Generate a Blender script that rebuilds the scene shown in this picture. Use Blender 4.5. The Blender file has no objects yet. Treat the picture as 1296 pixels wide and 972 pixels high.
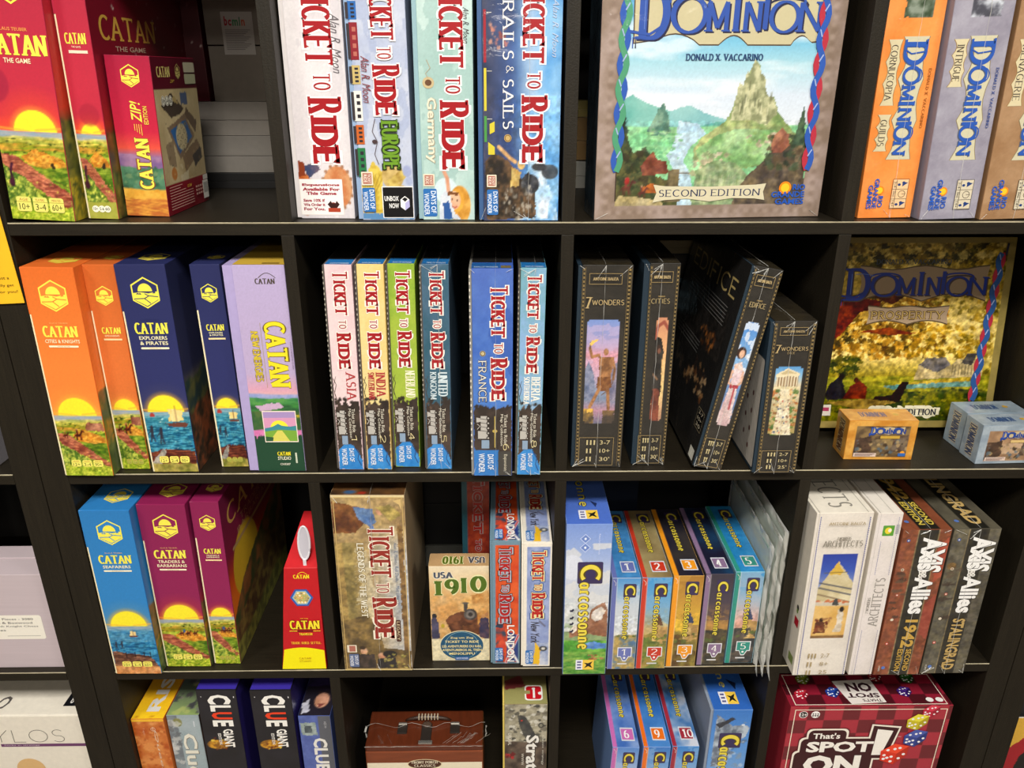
import bpy, math, random
import numpy as np
from mathutils import Matrix, Vector
import bmesh
PI = math.pi
S = bpy.context.scene
COL = S.collection
CM = 0.01
ZA = 1.091            # height of the second shelf board above the floor (m)

# ------------------------------------------------------------------ camera
cd = bpy.data.cameras.new('camera')
cam = bpy.data.objects.new('camera', cd); COL.objects.link(cam)
cd.sensor_width = 36.0
cd.lens = 980.32 / 1296 * 36
cd.clip_start = 0.02
cam.location = (0.6092, -0.9713, ZA + 0.1718)
cam.rotation_euler = (1.18976, -0.00112878, -0.0149210)
S.camera = cam

# ------------------------------------------------------------------ exposure
S.view_settings.view_transform = 'Standard'
S.view_settings.look = 'None'
S.view_settings.gamma = 1.0
S.view_settings.use_curve_mapping = False
S.view_settings.exposure = 0.0
S.cycles.max_bounces = 6
S.cycles.use_denoising = True

# ------------------------------------------------------------------ world + ceiling lamps
w = bpy.data.worlds.new('world'); S.world = w; w.use_nodes = True
w.node_tree.nodes['Background'].inputs[0].default_value = (0.9, 0.85, 0.75, 1)
w.node_tree.nodes['Background'].inputs[1].default_value = 0.03
LAMPS = [(0.62, -1.55, 71), (2.4, -1.55, 33), (-1.1, -1.55, 33), (0.62, -3.1, 26), (0.62, -4.8, 20), (-1.4, -4.8, 12), (2.6, -4.8, 12)]  # far-row panels are added as fill for the dark cell backs
for lx, ly, pw in LAMPS:
    ld = bpy.data.lights.new('ceiling_panel_light', 'AREA')
    ld.shape = 'RECTANGLE'; ld.size = 0.56; ld.size_y = 0.56
    ld.energy = pw * 1.0; ld.color = (1.0, 0.975, 0.93) if ly > -3 else (1.0, .93, .82)
    lo = bpy.data.objects.new('ceiling_panel_light', ld); COL.objects.link(lo)
    lo.location = (lx, ly, 2.56)

# ------------------------------------------------------------------ helpers
def lin(c):
    if isinstance(c, str):
        c = c.lstrip('#'); c = tuple(int(c[i:i+2], 16) / 255 for i in (0, 2, 4))
    return tuple(x / 12.92 if x <= .04045 else ((x + .055) / 1.055) ** 2.4 for x in c)
def srgb(c):
    if isinstance(c, str):
        c = c.lstrip('#'); c = tuple(int(c[i:i+2], 16) / 255 for i in (0, 2, 4))
    return np.array(c, float)

def mat(name, col, rough=.5, coat=0, metal=0, noise=0, nscale=(40, 40, 40), bump=0, bscale=200, attr=False,
        coat_bump=0, alpha=1, emit=0, col2=None, spec=.5, stretch=None):
    m = bpy.data.materials.new(name); m.use_nodes = True
    n = m.node_tree.nodes; l = m.node_tree.links; b = n['Principled BSDF']
    b.inputs['Roughness'].default_value = rough
    b.inputs['Metallic'].default_value = metal
    b.inputs['Specular IOR Level'].default_value = spec
    b.inputs['Coat Weight'].default_value = coat
    b.inputs['Coat Roughness'].default_value = .07
    b.inputs['Alpha'].default_value = alpha
    tc = n.new('ShaderNodeTexCoord')
    src = None
    if attr:
        a = n.new('ShaderNodeAttribute'); a.attribute_name = 'Col'; src = a.outputs['Color']
    else:
        r = n.new('ShaderNodeRGB'); r.outputs[0].default_value = (*lin(col), 1); src = r.outputs[0]
    if noise:
        mp = n.new('ShaderNodeMapping'); mp.inputs['Scale'].default_value = nscale
        l.new(tc.outputs['Object'], mp.inputs[0])
        t = n.new('ShaderNodeTexNoise'); t.inputs['Scale'].default_value = 1; t.inputs['Detail'].default_value = 4
        l.new(mp.outputs[0], t.inputs['Vector'])
        if col2:
            mx = n.new('ShaderNodeMix'); mx.data_type = 'RGBA'
            rr = n.new('ShaderNodeMapRange'); rr.inputs[1].default_value = .35; rr.inputs[2].default_value = .65
            l.new(t.outputs[0], rr.inputs[0]); l.new(rr.outputs[0], mx.inputs[0])
            l.new(src, mx.inputs[6]); mx.inputs[7].default_value = (*lin(col2), 1); src = mx.outputs[2]
        else:
            rr = n.new('ShaderNodeMapRange'); rr.inputs[1].default_value = .3; rr.inputs[2].default_value = .7
            rr.inputs[3].default_value = 1 - noise; rr.inputs[4].default_value = 1 + noise
            l.new(t.outputs[0], rr.inputs[0])
            vm = n.new('ShaderNodeVectorMath'); vm.operation = 'SCALE'
            l.new(src, vm.inputs[0]); l.new(rr.outputs[0], vm.inputs['Scale']); src = vm.outputs[0]
    l.new(src, b.inputs['Base Color'])
    if bump:
        t2 = n.new('ShaderNodeTexNoise'); t2.inputs['Scale'].default_value = bscale; t2.inputs['Detail'].default_value = 3
        l.new(tc.outputs['Object'], t2.inputs['Vector'])
        bp = n.new('ShaderNodeBump'); bp.inputs['Strength'].default_value = bump; bp.inputs['Distance'].default_value = .001
        l.new(t2.outputs[0], bp.inputs['Height']); l.new(bp.outputs[0], b.inputs['Normal'])
    if coat_bump:
        t3 = n.new('ShaderNodeTexNoise'); t3.inputs['Scale'].default_value = 22; t3.inputs['Detail'].default_value = 5
        t3.inputs['Distortion'].default_value = 1.2
        l.new(tc.outputs['Object'], t3.inputs['Vector'])
        bp = n.new('ShaderNodeBump'); bp.inputs['Strength'].default_value = coat_bump; bp.inputs['Distance'].default_value = .01
        l.new(t3.outputs[0], bp.inputs['Height']); l.new(bp.outputs[0], b.inputs['Coat Normal'])
    if emit:
        b.inputs['Emission Color'].default_value = (*lin(col), 1); b.inputs['Emission Strength'].default_value = emit
    return m

M = {}
M['ink'] = mat('printed_card', '', .42, attr=True, noise=.02, nscale=(300, 300, 300))
M['ink_gloss'] = mat('glossy_printed_card', '', .3, coat=.35, attr=True, noise=.02, nscale=(300, 300, 300))
M['ink_wrap'] = mat('printed_card_under_film', '', .35, coat=1, attr=True, noise=.02, nscale=(300, 300, 300), coat_bump=.35)
M['wood'] = mat('black_brown_wood_foil', '201b12', .5, spec=.3, noise=.2, nscale=(350, 350, 14), bump=.25, bscale=500)
M['wood_h'] = mat('black_brown_wood_foil_horizontal', '201b12', .48, spec=.3, noise=.2, nscale=(14, 350, 350), bump=.25, bscale=500)
M['edge'] = mat('painted_edge_highlight', 'aca286', .4, noise=.25, nscale=(60, 300, 300))  # pale tone for the highlight painted on shelf board edges
M['film'] = mat('clear_film', 'f4f2ea', .12, coat=.6, alpha=.5, bump=.6, bscale=90)  # real seams and folds, tinted near-white so wrap glints sit in the colour
M['bag'] = mat('cloudy_plastic_bag', 'e8e8e2', .18, coat=.8, alpha=.5, bump=.8, bscale=35)
_card = {}
def card(col, rough=.45, noise=.04):
    k = (col, rough)
    if k not in _card: _card[k] = mat('card_' + col, col, rough, noise=noise, nscale=(120, 120, 120))
    return _card[k]

def tag(o, label=None, cat=None, group=None, kind=None):
    if label: o['label'] = label
    if cat: o['category'] = cat
    if group: o['group'] = group
    if kind: o['kind'] = kind
    return o
def link(o, parent=None):
    COL.objects.link(o)
    if parent: o.parent = parent
    return o
def mesh_obj(name, verts, faces, m, parent=None, smooth=False):
    me = bpy.data.meshes.new(name)
    me.from_pydata([tuple(v) for v in verts], [], faces); me.update()
    if m: me.materials.append(m)
    if smooth: me.polygons.foreach_set('use_smooth', [True] * len(me.polygons))
    return link(bpy.data.objects.new(name, me), parent)
def bm_obj(name, bm, m, parent=None, smooth=False):
    me = bpy.data.meshes.new(name); bm.to_mesh(me); bm.free()
    if m: me.materials.append(m)
    if smooth: me.polygons.foreach_set('use_smooth', [True] * len(me.polygons))
    return link(bpy.data.objects.new(name, me), parent)
def add_box(bm, x0, x1, y0, y1, z0, z1, bev=0, seg=1):
    r = bmesh.ops.create_cube(bm, size=1)
    vs = r['verts']
    for v in vs:
        v.co = Vector((x0 + (v.co.x + .5) * (x1 - x0), y0 + (v.co.y + .5) * (y1 - y0), z0 + (v.co.z + .5) * (z1 - z0))) * CM
    if bev:
        es = {e for v in vs for e in v.link_edges}
        bmesh.ops.bevel(bm, geom=list(es), offset=bev * CM, segments=seg, affect='EDGES', profile=.6)
def box(name, x0, x1, y0, y1, z0, z1, m, parent=None, bev=0, seg=2):
    bm = bmesh.new(); add_box(bm, x0, x1, y0, y1, z0, z1, bev, seg)
    return bm_obj(name, bm, m, parent)
def empty(name, loc, label, cat, group=None, rot=None):
    o = bpy.data.objects.new(name, None); COL.objects.link(o); o.empty_display_size = .03
    o.location = loc
    if rot: o.rotation_euler = rot
    tag(o, label, cat, group); return o
def world(x, y, z): return (x * CM, y * CM, ZA + z * CM)
def add_tube(bm, pts, r, n=8, closed=False):
    """tube through pts (cm)"""
    pts = [Vector(p) * CM for p in pts]; rings = []
    N = len(pts)
    for i, p in enumerate(pts):
        a = pts[(i - 1) % N] if (i or closed) else p
        b = pts[(i + 1) % N] if (i < N - 1 or closed) else p
        t = (b - a).normalized()
        u = t.cross(Vector((0.13, .21, 1))).normalized(); v = t.cross(u)
        rr = (r[i] if isinstance(r, (list, tuple)) else r) * CM
        rings.append([bm.verts.new(p + (u * math.cos(2 * PI * k / n) + v * math.sin(2 * PI * k / n)) * rr) for k in range(n)])
    for i in range(N if closed else N - 1):
        A, B = rings[i], rings[(i + 1) % N]
        for k in range(n): bm.faces.new((A[k], A[(k + 1) % n], B[(k + 1) % n], B[k]))
    if not closed:
        bm.faces.new(rings[0][::-1]); bm.faces.new(rings[-1])

# ------------------------------------------------------------------ serif stroke alphabet (cap height 1)
def arc(cx, cy, rx, ry, a0, a1, n=10):
    return [(cx + rx * math.cos(math.radians(a0 + (a1 - a0) * i / n)), cy + ry * math.sin(math.radians(a0 + (a1 - a0) * i / n))) for i in range(n + 1)]
GL = {
 'A': (.78, [[(0, 0), (.39, 1)], [(.39, 1), (.78, 0)], [(.15, .34), (.63, .34)]]),
 'B': (.56, [[(0, 0), (0, 1)], [(0, 1)] + arc(.28, .76, .24, .24, 90, -90) + [(0, .52)], [(0, .52)] + arc(.3, .26, .26, .26, 90, -90) + [(0, 0)]]),
 'C': (.66, [arc(.4, .5, .4, .5, 48, 312, 18)]),
 'D': (.68, [[(0, 0), (0, 1)], [(0, 1)] + arc(.24, .5, .44, .5, 90, -90, 16) + [(0, 0)]]),
 'E': (.52, [[(0, 0), (0, 1)], [(0, 1), (.5, 1)], [(0, .52), (.4, .52)], [(0, 0), (.52, 0)]]),
 'F': (.5, [[(0, 0), (0, 1)], [(0, 1), (.5, 1)], [(0, .5), (.4, .5)]]),
 'G': (.7, [arc(.4, .5, .4, .5, 48, 330, 18), [(.68, 0.08), (.68, .44)], [(.45, .44), (.72, .44)]]),
 'H': (.68, [[(0, 0), (0, 1)], [(.68, 0), (.68, 1)], [(0, .5), (.68, .5)]]),
 'I': (.12, [[(.06, 0), (.06, 1)]]),
 'J': (.4, [[(.34, 1), (.34, .25)] + arc(.16, .2, .18, .2, 0, -130, 8)]),
 'K': (.62, [[(0, 0), (0, 1)], [(.56, 1), (.04, .44)], [(.2, .58), (.62, 0)]]),
 'L': (.5, [[(0, 0), (0, 1)], [(0, 0), (.5, 0)]]),
 'M': (.86, [[(.03, 0), (.03, 1)], [(.03, 1), (.43, .1)], [(.43, .1), (.83, 1)], [(.83, 1), (.83, 0)]]),
 'N': (.7, [[(0, 0), (0, 1)], [(0, 1), (.7, 0)], [(.7, 0), (.7, 1)]]),
 'O': (.8, [arc(.4, .5, .4, .5, 0, 360, 24)]),
 'P': (.54, [[(0, 0), (0, 1)], [(0, 1)] + arc(.28, .74, .26, .26, 90, -90) + [(0, .48)]]),
 'Q': (.8, [arc(.4, .5, .4, .5, 0, 360, 24), [(.45, .2), (.8, -.12)]]),
 'R': (.62, [[(0, 0), (0, 1)], [(0, 1)] + arc(.28, .75, .25, .25, 90, -90) + [(0, .5)], [(.24, .5), (.6, 0)]]),
 'S': (.5, [arc(.26, .75, .23, .25, 35, 250, 12) + arc(.25, .26, .25, .26, 75, -145, 12)]),
 'T': (.8, [[(.4, 0), (.4, 1)], [(0, 1), (.8, 1)]]),
 'U': (.66, [[(0, 1), (0, .35)] + arc(.33, .33, .33, .33, 180, 360, 12) + [(.66, 1)]]),
 'V': (.74, [[(0, 1), (.37, 0)], [(.37, 0), (.74, 1)]]),
 'W': (1.05, [[(0, 1), (.27, 0)], [(.27, 0), (.52, .9)], [(.52, .9), (.78, 0)], [(.78, 0), (1.05, 1)]]),
 'X': (.66, [[(0, 0), (.66, 1)], [(0, 1), (.66, 0)]]),
 'Y': (.68, [[(0, 1), (.34, .48)], [(.68, 1), (.34, .48)], [(.34, .48), (.34, 0)]]),
 'Z': (.58, [[(0, 1), (.56, 1)], [(.56, 1), (0, 0)], [(0, 0), (.58, 0)]]),
 '0': (.56, [arc(.28, .5, .28, .5, 0, 360, 20)]),
 '1': (.3, [[(.18, 0), (.18, 1)], [(.18, 1), (0, .8)]]),
 '2': (.52, [arc(.26, .74, .25, .26, 165, -30, 12) + [(0, 0)], [(0, 0), (.52, 0)]]),
 '3': (.5, [arc(.22, .76, .23, .24, 150, -90, 12), arc(.22, .27, .27, .27, 90, -150, 12)]),
 '4': (.56, [[(.4, 0), (.4, 1)], [(.4, 1), (0, .3)], [(0, .3), (.56, .3)]]),
 '5': (.5, [[(.08, 1), (.46, 1)], [(.08, 1), (.06, .56)], [(.06, .56)] + arc(.22, .3, .27, .3, 110, -140, 12)]),
 '6': (.52, [arc(.26, .3, .25, .3, 0, 360, 16), [(.02, .35)] + arc(.38, .42, .37, .58, 185, 95, 8)]),
 '7': (.5, [[(0, 1), (.5, 1)], [(.5, 1), (.16, 0)]]),
 '8': (.5, [arc(.25, .76, .2, .24, 0, 360, 14), arc(.25, .26, .25, .26, 0, 360, 14)]),
 '9': (.52, [arc(.26, .7, .25, .3, 0, 360, 16), [(.5, .65)] + arc(.14, .58, .37, .58, 5, -75, 8)]),
 '&': (.7, [[(.68, 0), (.2, .62)] + arc(.3, .8, .16, .19, 220, -40, 10) + [(.06, .38)] + arc(.26, .22, .24, .22, 160, 350, 10)]),
 '.': (.1, [[(.05, 0), (.05, .1)]]), '!': (.1, [[(.05, 0), (.05, .08)], [(.05, .3), (.05, 1)]]),
 '-': (.3, [[(0, .45), (.3, .45)]]), '+': (.36, [[(0, .45), (.36, .45)], [(.18, .25), (.18, .65)]]),
 "'": (.08, [[(.04, .75), (.04, 1)]]),
 'a': (.5, [arc(.2, .3, .22, .3, 20, 340, 14), [(.44, .62), (.42, .12), (.52, 0)]]),
 'c': (.42, [arc(.24, .3, .24, .31, 50, 310, 12)]),
 'r': (.36, [[(.05, 0), (.05, .6)], [(.05, .42)] + arc(.2, .42, .15, .17, 180, 40, 6)]),
 's': (.34, [arc(.18, .46, .15, .15, 35, 250, 8) + arc(.17, .16, .17, .16, 75, -145, 8)]),
 'o': (.46, [arc(.23, .3, .23, .31, 0, 360, 16)]),
 'n': (.46, [[(.04, 0), (.04, .62)], [(.04, .4)] + arc(.23, .38, .19, .22, 180, 0, 8) + [(.42, 0)]]),
 'e': (.42, [[(.02, .33), (.42, .33)] + arc(.23, .3, .2, .3, 10, 310, 12)]),
 'u': (.46, [[(.02, .62), (.02, .25)] + arc(.22, .22, .19, .22, 180, 360, 8) + [(.42, .62), (.42, 0)]]),
 'l': (.1, [[(.05, 0), (.05, 1)]]),
}
NOSERIF = set('CGOQSJU0368952&.!-+')
def stroke_polys(pts, thick, contrast):
    out = []; n = len(pts)
    def hw(dx, dy):
        L = math.hypot(dx, dy) or 1
        return thick / 2 * (contrast + (1 - contrast) * abs(dy) / L)
    Ls, Rs = [], []
    closed = n > 3 and math.hypot(pts[0][0] - pts[-1][0], pts[0][1] - pts[-1][1]) < 1e-5
    for i in range(n):
        if closed and i in (0, n - 1): a, b = pts[-2], pts[1]
        else: a = pts[max(i - 1, 0)]; b = pts[min(i + 1, n - 1)]
        dx, dy = b[0] - a[0], b[1] - a[1]; L = math.hypot(dx, dy) or 1
        h = hw(dx, dy); nx, ny = -dy / L * h, dx / L * h
        Ls.append((pts[i][0] + nx, pts[i][1] + ny)); Rs.append((pts[i][0] - nx, pts[i][1] - ny))
    for i in range(n - 1): out.append([Ls[i], Rs[i], Rs[i + 1], Ls[i + 1]])
    return out
def serif_text(s, L, H, weight=.17, contrast=.45, serif=.14, gap=.2, grow=0):
    """quads of string s filling L x H (cm)"""
    tot = 0; items = []
    for ch in s:
        if ch == ' ': tot += .4; continue
        g = GL.get(ch) or GL.get(ch.upper())
        if not g: tot += .3; continue
        items.append((tot, g, ch)); tot += g[0] + gap + weight * .5
    tot = max(tot - gap - weight * .5, .2)
    wt = min(weight * H, (.3 if len(items) > 2 else .22) * L / tot)
    sx = (L - wt) / tot; sy = (H - wt * contrast) if H > 0 else H
    oy = wt * contrast / 2; ox = wt / 2
    wt += grow * 2
    out = []
    for off, (gw, strokes), ch in items:
        ends = []
        for st in strokes:
            if len(st) == 2: ends += [(st[0], st[1]), (st[1], st[0])]
        for st in strokes:
            P = [(ox + (off + x) * sx, oy + y * sy) for x, y in st]
            if len(st) == 2 and st[0][1] == st[1][1] and ch in 'TEFLZH':   # arms reach out by half a stem
                for q in (0, 1):
                    if ch == 'T' or (q == 1 and ch in 'EFLZ'): P[q] = (P[q][0] + (1 if q else -1) * wt * .45, P[q][1])
            out += stroke_polys(P, wt, contrast if not grow else min(1, contrast + .5))
        if serif and ch not in NOSERIF:
            for st in strokes:
                if len(st) > 2: continue
                for (p, q) in ((st[0], st[1]), (st[1], st[0])):
                    steep = abs(p[1] - q[1]) > abs(p[0] - q[0]) * .9
                    shared = sum(1 for s2 in strokes if len(s2) == 2 and s2 is not st and p in s2 and abs(s2[0][1] - s2[1][1]) > .3)
                    X, Y = ox + (off + p[0]) * sx, oy + p[1] * sy
                    t = max(wt * contrast, wt * .3) / 2 * .8
                    if steep and p[1] in (0, 1) and not shared:
                        e = wt / 2 + min(serif * min(H, sx * 1.2), .1 * sx)
                        out.append([(X - e, Y - t), (X + e, Y - t), (X + e, Y + t), (X - e, Y + t)])
                    elif (not steep) and p[1] in (0, 1) and ch in 'EFLTZ' and not any(p in s2 for s2 in strokes if s2 is not st):
                        d = -1 if p[1] == 1 else 1
                        e = wt * .35; hh = min(serif * H * 1.1, .22 * H) + t
                        out.append([(X - e, Y - t), (X + e, Y - t), (X + e * .6, Y + d * hh), (X - e * .2, Y + d * hh * .5)] if d > 0 else
                                   [(X - e, Y + t), (X - e * .2, Y + d * hh * .5), (X + e * .6, Y + d * hh), (X + e, Y + t)])
    return out
_sans = {}
def sans_text(s, L, H, bold=0, shear=0):
    k = (s, bold, shear)
    if k not in _sans:
        cu = bpy.data.curves.new('t', 'FONT'); cu.body = s; cu.size = 1; cu.resolution_u = 2
        cu.offset = bold * .42; cu.shear = shear
        ob = bpy.data.objects.new('t', cu); COL.objects.link(ob)
        dg = bpy.context.evaluated_depsgraph_get()
        me = bpy.data.meshes.new_from_object(ob.evaluated_get(dg))
        v = [(q.co.x, q.co.y) for q in me.vertices]; f = [list(p.vertices) for p in me.polygons]
        bpy.data.meshes.remove(me); bpy.data.objects.remove(ob); bpy.data.curves.remove(cu)
        _sans[k] = (v, f)
    v, f = _sans[k]
    if not v: return []
    x0 = min(a[0] for a in v); x1 = max(a[0] for a in v); y0 = min(a[1] for a in v); y1 = max(a[1] for a in v)
    sx = L / max(x1 - x0, 1e-6); sy = H / max(y1 - y0, 1e-6)
    P = [((a[0] - x0) * sx, (a[1] - y0) * sy) for a in v]
    return [[P[i] for i in q] for q in f]

# ------------------------------------------------------------------ printed art: raster part (coloured grid on the card)
_lat = {}
def vnoise(X, Y, seed):
    if seed not in _lat: _lat[seed] = np.random.RandomState(seed).rand(64, 64)
    A = _lat[seed]
    xi = np.floor(X).astype(int); yi = np.floor(Y).astype(int); fx = X - xi; fy = Y - yi
    fx = fx * fx * (3 - 2 * fx); fy = fy * fy * (3 - 2 * fy)
    a = A[yi % 64, xi % 64]; b = A[yi % 64, (xi + 1) % 64]; c = A[(yi + 1) % 64, xi % 64]; d = A[(yi + 1) % 64, (xi + 1) % 64]
    return (a * (1 - fx) + b * fx) * (1 - fy) + (c * (1 - fx) + d * fx) * fy
def fbm(X, Y, seed=1, o=4):
    r = 0; amp = .5; tot = 0
    for i in range(o):
        r = r + amp * vnoise(X * 2 ** i + 3.1 * i, Y * 2 ** i + 7.7 * i, seed + i); tot += amp; amp *= .55
    return r / tot
class Art:
    def __init__(s, w, h, res=6, seed=1):
        s.w, s.h = w, h
        s.nx = max(2, int(w * res)); s.ny = max(2, int(h * res)); s.seed = seed; s.k = 0
        x = np.linspace(0, w, s.nx + 1); y = np.linspace(0, h, s.ny + 1)
        s.X, s.Y = np.meshgrid(x, y); s.U = s.X / w; s.T = 1 - s.Y / h
        s.C = np.zeros(s.X.shape + (3,)); s.cell = w / s.nx; s.gr = .04
        s.N = fbm(s.X * 2.2, s.Y * 2.2, seed + 77, 3) - .5; s.N2 = fbm(s.X * 1.7 + 9, s.Y * 1.7, seed + 78, 3) - .5
    def col(s, c, sc=1.2):
        """hex or (hexA, hexB[, contrast[, scale_x, scale_y]])"""
        if isinstance(c, str): return np.broadcast_to(srgb(c), s.C.shape)
        s.k += 1
        ct = c[2] if len(c) > 2 else 2.2
        fx = c[3] if len(c) > 3 else sc; fy = c[4] if len(c) > 4 else fx
        n = fbm(s.X * fx, s.Y * fy, s.seed * 7 + s.k * 5)
        n = np.clip((n - .5) * ct + .5, 0, 1)[..., None]
        return srgb(c[0]) * (1 - n) + srgb(c[1]) * n
    def mix(s, m, c, a=1.0):
        m = (np.clip(m, 0, 1) * a)[..., None]
        s.C = s.C * (1 - m) + s.col(c) * m; return s
    def fill(s, c): return s.mix(np.ones_like(s.X), c)
    def vg(s, stops, along='T'):
        A = s.T if along == 'T' else s.U
        ts = [t for t, _ in stops]; cs = np.array([srgb(c) for _, c in stops])
        for i in range(3): s.C[..., i] = np.interp(A, ts, cs[:, i])
        return s
    def disc(s, u, t, rx, ry, c, soft=None, tmax=None, a=1.0):
        soft = soft or s.cell * .8
        d = np.sqrt(((s.X - u * s.w) / rx) ** 2 + ((s.Y - (1 - t) * s.h) / ry) ** 2)
        m = np.clip((1 - d) * min(rx, ry) / soft + .5, 0, 1)
        if tmax is not None: m = m * (s.T < tmax)
        return s.mix(m, c, a)
    def below(s, t0, amp, fr, c, soft=None, seed=0, tilt=0):
        prof = t0 + amp * (fbm(s.X * fr, s.X * 0 + 3.3 * seed + .5, 31 + seed) - .5) * 2 + tilt * (s.U - .5)
        m = np.clip((s.T - prof) * s.h / (soft or s.cell) + .5, 0, 1)
        return s.mix(m, c)
    def band(s, t0, t1, c, u0=0, u1=1, a=1.0):
        return s.mix(((s.T >= t0) & (s.T <= t1) & (s.U >= u0) & (s.U <= u1)).astype(float), c, a)
    def poly(s, pts, c, a=1.0, j=.28):
        m = np.zeros(s.X.shape, bool); n = len(pts); UU = s.U + s.N * j / s.w; TT = s.T + s.N2 * j / s.h
        for i in range(n):
            (x0, y0), (x1, y1) = pts[i], pts[(i + 1) % n]
            if y0 == y1: continue
            cr = ((TT < y0) != (TT < y1)) & (UU < (x1 - x0) * (TT - y0) / (y1 - y0) + x0)
            m ^= cr
        return s.mix(m.astype(float), c, a)
    def line(s, pts, wd, c, a=1.0):
        P = [(u * s.w, (1 - t) * s.h) for u, t in pts]; best = np.full(s.X.shape, 1e9)
        for (x0, y0), (x1, y1) in zip(P, P[1:]):
            dx, dy = x1 - x0, y1 - y0; L2 = dx * dx + dy * dy + 1e-12
            k = np.clip(((s.X - x0) * dx + (s.Y - y0) * dy) / L2, 0, 1)
            best = np.minimum(best, np.hypot(s.X - x0 - k * dx, s.Y - y0 - k * dy))
        return s.mix(np.clip((wd / 2 - best) / s.cell + .5, 0, 1), c, a)
    def blobs(s, n, reg, r, cols, sq=1, a=1.0):
        rs = np.random.RandomState(s.seed + n)
        for i in range(n):
            u = reg[0] + (reg[1] - reg[0]) * rs.rand(); t = reg[2] + (reg[3] - reg[2]) * rs.rand()
            rr = r[0] + (r[1] - r[0]) * rs.rand(); cx, cy = u * s.w, (1 - t) * s.h
            ix0 = int(np.clip((cx - rr - s.cell * 2) / s.w * s.nx, 0, s.nx)); ix1 = int(np.clip((cx + rr + s.cell * 3) / s.w * s.nx, 0, s.nx)) + 1
            iy0 = int(np.clip((cy - rr - s.cell * 2) / s.h * s.ny, 0, s.ny)); iy1 = int(np.clip((cy + rr + s.cell * 3) / s.h * s.ny, 0, s.ny)) + 1
            X = s.X[iy0:iy1, ix0:ix1]; Y = s.Y[iy0:iy1, ix0:ix1]
            d = np.sqrt(((X - cx) / rr) ** 2 + ((Y - cy) / (rr * sq)) ** 2) + s.N[iy0:iy1, ix0:ix1] * 1.6 + (vnoise(X * 5 + i, Y * 5, 17) - .5) * .7
            m = (np.clip((1 - d) * rr / s.cell + .5, 0, 1) * a)[..., None]
            s.C[iy0:iy1, ix0:ix1] = s.C[iy0:iy1, ix0:ix1] * (1 - m) + srgb(cols[rs.randint(len(cols))]) * m
        return s
    def tex(s, t0=0, t1=1, amt=.35, f=2.2, fy=None):
        amt *= .5
        n = fbm(s.X * f, s.Y * (fy or f), 60 + s.seed, 4) - .5; n2 = fbm(s.X * f * .8 + 5, s.Y * (fy or f) * .8, 65 + s.seed, 4) - .5
        m = ((s.T >= t0) & (s.T <= t1)) * 1.0
        s.C = np.clip(s.C * (1 + (n * 2.4 * amt * m)[..., None]) + (n2 * m)[..., None] * np.array([.12, .08, -.06]) * amt * 2.5, 0, 1); return s
    def punch(s, t0, k=1.25, mid=.5, to=.43):
        m = ((s.T > t0) * 1.0)[..., None]; s.C = s.C * (1 - m) + np.clip((s.C - mid) * k + to, 0, 1) * m; return s
    def grain(s, amt=.06, f=6):
        n = fbm(s.X * f, s.Y * f, 90 + s.seed, 3)[..., None]
        s.C = np.clip(s.C * (1 + (n - .5) * 2 * amt), 0, 1); return s

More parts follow.
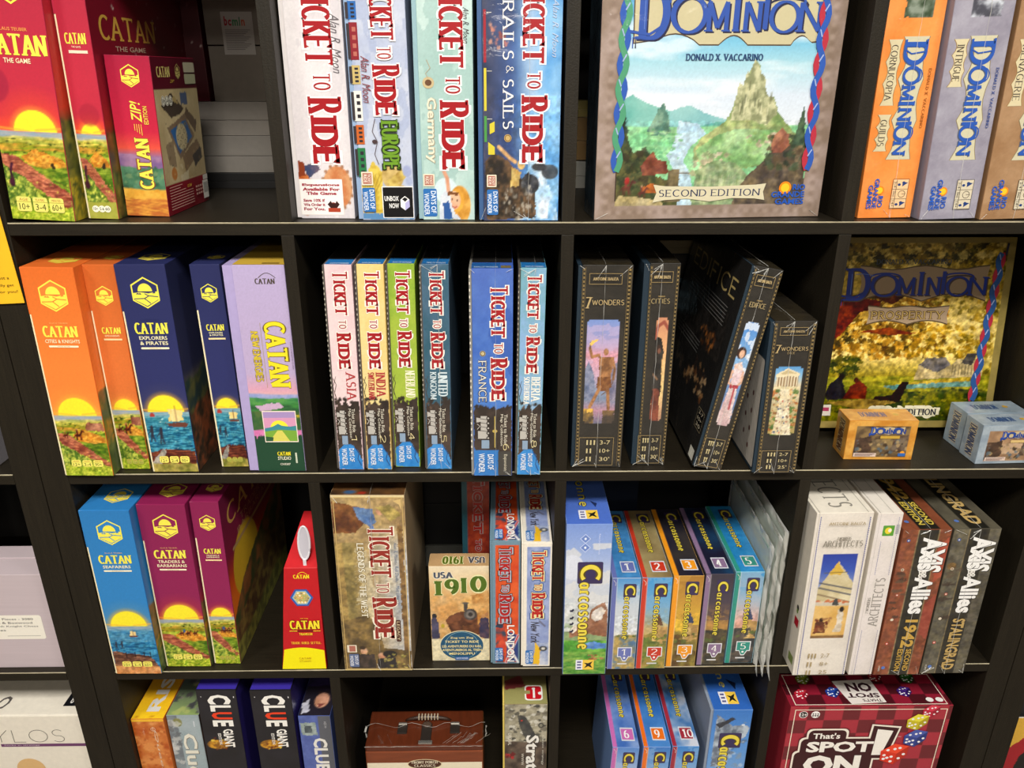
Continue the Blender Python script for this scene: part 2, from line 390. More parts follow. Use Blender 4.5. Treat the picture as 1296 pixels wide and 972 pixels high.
# ------------------------------------------------------------------ boxes with printed faces
class Face:
    def __init__(s, o, u, v, n, w, h): s.o, s.u, s.v, s.n, s.w, s.h = Vector(o), Vector(u), Vector(v), Vector(n), w, h
    def P(s, x, y, off): return (s.o + s.u * x + s.v * y + s.n * off) * CM
class Ink:
    """vector lettering and marks printed on one face: u,t in 0..1 (t from the top)"""
    def __init__(s, face): s.f = face; s.V = []; s.F = []; s.C = []; s.z = .03
    def raw(s, polys, col, dz=.0025):
        s.z += dz; c = lin(col)
        for j, p in enumerate(polys):
            b = len(s.V); zz = s.z + (j % 5) * .0005
            s.V += [s.f.P(x, y, zz) for x, y in p]; s.C += [c] * len(p); s.F.append(list(range(b, b + len(p))))
    def xy(s, u, t): return (u * s.f.w, (1 - t) * s.f.h)
    def poly(s, pts, col): s.raw([[s.xy(*p) for p in pts]], col)
    def rect(s, u0, t0, u1, t1, col, r=0):
        (x0, y1), (x1, y0) = s.xy(u0, t0), s.xy(u1, t1)
        if not r: s.raw([[(x0, y0), (x1, y0), (x1, y1), (x0, y1)]], col); return
        r = min(r, (x1 - x0) / 2, (y1 - y0) / 2); p = []
        for cx, cy, a in ((x1 - r, y1 - r, 0), (x0 + r, y1 - r, 90), (x0 + r, y0 + r, 180), (x1 - r, y0 + r, 270)):
            p += arc(cx, cy, r, r, a, a + 90, 4)
        s.raw([p], col)
    def frame(s, u0, t0, u1, t1, wd, col):
        a, b = wd / s.f.w, wd / s.f.h
        s.rect(u0, t0, u1, t0 + b, col); s.rect(u0, t1 - b, u1, t1, col); s.rect(u0, t0, u0 + a, t1, col); s.rect(u1 - a, t0, u1, t1, col)
    def disc(s, u, t, rx, ry, col, n=24, a0=0, a1=360):
        x, y = s.xy(u, t); s.raw([arc(x, y, rx, ry, a0, a1, n)[:(-1 if a1 - a0 == 360 else None)]], col)
    def ring(s, u, t, r, wd, col, n=24):
        x, y = s.xy(u, t); s.raw(stroke_polys(arc(x, y, r, r, 0, 360, n), wd, 1), col)
    def line(s, pts, wd, col): s.raw(stroke_polys([s.xy(*p) for p in pts], wd, 1), col)
    def text(s, st, u0, t0, u1, t1, col, rot=0, font='serif', weight=.17, contrast=.5, serif=.13, outline=None, ow=.06, bold=0, shear=0, outline2=None, ow2=.12):
        (x0, y1), (x1, y0) = s.xy(u0, t0), s.xy(u1, t1)
        W, H = x1 - x0, y1 - y0
        L, Q = (W, H) if rot in (0, 2) else (H, W)
        def tr(p):
            a, b = p
            if rot == 0: return (x0 + a, y0 + b)
            if rot == 1: return (x0 + b, y1 - a)
            if rot == -1: return (x1 - b, y0 + a)
            return (x1 - a, y1 - b)
        def put(polys, c):
            s.raw([[tr(p) for p in q] for q in polys], c)
        if font == 'serif':
            if outline2: put(serif_text(st, L, Q, weight, contrast, serif, grow=ow2), outline2)
            if outline: put(serif_text(st, L, Q, weight, contrast, serif, grow=ow), outline)
            put(serif_text(st, L, Q, weight, contrast, serif), col)
        else:
            if outline: put(sans_text(st, L + ow, Q + ow, bold + ow / max(Q, .1) * .5, shear), outline)
            put(sans_text(st, L, Q, bold, shear), col)
    def cut(s, name, bx):
        """finish what is printed so far as a part of its own"""
        o = s.done(name, bx.m if isinstance(bx, GBox) else bx[0], bx.body if isinstance(bx, GBox) else bx[1])
        s.V, s.F, s.C = [], [], []; return o
    def done(s, name, m, parent):
        """one part per printed mark: marks standing well apart become parts of their own"""
        if not s.V: return None
        V = np.array([tuple(v) for v in s.V]); n = len(s.F); lab = np.zeros(n, int)
        if 1 < n <= 1500:
            lo = np.array([V[f].min(0) for f in s.F]); hi = np.array([V[f].max(0) for f in s.F]); size = (hi - lo).max(1)
            gap = np.maximum(0, np.maximum(lo[:, None] - hi[None], lo[None] - hi[:, None]))
            near = np.sqrt((gap ** 2).sum(2)) <= np.maximum(.0195, .49 * np.maximum(size[:, None], size[None]))
            lab[:] = -1; c = 0
            for i in range(n):
                if lab[i] >= 0: continue
                st = [i]; lab[i] = c
                while st:
                    q = np.nonzero(near[st.pop()] & (lab < 0))[0]
                    lab[q] = c; st += list(q)
                c += 1
        for c in range(lab.max() + 1):
            vs, fs, cs = [], [], []
            for i in np.nonzero(lab == c)[0]:
                f = s.F[i]; b = len(vs); vs += [s.V[j] for j in f]; cs += [s.C[j] for j in f]; fs.append(list(range(b, b + len(f))))
            me = bpy.data.meshes.new(name); me.from_pydata(vs, [], fs); me.update()
            a = me.color_attributes.new('Col', 'FLOAT_COLOR', 'POINT')
            k = np.ones((len(vs), 4), np.float32); k[:, :3] = np.array(cs); a.data.foreach_set('color', k.ravel())
            me.materials.append(m); o = link(bpy.data.objects.new(name, me), parent)
        return o

class GBox:
    def __init__(s, name, label, x, y, zs, w, h, d, col, lean=0, yaw=0, back=0, finish='ink', bev=.1, group=None, cat='board game', split=None, scol='f0e2b8', lid=None):
        s.w, s.h, s.d, s.m = w, h, d, M[finish]
        lean, yaw, back = map(math.radians, (lean, yaw, back))
        R = Matrix.Rotation(yaw, 3, 'Z') @ Matrix.Rotation(lean, 3, 'Y') @ Matrix.Rotation(-back, 3, 'X')
        zmin = min((R @ Vector((a, b, c))).z for a in (0, w) for b in (0, d) for c in (0, h))
        s.root = empty(name, world(x, y, zs - zmin + .02), label, cat, group, R.to_euler())
        s.F = {'front': Face((0, 0, 0), (1, 0, 0), (0, 0, 1), (0, -1, 0), w, h),
               'top': Face((0, 0, h), (1, 0, 0), (0, 1, 0), (0, 0, 1), w, d),
               'right': Face((w, 0, 0), (0, 1, 0), (0, 0, 1), (1, 0, 0), d, h),
               'left': Face((0, d, 0), (0, -1, 0), (0, 0, 1), (-1, 0, 0), d, h)}
        s.x0 = 0
        if split:   # lid on the right, tray showing as a pale strip down the left edge from `split` of the height
            bm = bmesh.new(); add_box(bm, .22, w, 0, d, 0, h, bev, 2); add_box(bm, 0, .5, .02, d - .02, split * h, h - .02, .05, 1)
            s.body = bm_obj('box_lid', bm, card(col), s.root)
            box('box_tray', .04, .5, .06, d - .06, .05, split * h, card(scol), s.root, .03)
            s.x0 = .22
        elif lid:   # lid of thickness `lid` (cm from the right), tray of another tone on the left
            lw, tc = lid
            s.body = box('box_lid', w - lw, w, 0, d, 0, h, card(col), s.root, bev)
            box('box_tray', .0, w - lw, .12, d - .12, .1, h - .12, card(tc), s.root, .05)
            s.x0 = w - lw
        else:
            s.body = box('box_body', 0, w, 0, d, 0, h, card(col), s.root, bev)
    def art(s, face, res=6, seed=1, pad=.06, x0=None):
        f = s.F[face]; a = Art(f.w, f.h, res, seed); a.face = face; a.pad = pad
        a.x0 = s.x0 if x0 is None and face in ('front', 'top') else (x0 or 0)
        return a
    def put(s, a, name=None, col=None):
        f = s.F[a.face]; a.grain(a.gr)
        X = a.x0 + a.pad + a.X / a.w * (f.w - 2 * a.pad - a.x0); Y = a.pad + a.Y / a.h * (f.h - 2 * a.pad)
        o, u, v, n = (np.array(q) for q in (f.o, f.u, f.v, f.n))
        P = (o + X[..., None] * u + Y[..., None] * v + n * .012) * CM
        ny, nx = X.shape
        idx = np.arange(nx * ny).reshape(ny, nx)
        q = np.stack([idx[:-1, :-1], idx[:-1, 1:], idx[1:, 1:], idx[1:, :-1]], -1).reshape(-1, 4)
        name = name or a.face + '_artwork'
        me = bpy.data.meshes.new(name)
        me.vertices.add(nx * ny); me.vertices.foreach_set('co', P.astype(np.float32).ravel())
        me.loops.add(q.size); me.loops.foreach_set('vertex_index', q.ravel().astype(np.int32))
        me.polygons.add(len(q)); me.polygons.foreach_set('loop_start', np.arange(0, q.size, 4, dtype=np.int32))
        me.update(calc_edges=True)
        c = np.clip(a.C, 0, 1); c = np.where(c <= .04045, c / 12.92, ((c + .055) / 1.055) ** 2.4)
        A = me.color_attributes.new('Col', 'FLOAT_COLOR', 'POINT')
        cc = np.ones((nx * ny, 4), np.float32); cc[:, :3] = c.reshape(-1, 3); A.data.foreach_set('color', cc.ravel())
        me.materials.append(s.m)
        return link(bpy.data.objects.new(name, me), s.root)
    def ink(s, face): return Ink(s.F[face])
    def done(s, k, name='lettering'): return k.done(name, s.m, s.body)
    def film(s, seed=1, seam=.5, n=5):
        """shrink film: standing centre seam and gathered corners"""
        rs = random.Random(seed); bm = bmesh.new()
        def ribbon(pts, wd, nrm):
            A = []
            for i, p in enumerate(pts):
                t = (pts[min(i + 1, len(pts) - 1)] - pts[max(i - 1, 0)]).normalized(); sd = t.cross(nrm) * wd * (.3 + rs.random())
                k = nrm * rs.uniform(.02, .09)
                A.append((bm.verts.new((p - sd) * CM), bm.verts.new((p + k) * CM), bm.verts.new((p + sd) * CM)))
            for a, b in zip(A, A[1:]):
                bm.faces.new((a[0], a[1], b[1], b[0])); bm.faces.new((a[1], a[2], b[2], b[1]))
        F = s.F['front']
        if seam:
            N = 26; x = seam * s.w
            ribbon([Vector((x + rs.uniform(-.05, .05), -.13, s.h * i / N)) for i in range(N + 1)], .035, Vector((0, -1, 0)))
            ribbon([Vector((x + rs.uniform(-.05, .05), s.d * .6 * i / 12, s.h + .13)) for i in range(13)], .03, Vector((0, 0, 1)))
        for c in range(n):
            x = rs.choice((.2, s.w - .2)) if not seam or rs.random() < .5 else seam * s.w
            z = rs.choice((.1, s.h - .1)); d = 1 if z < 1 else -1
            a = rs.uniform(-1.2, 1.2); L = rs.uniform(.6, 2.2); sx = 1 if x < s.w / 2 else -1
            ribbon([Vector((min(max(x + sx * abs(math.sin(a)) * L * i / 6, .05), s.w - .05), -.1, z + d * math.cos(a) * L * i / 6)) for i in range(7)], .04, Vector((0, -1, 0)))
        return bm_obj('film_seam', bm, M['film'], s.root)
    def edges(s, col='e9e2d2', wd=.06, front=True):
        """thin bare card line along the front top and side edges"""
        k = s.ink('front'); a = wd / s.w; b = wd / s.h
        k.rect(0.0, 0, 1, b, col); k.rect(0, 0, a, 1, col); k.rect(1 - a, 0, 1, 1, col); k.rect(0, 1 - b, 1, 1, col)
        k.done('worn_edges', s.m, s.body)
# ------------------------------------------------------------------ the room
box_m = lambda name, a, b, c, d, e, f, m: box(name, a * 100, b * 100, c * 100, d * 100, e * 100, f * 100, m)
for nm, bb, col in (('floor', (-3, 4.2, -6.2, 1.0, -.1, 0), '6a6259'), ('ceiling', (-3, 4.2, -6.2, 1.0, 2.6, 2.7), 'd8d4cb'),
                    ('wall_back', (-3, 4.2, .46, .56, 0, 2.6), '0e0d0c'), ('wall_left', (-3.1, -3, -6.2, .46, 0, 2.6), '8a8378'),  # wall_back near-black: darkness behind the open cells put into its colour
                    ('wall_right', (4.2, 4.3, -6.2, .46, 0, 2.6), '8a8378'), ('wall_front', (-3, 4.2, -6.3, -6.2, 0, 2.6), '8a8378')):
    o = box_m(nm, *bb, mat('paint_' + nm, col, .6, noise=.08, nscale=(3, 3, 3))); tag(o, kind='structure')
panel_m = mat('lamp_diffuser', 'fff1dc', .5, emit=3)
for i, (lx, ly, pw) in enumerate(LAMPS):
    r = empty('ceiling_light', (lx, ly, 2.6), 'square flat lamp panel on the ceiling, ' + ('above the middle unit, nearest row', 'above the right unit, nearest row', 'above the left unit, nearest row', 'second row', 'added as fill, far row, middle one', 'added as fill, far row, above the left', 'added as fill, far row, above the right')[i], 'lamp', 'ceiling lamp panels')
    for a, b, c, d in ((-31, 31, -31, -29), (-31, 31, 29, 31), (-31, -29, -29, 29), (29, 31, -29, 29)):
        box('lamp_frame', a, b, c, d, -3, 0, card('d8d8d6'), r)
    box('diffuser', -29, 29, -29, 29, -2.4, -1.4, panel_m, r)

# ------------------------------------------------------------------ cube shelving units
def shelf_unit(x0, label):
    r = empty('cube_shelf', ((x0 + 69.4) * CM, .195, ZA - 1.091), label, 'shelf', 'black-brown cube shelving units')
    ox = -69.4; D0, D1 = -19.5, 19.5; zb = 109.1
    def part(n, a, b, z0, z1, m, bev=.1, y0=D0):
        bm = bmesh.new(); add_box(bm, a + ox, b + ox, y0, D1, z0 + zb, z1 + zb, bev, 2); return bm_obj(n, bm, M[m], r)
    part('side_panel', -3.74, 0, -109.1, 37.3, 'wood'); part('side_panel', 138.8, 142.54, -109.1, 37.3, 'wood')
    part('bottom_panel', 0, 138.8, -109.1, -105.3, 'wood_h'); part('top_panel', 0, 138.8, 33.5, 37.3, 'wood_h')
    for z in (0, -35.1, -70.2):
        part('shelf_board', 0.02, 138.78, z - 1.6, z, 'wood_h', .08)
        bm = bmesh.new(); add_box(bm, .03 + ox, 138.77 + ox, D0 - .03, D0 + .07, z - .16 + zb, z + .012 + zb, .03, 1)  # thin pale strip paints the highlight along the board's top front edge
        bm_obj('edge_highlight', bm, M['edge'], r)
    for x in (33.5, 68.6, 103.7):
        for z in (0, -35.1, -70.2, -105.3):
            part('divider', x, x + 1.6, z + .02, z + 33.48, 'wood', .06, D0 + .04)
    return r
shelf_unit(0, 'large black-brown cube shelf in the middle, full of game boxes')
shelf_unit(-146.4, 'black-brown cube shelf standing to the left, behind the yellow sign')['label'] = 'black-brown cube shelf at the left edge, holding the pale chess set boxes'
shelf_unit(146.4, 'black-brown cube shelf at the right edge of the picture')

A_, B_, C_, D_ = 0, -35.1, -70.2, -105.3
# ------------------------------------------------------------------ settler games: big yellow sun over a landscape
YEL, CRM = 'f1e650', 'f6eec0'
def hex_logo(k, u, t, size, bg, col=YEL, flip=False):
    w, h = k.f.w, k.f.h; r = size / 2; X, Y = k.xy(u, t)
    P = lambda a, b: (X + a * r, Y + b * r)
    hx = lambda q: [P(q * math.sin(math.radians(60 * i)) , q * math.cos(math.radians(60 * i)) * 1.05) for i in range(6)]
    k.raw([hx(1.0)], col); k.raw([hx(.9)], bg)
    k.raw([[P(a * .46, .1 + b * .52) for a, b in arc(0, 0, 1, 1, 0, 180, 14)]], col)
    k.raw([[P(-.78, -.02), P(-.3, .04), P(.2, -.04), P(.78, .1), P(.78, -.44), P(0, -.88), P(-.78, -.44)]], col)
    k.raw([[P(-.62, -.1), P(-.5, .0), P(-.4, -.06), P(-.34, .02), P(-.25, -.12)], [P(.45, -.05), P(.6, .16), P(.66, -.02)]], bg)
    for a, b, c, d in ((-.78, -.4, -.1, -.38), (-.1, -.38, .2, -.2), (.2, -.2, .78, -.26), (-.1, -.38, .25, -.7), (.2, -.2, -.05, -.06)):
        k.raw(stroke_polys([P(a, b), P(c, d)], r * .06, 1), bg)
def badges(k, u0, u1, t0, t1, vals, col='f0e66a', ink='4a4a1c'):
    n = len(vals); g = (u1 - u0) * .04; w = (u1 - u0 - g * (n - 1)) / n
    for i, v in enumerate(vals):
        a = u0 + i * (w + g)
        k.rect(a, t0, a + w, t1, col, .28); k.rect(a, t0 + (t1 - t0) * .32, a + w, t0 + (t1 - t0) * .36, 'b5a83c')
        k.text(('AGE', 'PLAYERS', 'MINUTES')[i], a + w * .2, t0 + (t1 - t0) * .1, a + w * .8, t0 + (t1 - t0) * .27, 'b8602c', font='sans')
        k.text(v, a + w * .15, t0 + (t1 - t0) * .45, a + w * .85, t0 + (t1 - t0) * .88, ink, font='sans')
def land(a, hor, kind, g=1):
    rs = random.Random(a.seed)
    a.gr = .03
    if kind in ('fields', 'barb', 'knights'):
        a.below(hor, .004, .5, ('a9a9a8', '8fa2ae', 3, 1, 8)); a.below(hor + .022, .012, .5, ('a3ab57', 'd5c56a', 3, .8, 5), seed=1)
        a.below(hor + .05, .015, .4, ('8d9a3a', 'c99d4d', 3, .5, 4), seed=2); a.below(hor + .075, .02, .35, ('6f8a35', 'b6bd55', 3, .6, 3), seed=3)
        a.blobs(26, (0, 1, hor + .03, hor + .09), (.08, .22), ['5d6a2c', '7c7a34', '4d5c2b'], .5)
        a.poly([(.3, hor + .1), (.55, hor + .07), (.9, hor + .1), (1, hor + .12), (1, hor + .16), (.5, hor + .15)], ('c4863c', 'e0b05a', 3, 3, 6))
        a.below(hor + .14, .02, .3, ('5c7a2f', '9aa84a', 3, 1, 3), seed=5)
        a.poly([(0, hor + .09), (.25, hor + .1), (.75, hor + .2), (1, hor + .24), (1, .97), (.8, .93), (.35, hor + .2), (0, hor + .13)], ('9a5a4c', 'c98a6c', 3, 1, 5))
        for i in range(7):
            q = i * .012; a.line([(.1, hor + .105 + q), (.55, hor + .16 + q * 1.5), (1, hor + .22 + q * 2)], .08, '7a4a3e', .5)
        a.poly([(0, hor + .14), (.3, hor + .18), (.6, .92), (.75, 1), (0, 1)], ('5f7a3c', 'b9bf62', 3.5, 3))
        a.below(.945, .02, .6, ('8aa03a', 'c7cc5c', 3, 4), seed=8)
        a.blobs(60, (0, 1, hor + .2, 1), (.04, .12), ['d9d35e', '6f8b3a', 'e7dc7a', '8f9f4a'], 1, .8)
        if kind == 'knights':
            a.poly([(.62, hor + .05), (.68, hor + .035), (.95, hor + .035), (1, hor + .05), (1, hor + .078), (.62, hor + .078)], ('8c5a4c', 'b98a72'))
            for u, q in ((.42, 1), (.16, .6)):
                horse(a, u, hor + .1, .9 * q)
        if kind == 'barb':
            for u in (.45, .6, .76): horse(a, u, hor + .09, .6)
            a.disc(.52, hor + .075, .18, .35, '4a6a9a')
        if kind == 'fields':
            a.line([(.12, hor + .2), (.1, hor + .16), (.14, hor + .13)], .3, '5b3346'); a.disc(.1, hor + .205, .35, .5, '5b3346')
            a.blobs(5, (.75, .8, hor + .12, hor + .14), (.1, .2), ['4a4232'])
    if kind == 'sea':
        a.below(hor, .002, 1, ('8fb0b8', '6d9cab', 3, 1, 8)); a.below(hor + .02, .004, 1, ('3e8296', '70aab4', 3, 1.3, 8), seed=1)
        a.below(hor + .07, .004, 1, ('2c6b86', '62a3b4', 3.5, 1.2, 7), seed=2)
        a.blobs(50, (0, 1, hor + .03, hor + .19), (.03, .18), ['a9d0d2', 'd6e6e0', '4d94a8'], .25, .8)
        a.poly([(0, .9), (.35, hor + .19), (1, hor + .2), (1, 1), (0, 1)], ('6a4038', '8f5c48', 3, 1, 5))
        for i in range(7): a.line([(.3 - .04 * i, hor + .2 + i * .014), (1, hor + .19 + i * .016)], .06, '3f2622', .8)
        a.poly([(0, .95), (.28, hor + .19), (.36, hor + .2), (.12, 1), (0, 1)], ('8f8a84', 'b5aea2'))
        a.below(.955, .01, 1, ('8a8a4a', 'b8a868'), seed=8)
    if kind == 'seaf':
        a.below(hor, .002, 1, ('9dacb4', '7897ab', 3, 1, 8)); a.below(hor + .02, .004, 1, ('4c86a8', '6fa0b8', 3, 1.3, 8), seed=1)
        a.below(hor + .1, .004, 1, ('2f6f96', '5c9dbb', 3.5, 1.2, 6), seed=2)
        a.blobs(40, (0, 1, hor + .03, hor + .2), (.03, .14), ['8fb8c8', 'bcd2d8', '4d84a8'], .25, .7)
        a.poly([(0, hor + .16), (.25, hor + .17), (.8, hor + .19), (.95, hor + .24), (1, 1), (0, 1)], ('6b5048', '9a7460', 3, 1, 5))
        for i in range(6): a.line([(.1, hor + .185 + i * .018), (.9, hor + .2 + i * .016)], .05, '4a3430', .8)
        a.line([(.1, hor + .16), (.3, hor + .18), (.85, hor + .2)], .1, '3e2b28')
        for u in (.3, .5, .7, .84): a.line([(u, hor + .2), (u, hor + .17)], .12, '3e2b28')
        a.below(.95, .012, 1, ('c48a5c', 'd9a878'), seed=4)
def horse(a, u, t, s):
    w, h = a.w, a.h
    du = s / w; dt = s / h
    c = '5a2f28'
    a.disc(u, t, .45 * s, .25 * s, c); a.line([(u + .4 * du, t - .1 * dt), (u + .75 * du, t - .75 * dt), (u + 1.0 * du, t - .6 * dt)], .26 * s, c)
    for q in (-.38, -.2, .25, .42): a.line([(u + q * du, t), (u + (q + .1) * du, t + .7 * dt)], .13 * s, c)
    a.line([(u, t - .2 * dt), (u - .05 * du, t - .8 * dt)], .28 * s, '7a3a34'); a.disc(u - .05 * du, t - 1.0 * dt, .14 * s, .16 * s, 'b88a6a')
    a.line([(u - .45 * du, t), (u - .7 * du, t + .4 * dt)], .1 * s, c)
def ship(a, u, t, s, sail='e6c86a', hull='6b3b2e'):
    du = s / a.w; dt = s / a.h
    a.poly([(u - 1.3 * du, t - .1 * dt), (u + 1.3 * du, t - .15 * dt), (u + 1.0 * du, t + .35 * dt), (u - .9 * du, t + .35 * dt)], hull)
    a.poly([(u - .9 * du, t - 1.8 * dt), (u + .8 * du, t - 1.6 * dt), (u + .75 * du, t - .35 * dt), (u - 1.0 * du, t - .3 * dt), (u - .75 * du, t - 1.0 * dt)], (sail, 'f3df9a', 2, 2, .5))
    a.line([(u, t - 2.1 * dt), (u, t)], .08, hull)
def people(a, pts, s, c='2c2a38'):
    for u, t in pts:
        du = s / a.w; dt = s / a.h
        a.line([(u, t), (u + .1 * du, t - 1.1 * dt)], .4 * s, c); a.disc(u + .12 * du, t - 1.35 * dt, .2 * s, .2 * s, c)
        a.line([(u - .1 * du, t), (u - .25 * du, t + .9 * dt)], .18 * s, c); a.line([(u + .1 * du, t), (u + .3 * du, t + .9 * dt)], .18 * s, c)
        a.line([(u, t - .9 * dt), (u - .5 * du, t - .3 * dt)], .14 * s, c)
def sunset(b, bg, mid, glow, scene, hor=.69, sun=(.52, .4), sr=None, seed=1):
    a = b.art('front', 7, seed)
    a.vg([(0, bg), (.45, mid), (hor - .06, mid), (hor, glow)])
    a.disc(sun[0], hor, a.w * .55, a.w * .5, glow, a.w * .4, a=.6)
    sr = sr or a.w * sun[1]; a.disc(sun[0], hor + .003, sr * 1.12, sr * 1.12, 'f6b23a', .8, tmax=hor + .002, a=.6); a.disc(sun[0], hor + .003, sr, sr, 'f8e62e', tmax=hor + .002); 
    a.line([(0, hor - .012), (.3, hor - .006), (.5, hor)], .22, 'f3b23a', .7); a.line([(.6, hor - .006), (1, hor - .016)], .2, 'f3b23a', .7)
    land(a, hor, scene); a.tex(hor + .02, 1, .4); a.punch(hor + .03)
    return a
def settler(label, x, y, zs, w, h, lean, bg, mid, glow, scene, sub, vals, ttl=(.26, .312), narrow=False, split=.79, d=29.4, seed=1, hor=.69, yaw=0, side=None, logo_t=.125, topcol=None):
    b = GBox('game_box', label, x, y, zs, w, h, d, bg, lean, yaw, finish='ink', bev=.18, split=split, group=None)
    a = sunset(b, bg, mid, glow, scene, hor=hor, seed=seed, sun=(.5, .40 if not narrow else .42))
    if scene == 'sea':
        ship(a, .7, hor + .06, .85 * 1.5 if not narrow else .7); a.disc(.18, hor + .02, .35, .5, 'a83a34', tmax=hor + .025)
        people(a, [(.1, hor + .12), (.3, hor + .13)], 1.0 if not narrow else .6)
    if scene == 'seaf':
        ship(a, .55, hor + .065, .55, 'e8b070'); people(a, [(.12, hor + .13), (.25, hor + .125)], .6)
    b.put(a)
    k = b.ink('front'); hw = min(w * .62, 4.0)
    hex_logo(k, .53, logo_t, hw, mid); k.cut('printed_logo', b)
    if narrow:
        k.text('CATAN', .25, ttl[0], .85, ttl[1], YEL, weight=.2, serif=.1); q = ttl[1] + .006
        for s in sub: k.text(s, .32, q, .78, q + .008, CRM, font='sans', bold=.02); q += .011
        k.rect(.27, q + .006, .85, q + .014, 'f3d9a0')
        k.cut('title_lettering', b)
        if vals: badges(k, .24, .82, .945, .972, vals, 'b3b24c', '8a8a3a')
    else:
        k.text('KLAUS TEUBER', .35, ttl[0] - .016, .7, ttl[0] - .01, mid if scene == 'sea' else 'f0c070', font='sans')
        k.text('CATAN', .19, ttl[0], .85, ttl[1], YEL, weight=.2, serif=.1); q = ttl[1] + .01
        for s in sub:
            hw = min(.33, .028 * len(s) + .03); k.text(s, .53 - hw, q, .53 + hw, q + .017, CRM, font='sans', bold=.03); q += .024
        k.rect(.25, q + .004, .82, q + .013, 'f8ecc8', .12); k.text('EXPANSION', .42, q + .006, .65, q + .011, 'b08a50', font='sans')
        k.cut('title_lettering', b)
        if vals: badges(k, .2, .84, .915, .95, vals)
    b.done(k, 'rating_badges')
    # top with the hexagon again
    k = b.ink('top'); hex_logo(k, .55, 1 - .14, min(w * .62, 4.0), mid, 'e8d44a'); b.done(k, 'top_logo')
    # right side: the landscape carries round the corner
    if side is None:
        a = b.art('right', 3, seed + 3); a.vg([(0, bg), (.5, mid), (.62, glow), (.7, '6a5a3c')])
        a.below(.58, .08, .15, ('4f5a34', '8a6a3c', 3, .8), seed=seed); a.below(.72, .1, .12, ('d08a28', '5a6a30', 3, .9), seed=seed + 1)
        a.below(.85, .06, .2, ('3f4f2c', '6c7a3c', 3, 1.2), seed=seed + 2)
    else: a = side(b)
    b.put(a)
    return b

def side_seaside(b):
    a = b.art('right', 3, 9); a.vg([(0, '262a4c'), (.5, '262a4c'), (.62, '8a7a50'), (.7, '2f5a5c')])
    a.below(.55, .1, .12, ('22383a', '5a5a34', 3, .8), seed=2); a.below(.72, .1, .16, ('2f2a22', '8a4a2c', 3, 1.1), seed=4); return a

# base game, crimson, standing at the far left of the top visible row
b = GBox('game_box', 'big crimson game box with yellow sun over farmland, first at left in the top row', .5, .5, A_, 7.7, 29.6, 29.4, 'b32240', 3.0, finish='ink', bev=.18)
a = sunset(b, 'ac1c38', 'c0283e', 'f0502c', 'fields', .645, (.6, .33), seed=3)
a.disc(.02, .47, 2.2, 2.2, '8c1436', .3, a=.5); b.put(a)
k = b.ink('front'); hex_logo(k, .55, .1, 4.6, 'b32240'); k.cut('printed_logo', b)
k.text('KLAUS TEUBER', .28, .262, .72, .274, 'f0a050', font='sans', bold=.02)
k.text('CATAN', .06, .285, .97, .362, YEL, weight=.22, serif=.1); k.text('THE GAME', .3, .372, .7, .39, CRM, font='sans', bold=.03)
k.cut('title_lettering', b); badges(k, .12, .86, .905, .965, ['10+', '3-4', '60+'], 'e9e070'); b.done(k, 'rating_badges')
a = b.art('right', 3, 4); a.vg([(0, 'ac1c38'), (.55, 'd8442c'), (.62, '6a5a34')]); a.below(.6, .1, .2, ('3f4a2c', '8f8a34', 3, .8)); a.below(.8, .1, .2, ('4f5a2c', 'c8b030', 3, 1.4), seed=3); b.put(a)

def side_players56(b):
    a = b.art('right', 4, 6); a.vg([(0, '7c1024'), (.3, '7c1024'), (.5, '8c1426'), (.62, '9a3020'), (.68, '5a4a24')])
    a.blobs(26, (.2, 1, .02, .5), (.09, .17), ['d8cfc0', 'b9a8a0']); a.below(.66, .1, .1, ('4f4a24', '8a6a30', 3, .5)); a.below(.8, .06, .2, ('3c4420', '7c7a34', 3, .9), seed=3)
    k = b.ink('right'); k.text('CATAN', .08, .2, .62, .295, 'd8b048', weight=.2, serif=.1); k.text('THE GAME', .2, .315, .5, .335, 'c8b89a', font='sans', bold=.02)
    k.rect(.1, .36, .62, .385, 'b09a70', .2); k.text('5-6 PLAYER EXPANSION', .15, .365, .57, .38, '6a3a2c', font='sans', bold=.02); b.done(k, 'side_lettering'); return a
b = GBox('game_box', 'slim crimson expansion box with small sun, next to the zipped game box', 8.95, 2.2, A_, 3.85, 29.6, 29.4, 'b32240', 1.6, finish='ink', bev=.15, split=.79)
a = sunset(b, 'ac1c38', 'c0283e', 'f0502c', 'fields', .655, (.52, .34), seed=5); a.disc(.55, .58, 1.3, 1.3, '9c1a30', .3, a=.5); a.below(.93, .005, 1, ('a0a03a', 'b4b04a')); b.put(a)
k = b.ink('front'); hex_logo(k, .53, .09, 2.6, 'b32240'); k.cut('printed_logo', b); k.text('CATAN', .22, .275, .85, .315, YEL, weight=.2, serif=.1); k.text('THE GAME', .38, .322, .66, .329, CRM, font='sans')
k.rect(.28, .338, .85, .349, 'f3d9c0'); k.cut('title_lettering', b)
for u in (.3, .5, .68): k.disc(u, .957, .42, .42, 'f4f0d8'); 
for u, s in ((.3, '10+'), (.5, '5-6'), (.68, '60')): k.text(s, u - .07, .95, u + .07, .963, '3a3a20', font='sans', bold=.03)
b.done(k); b.put(side_players56(b))

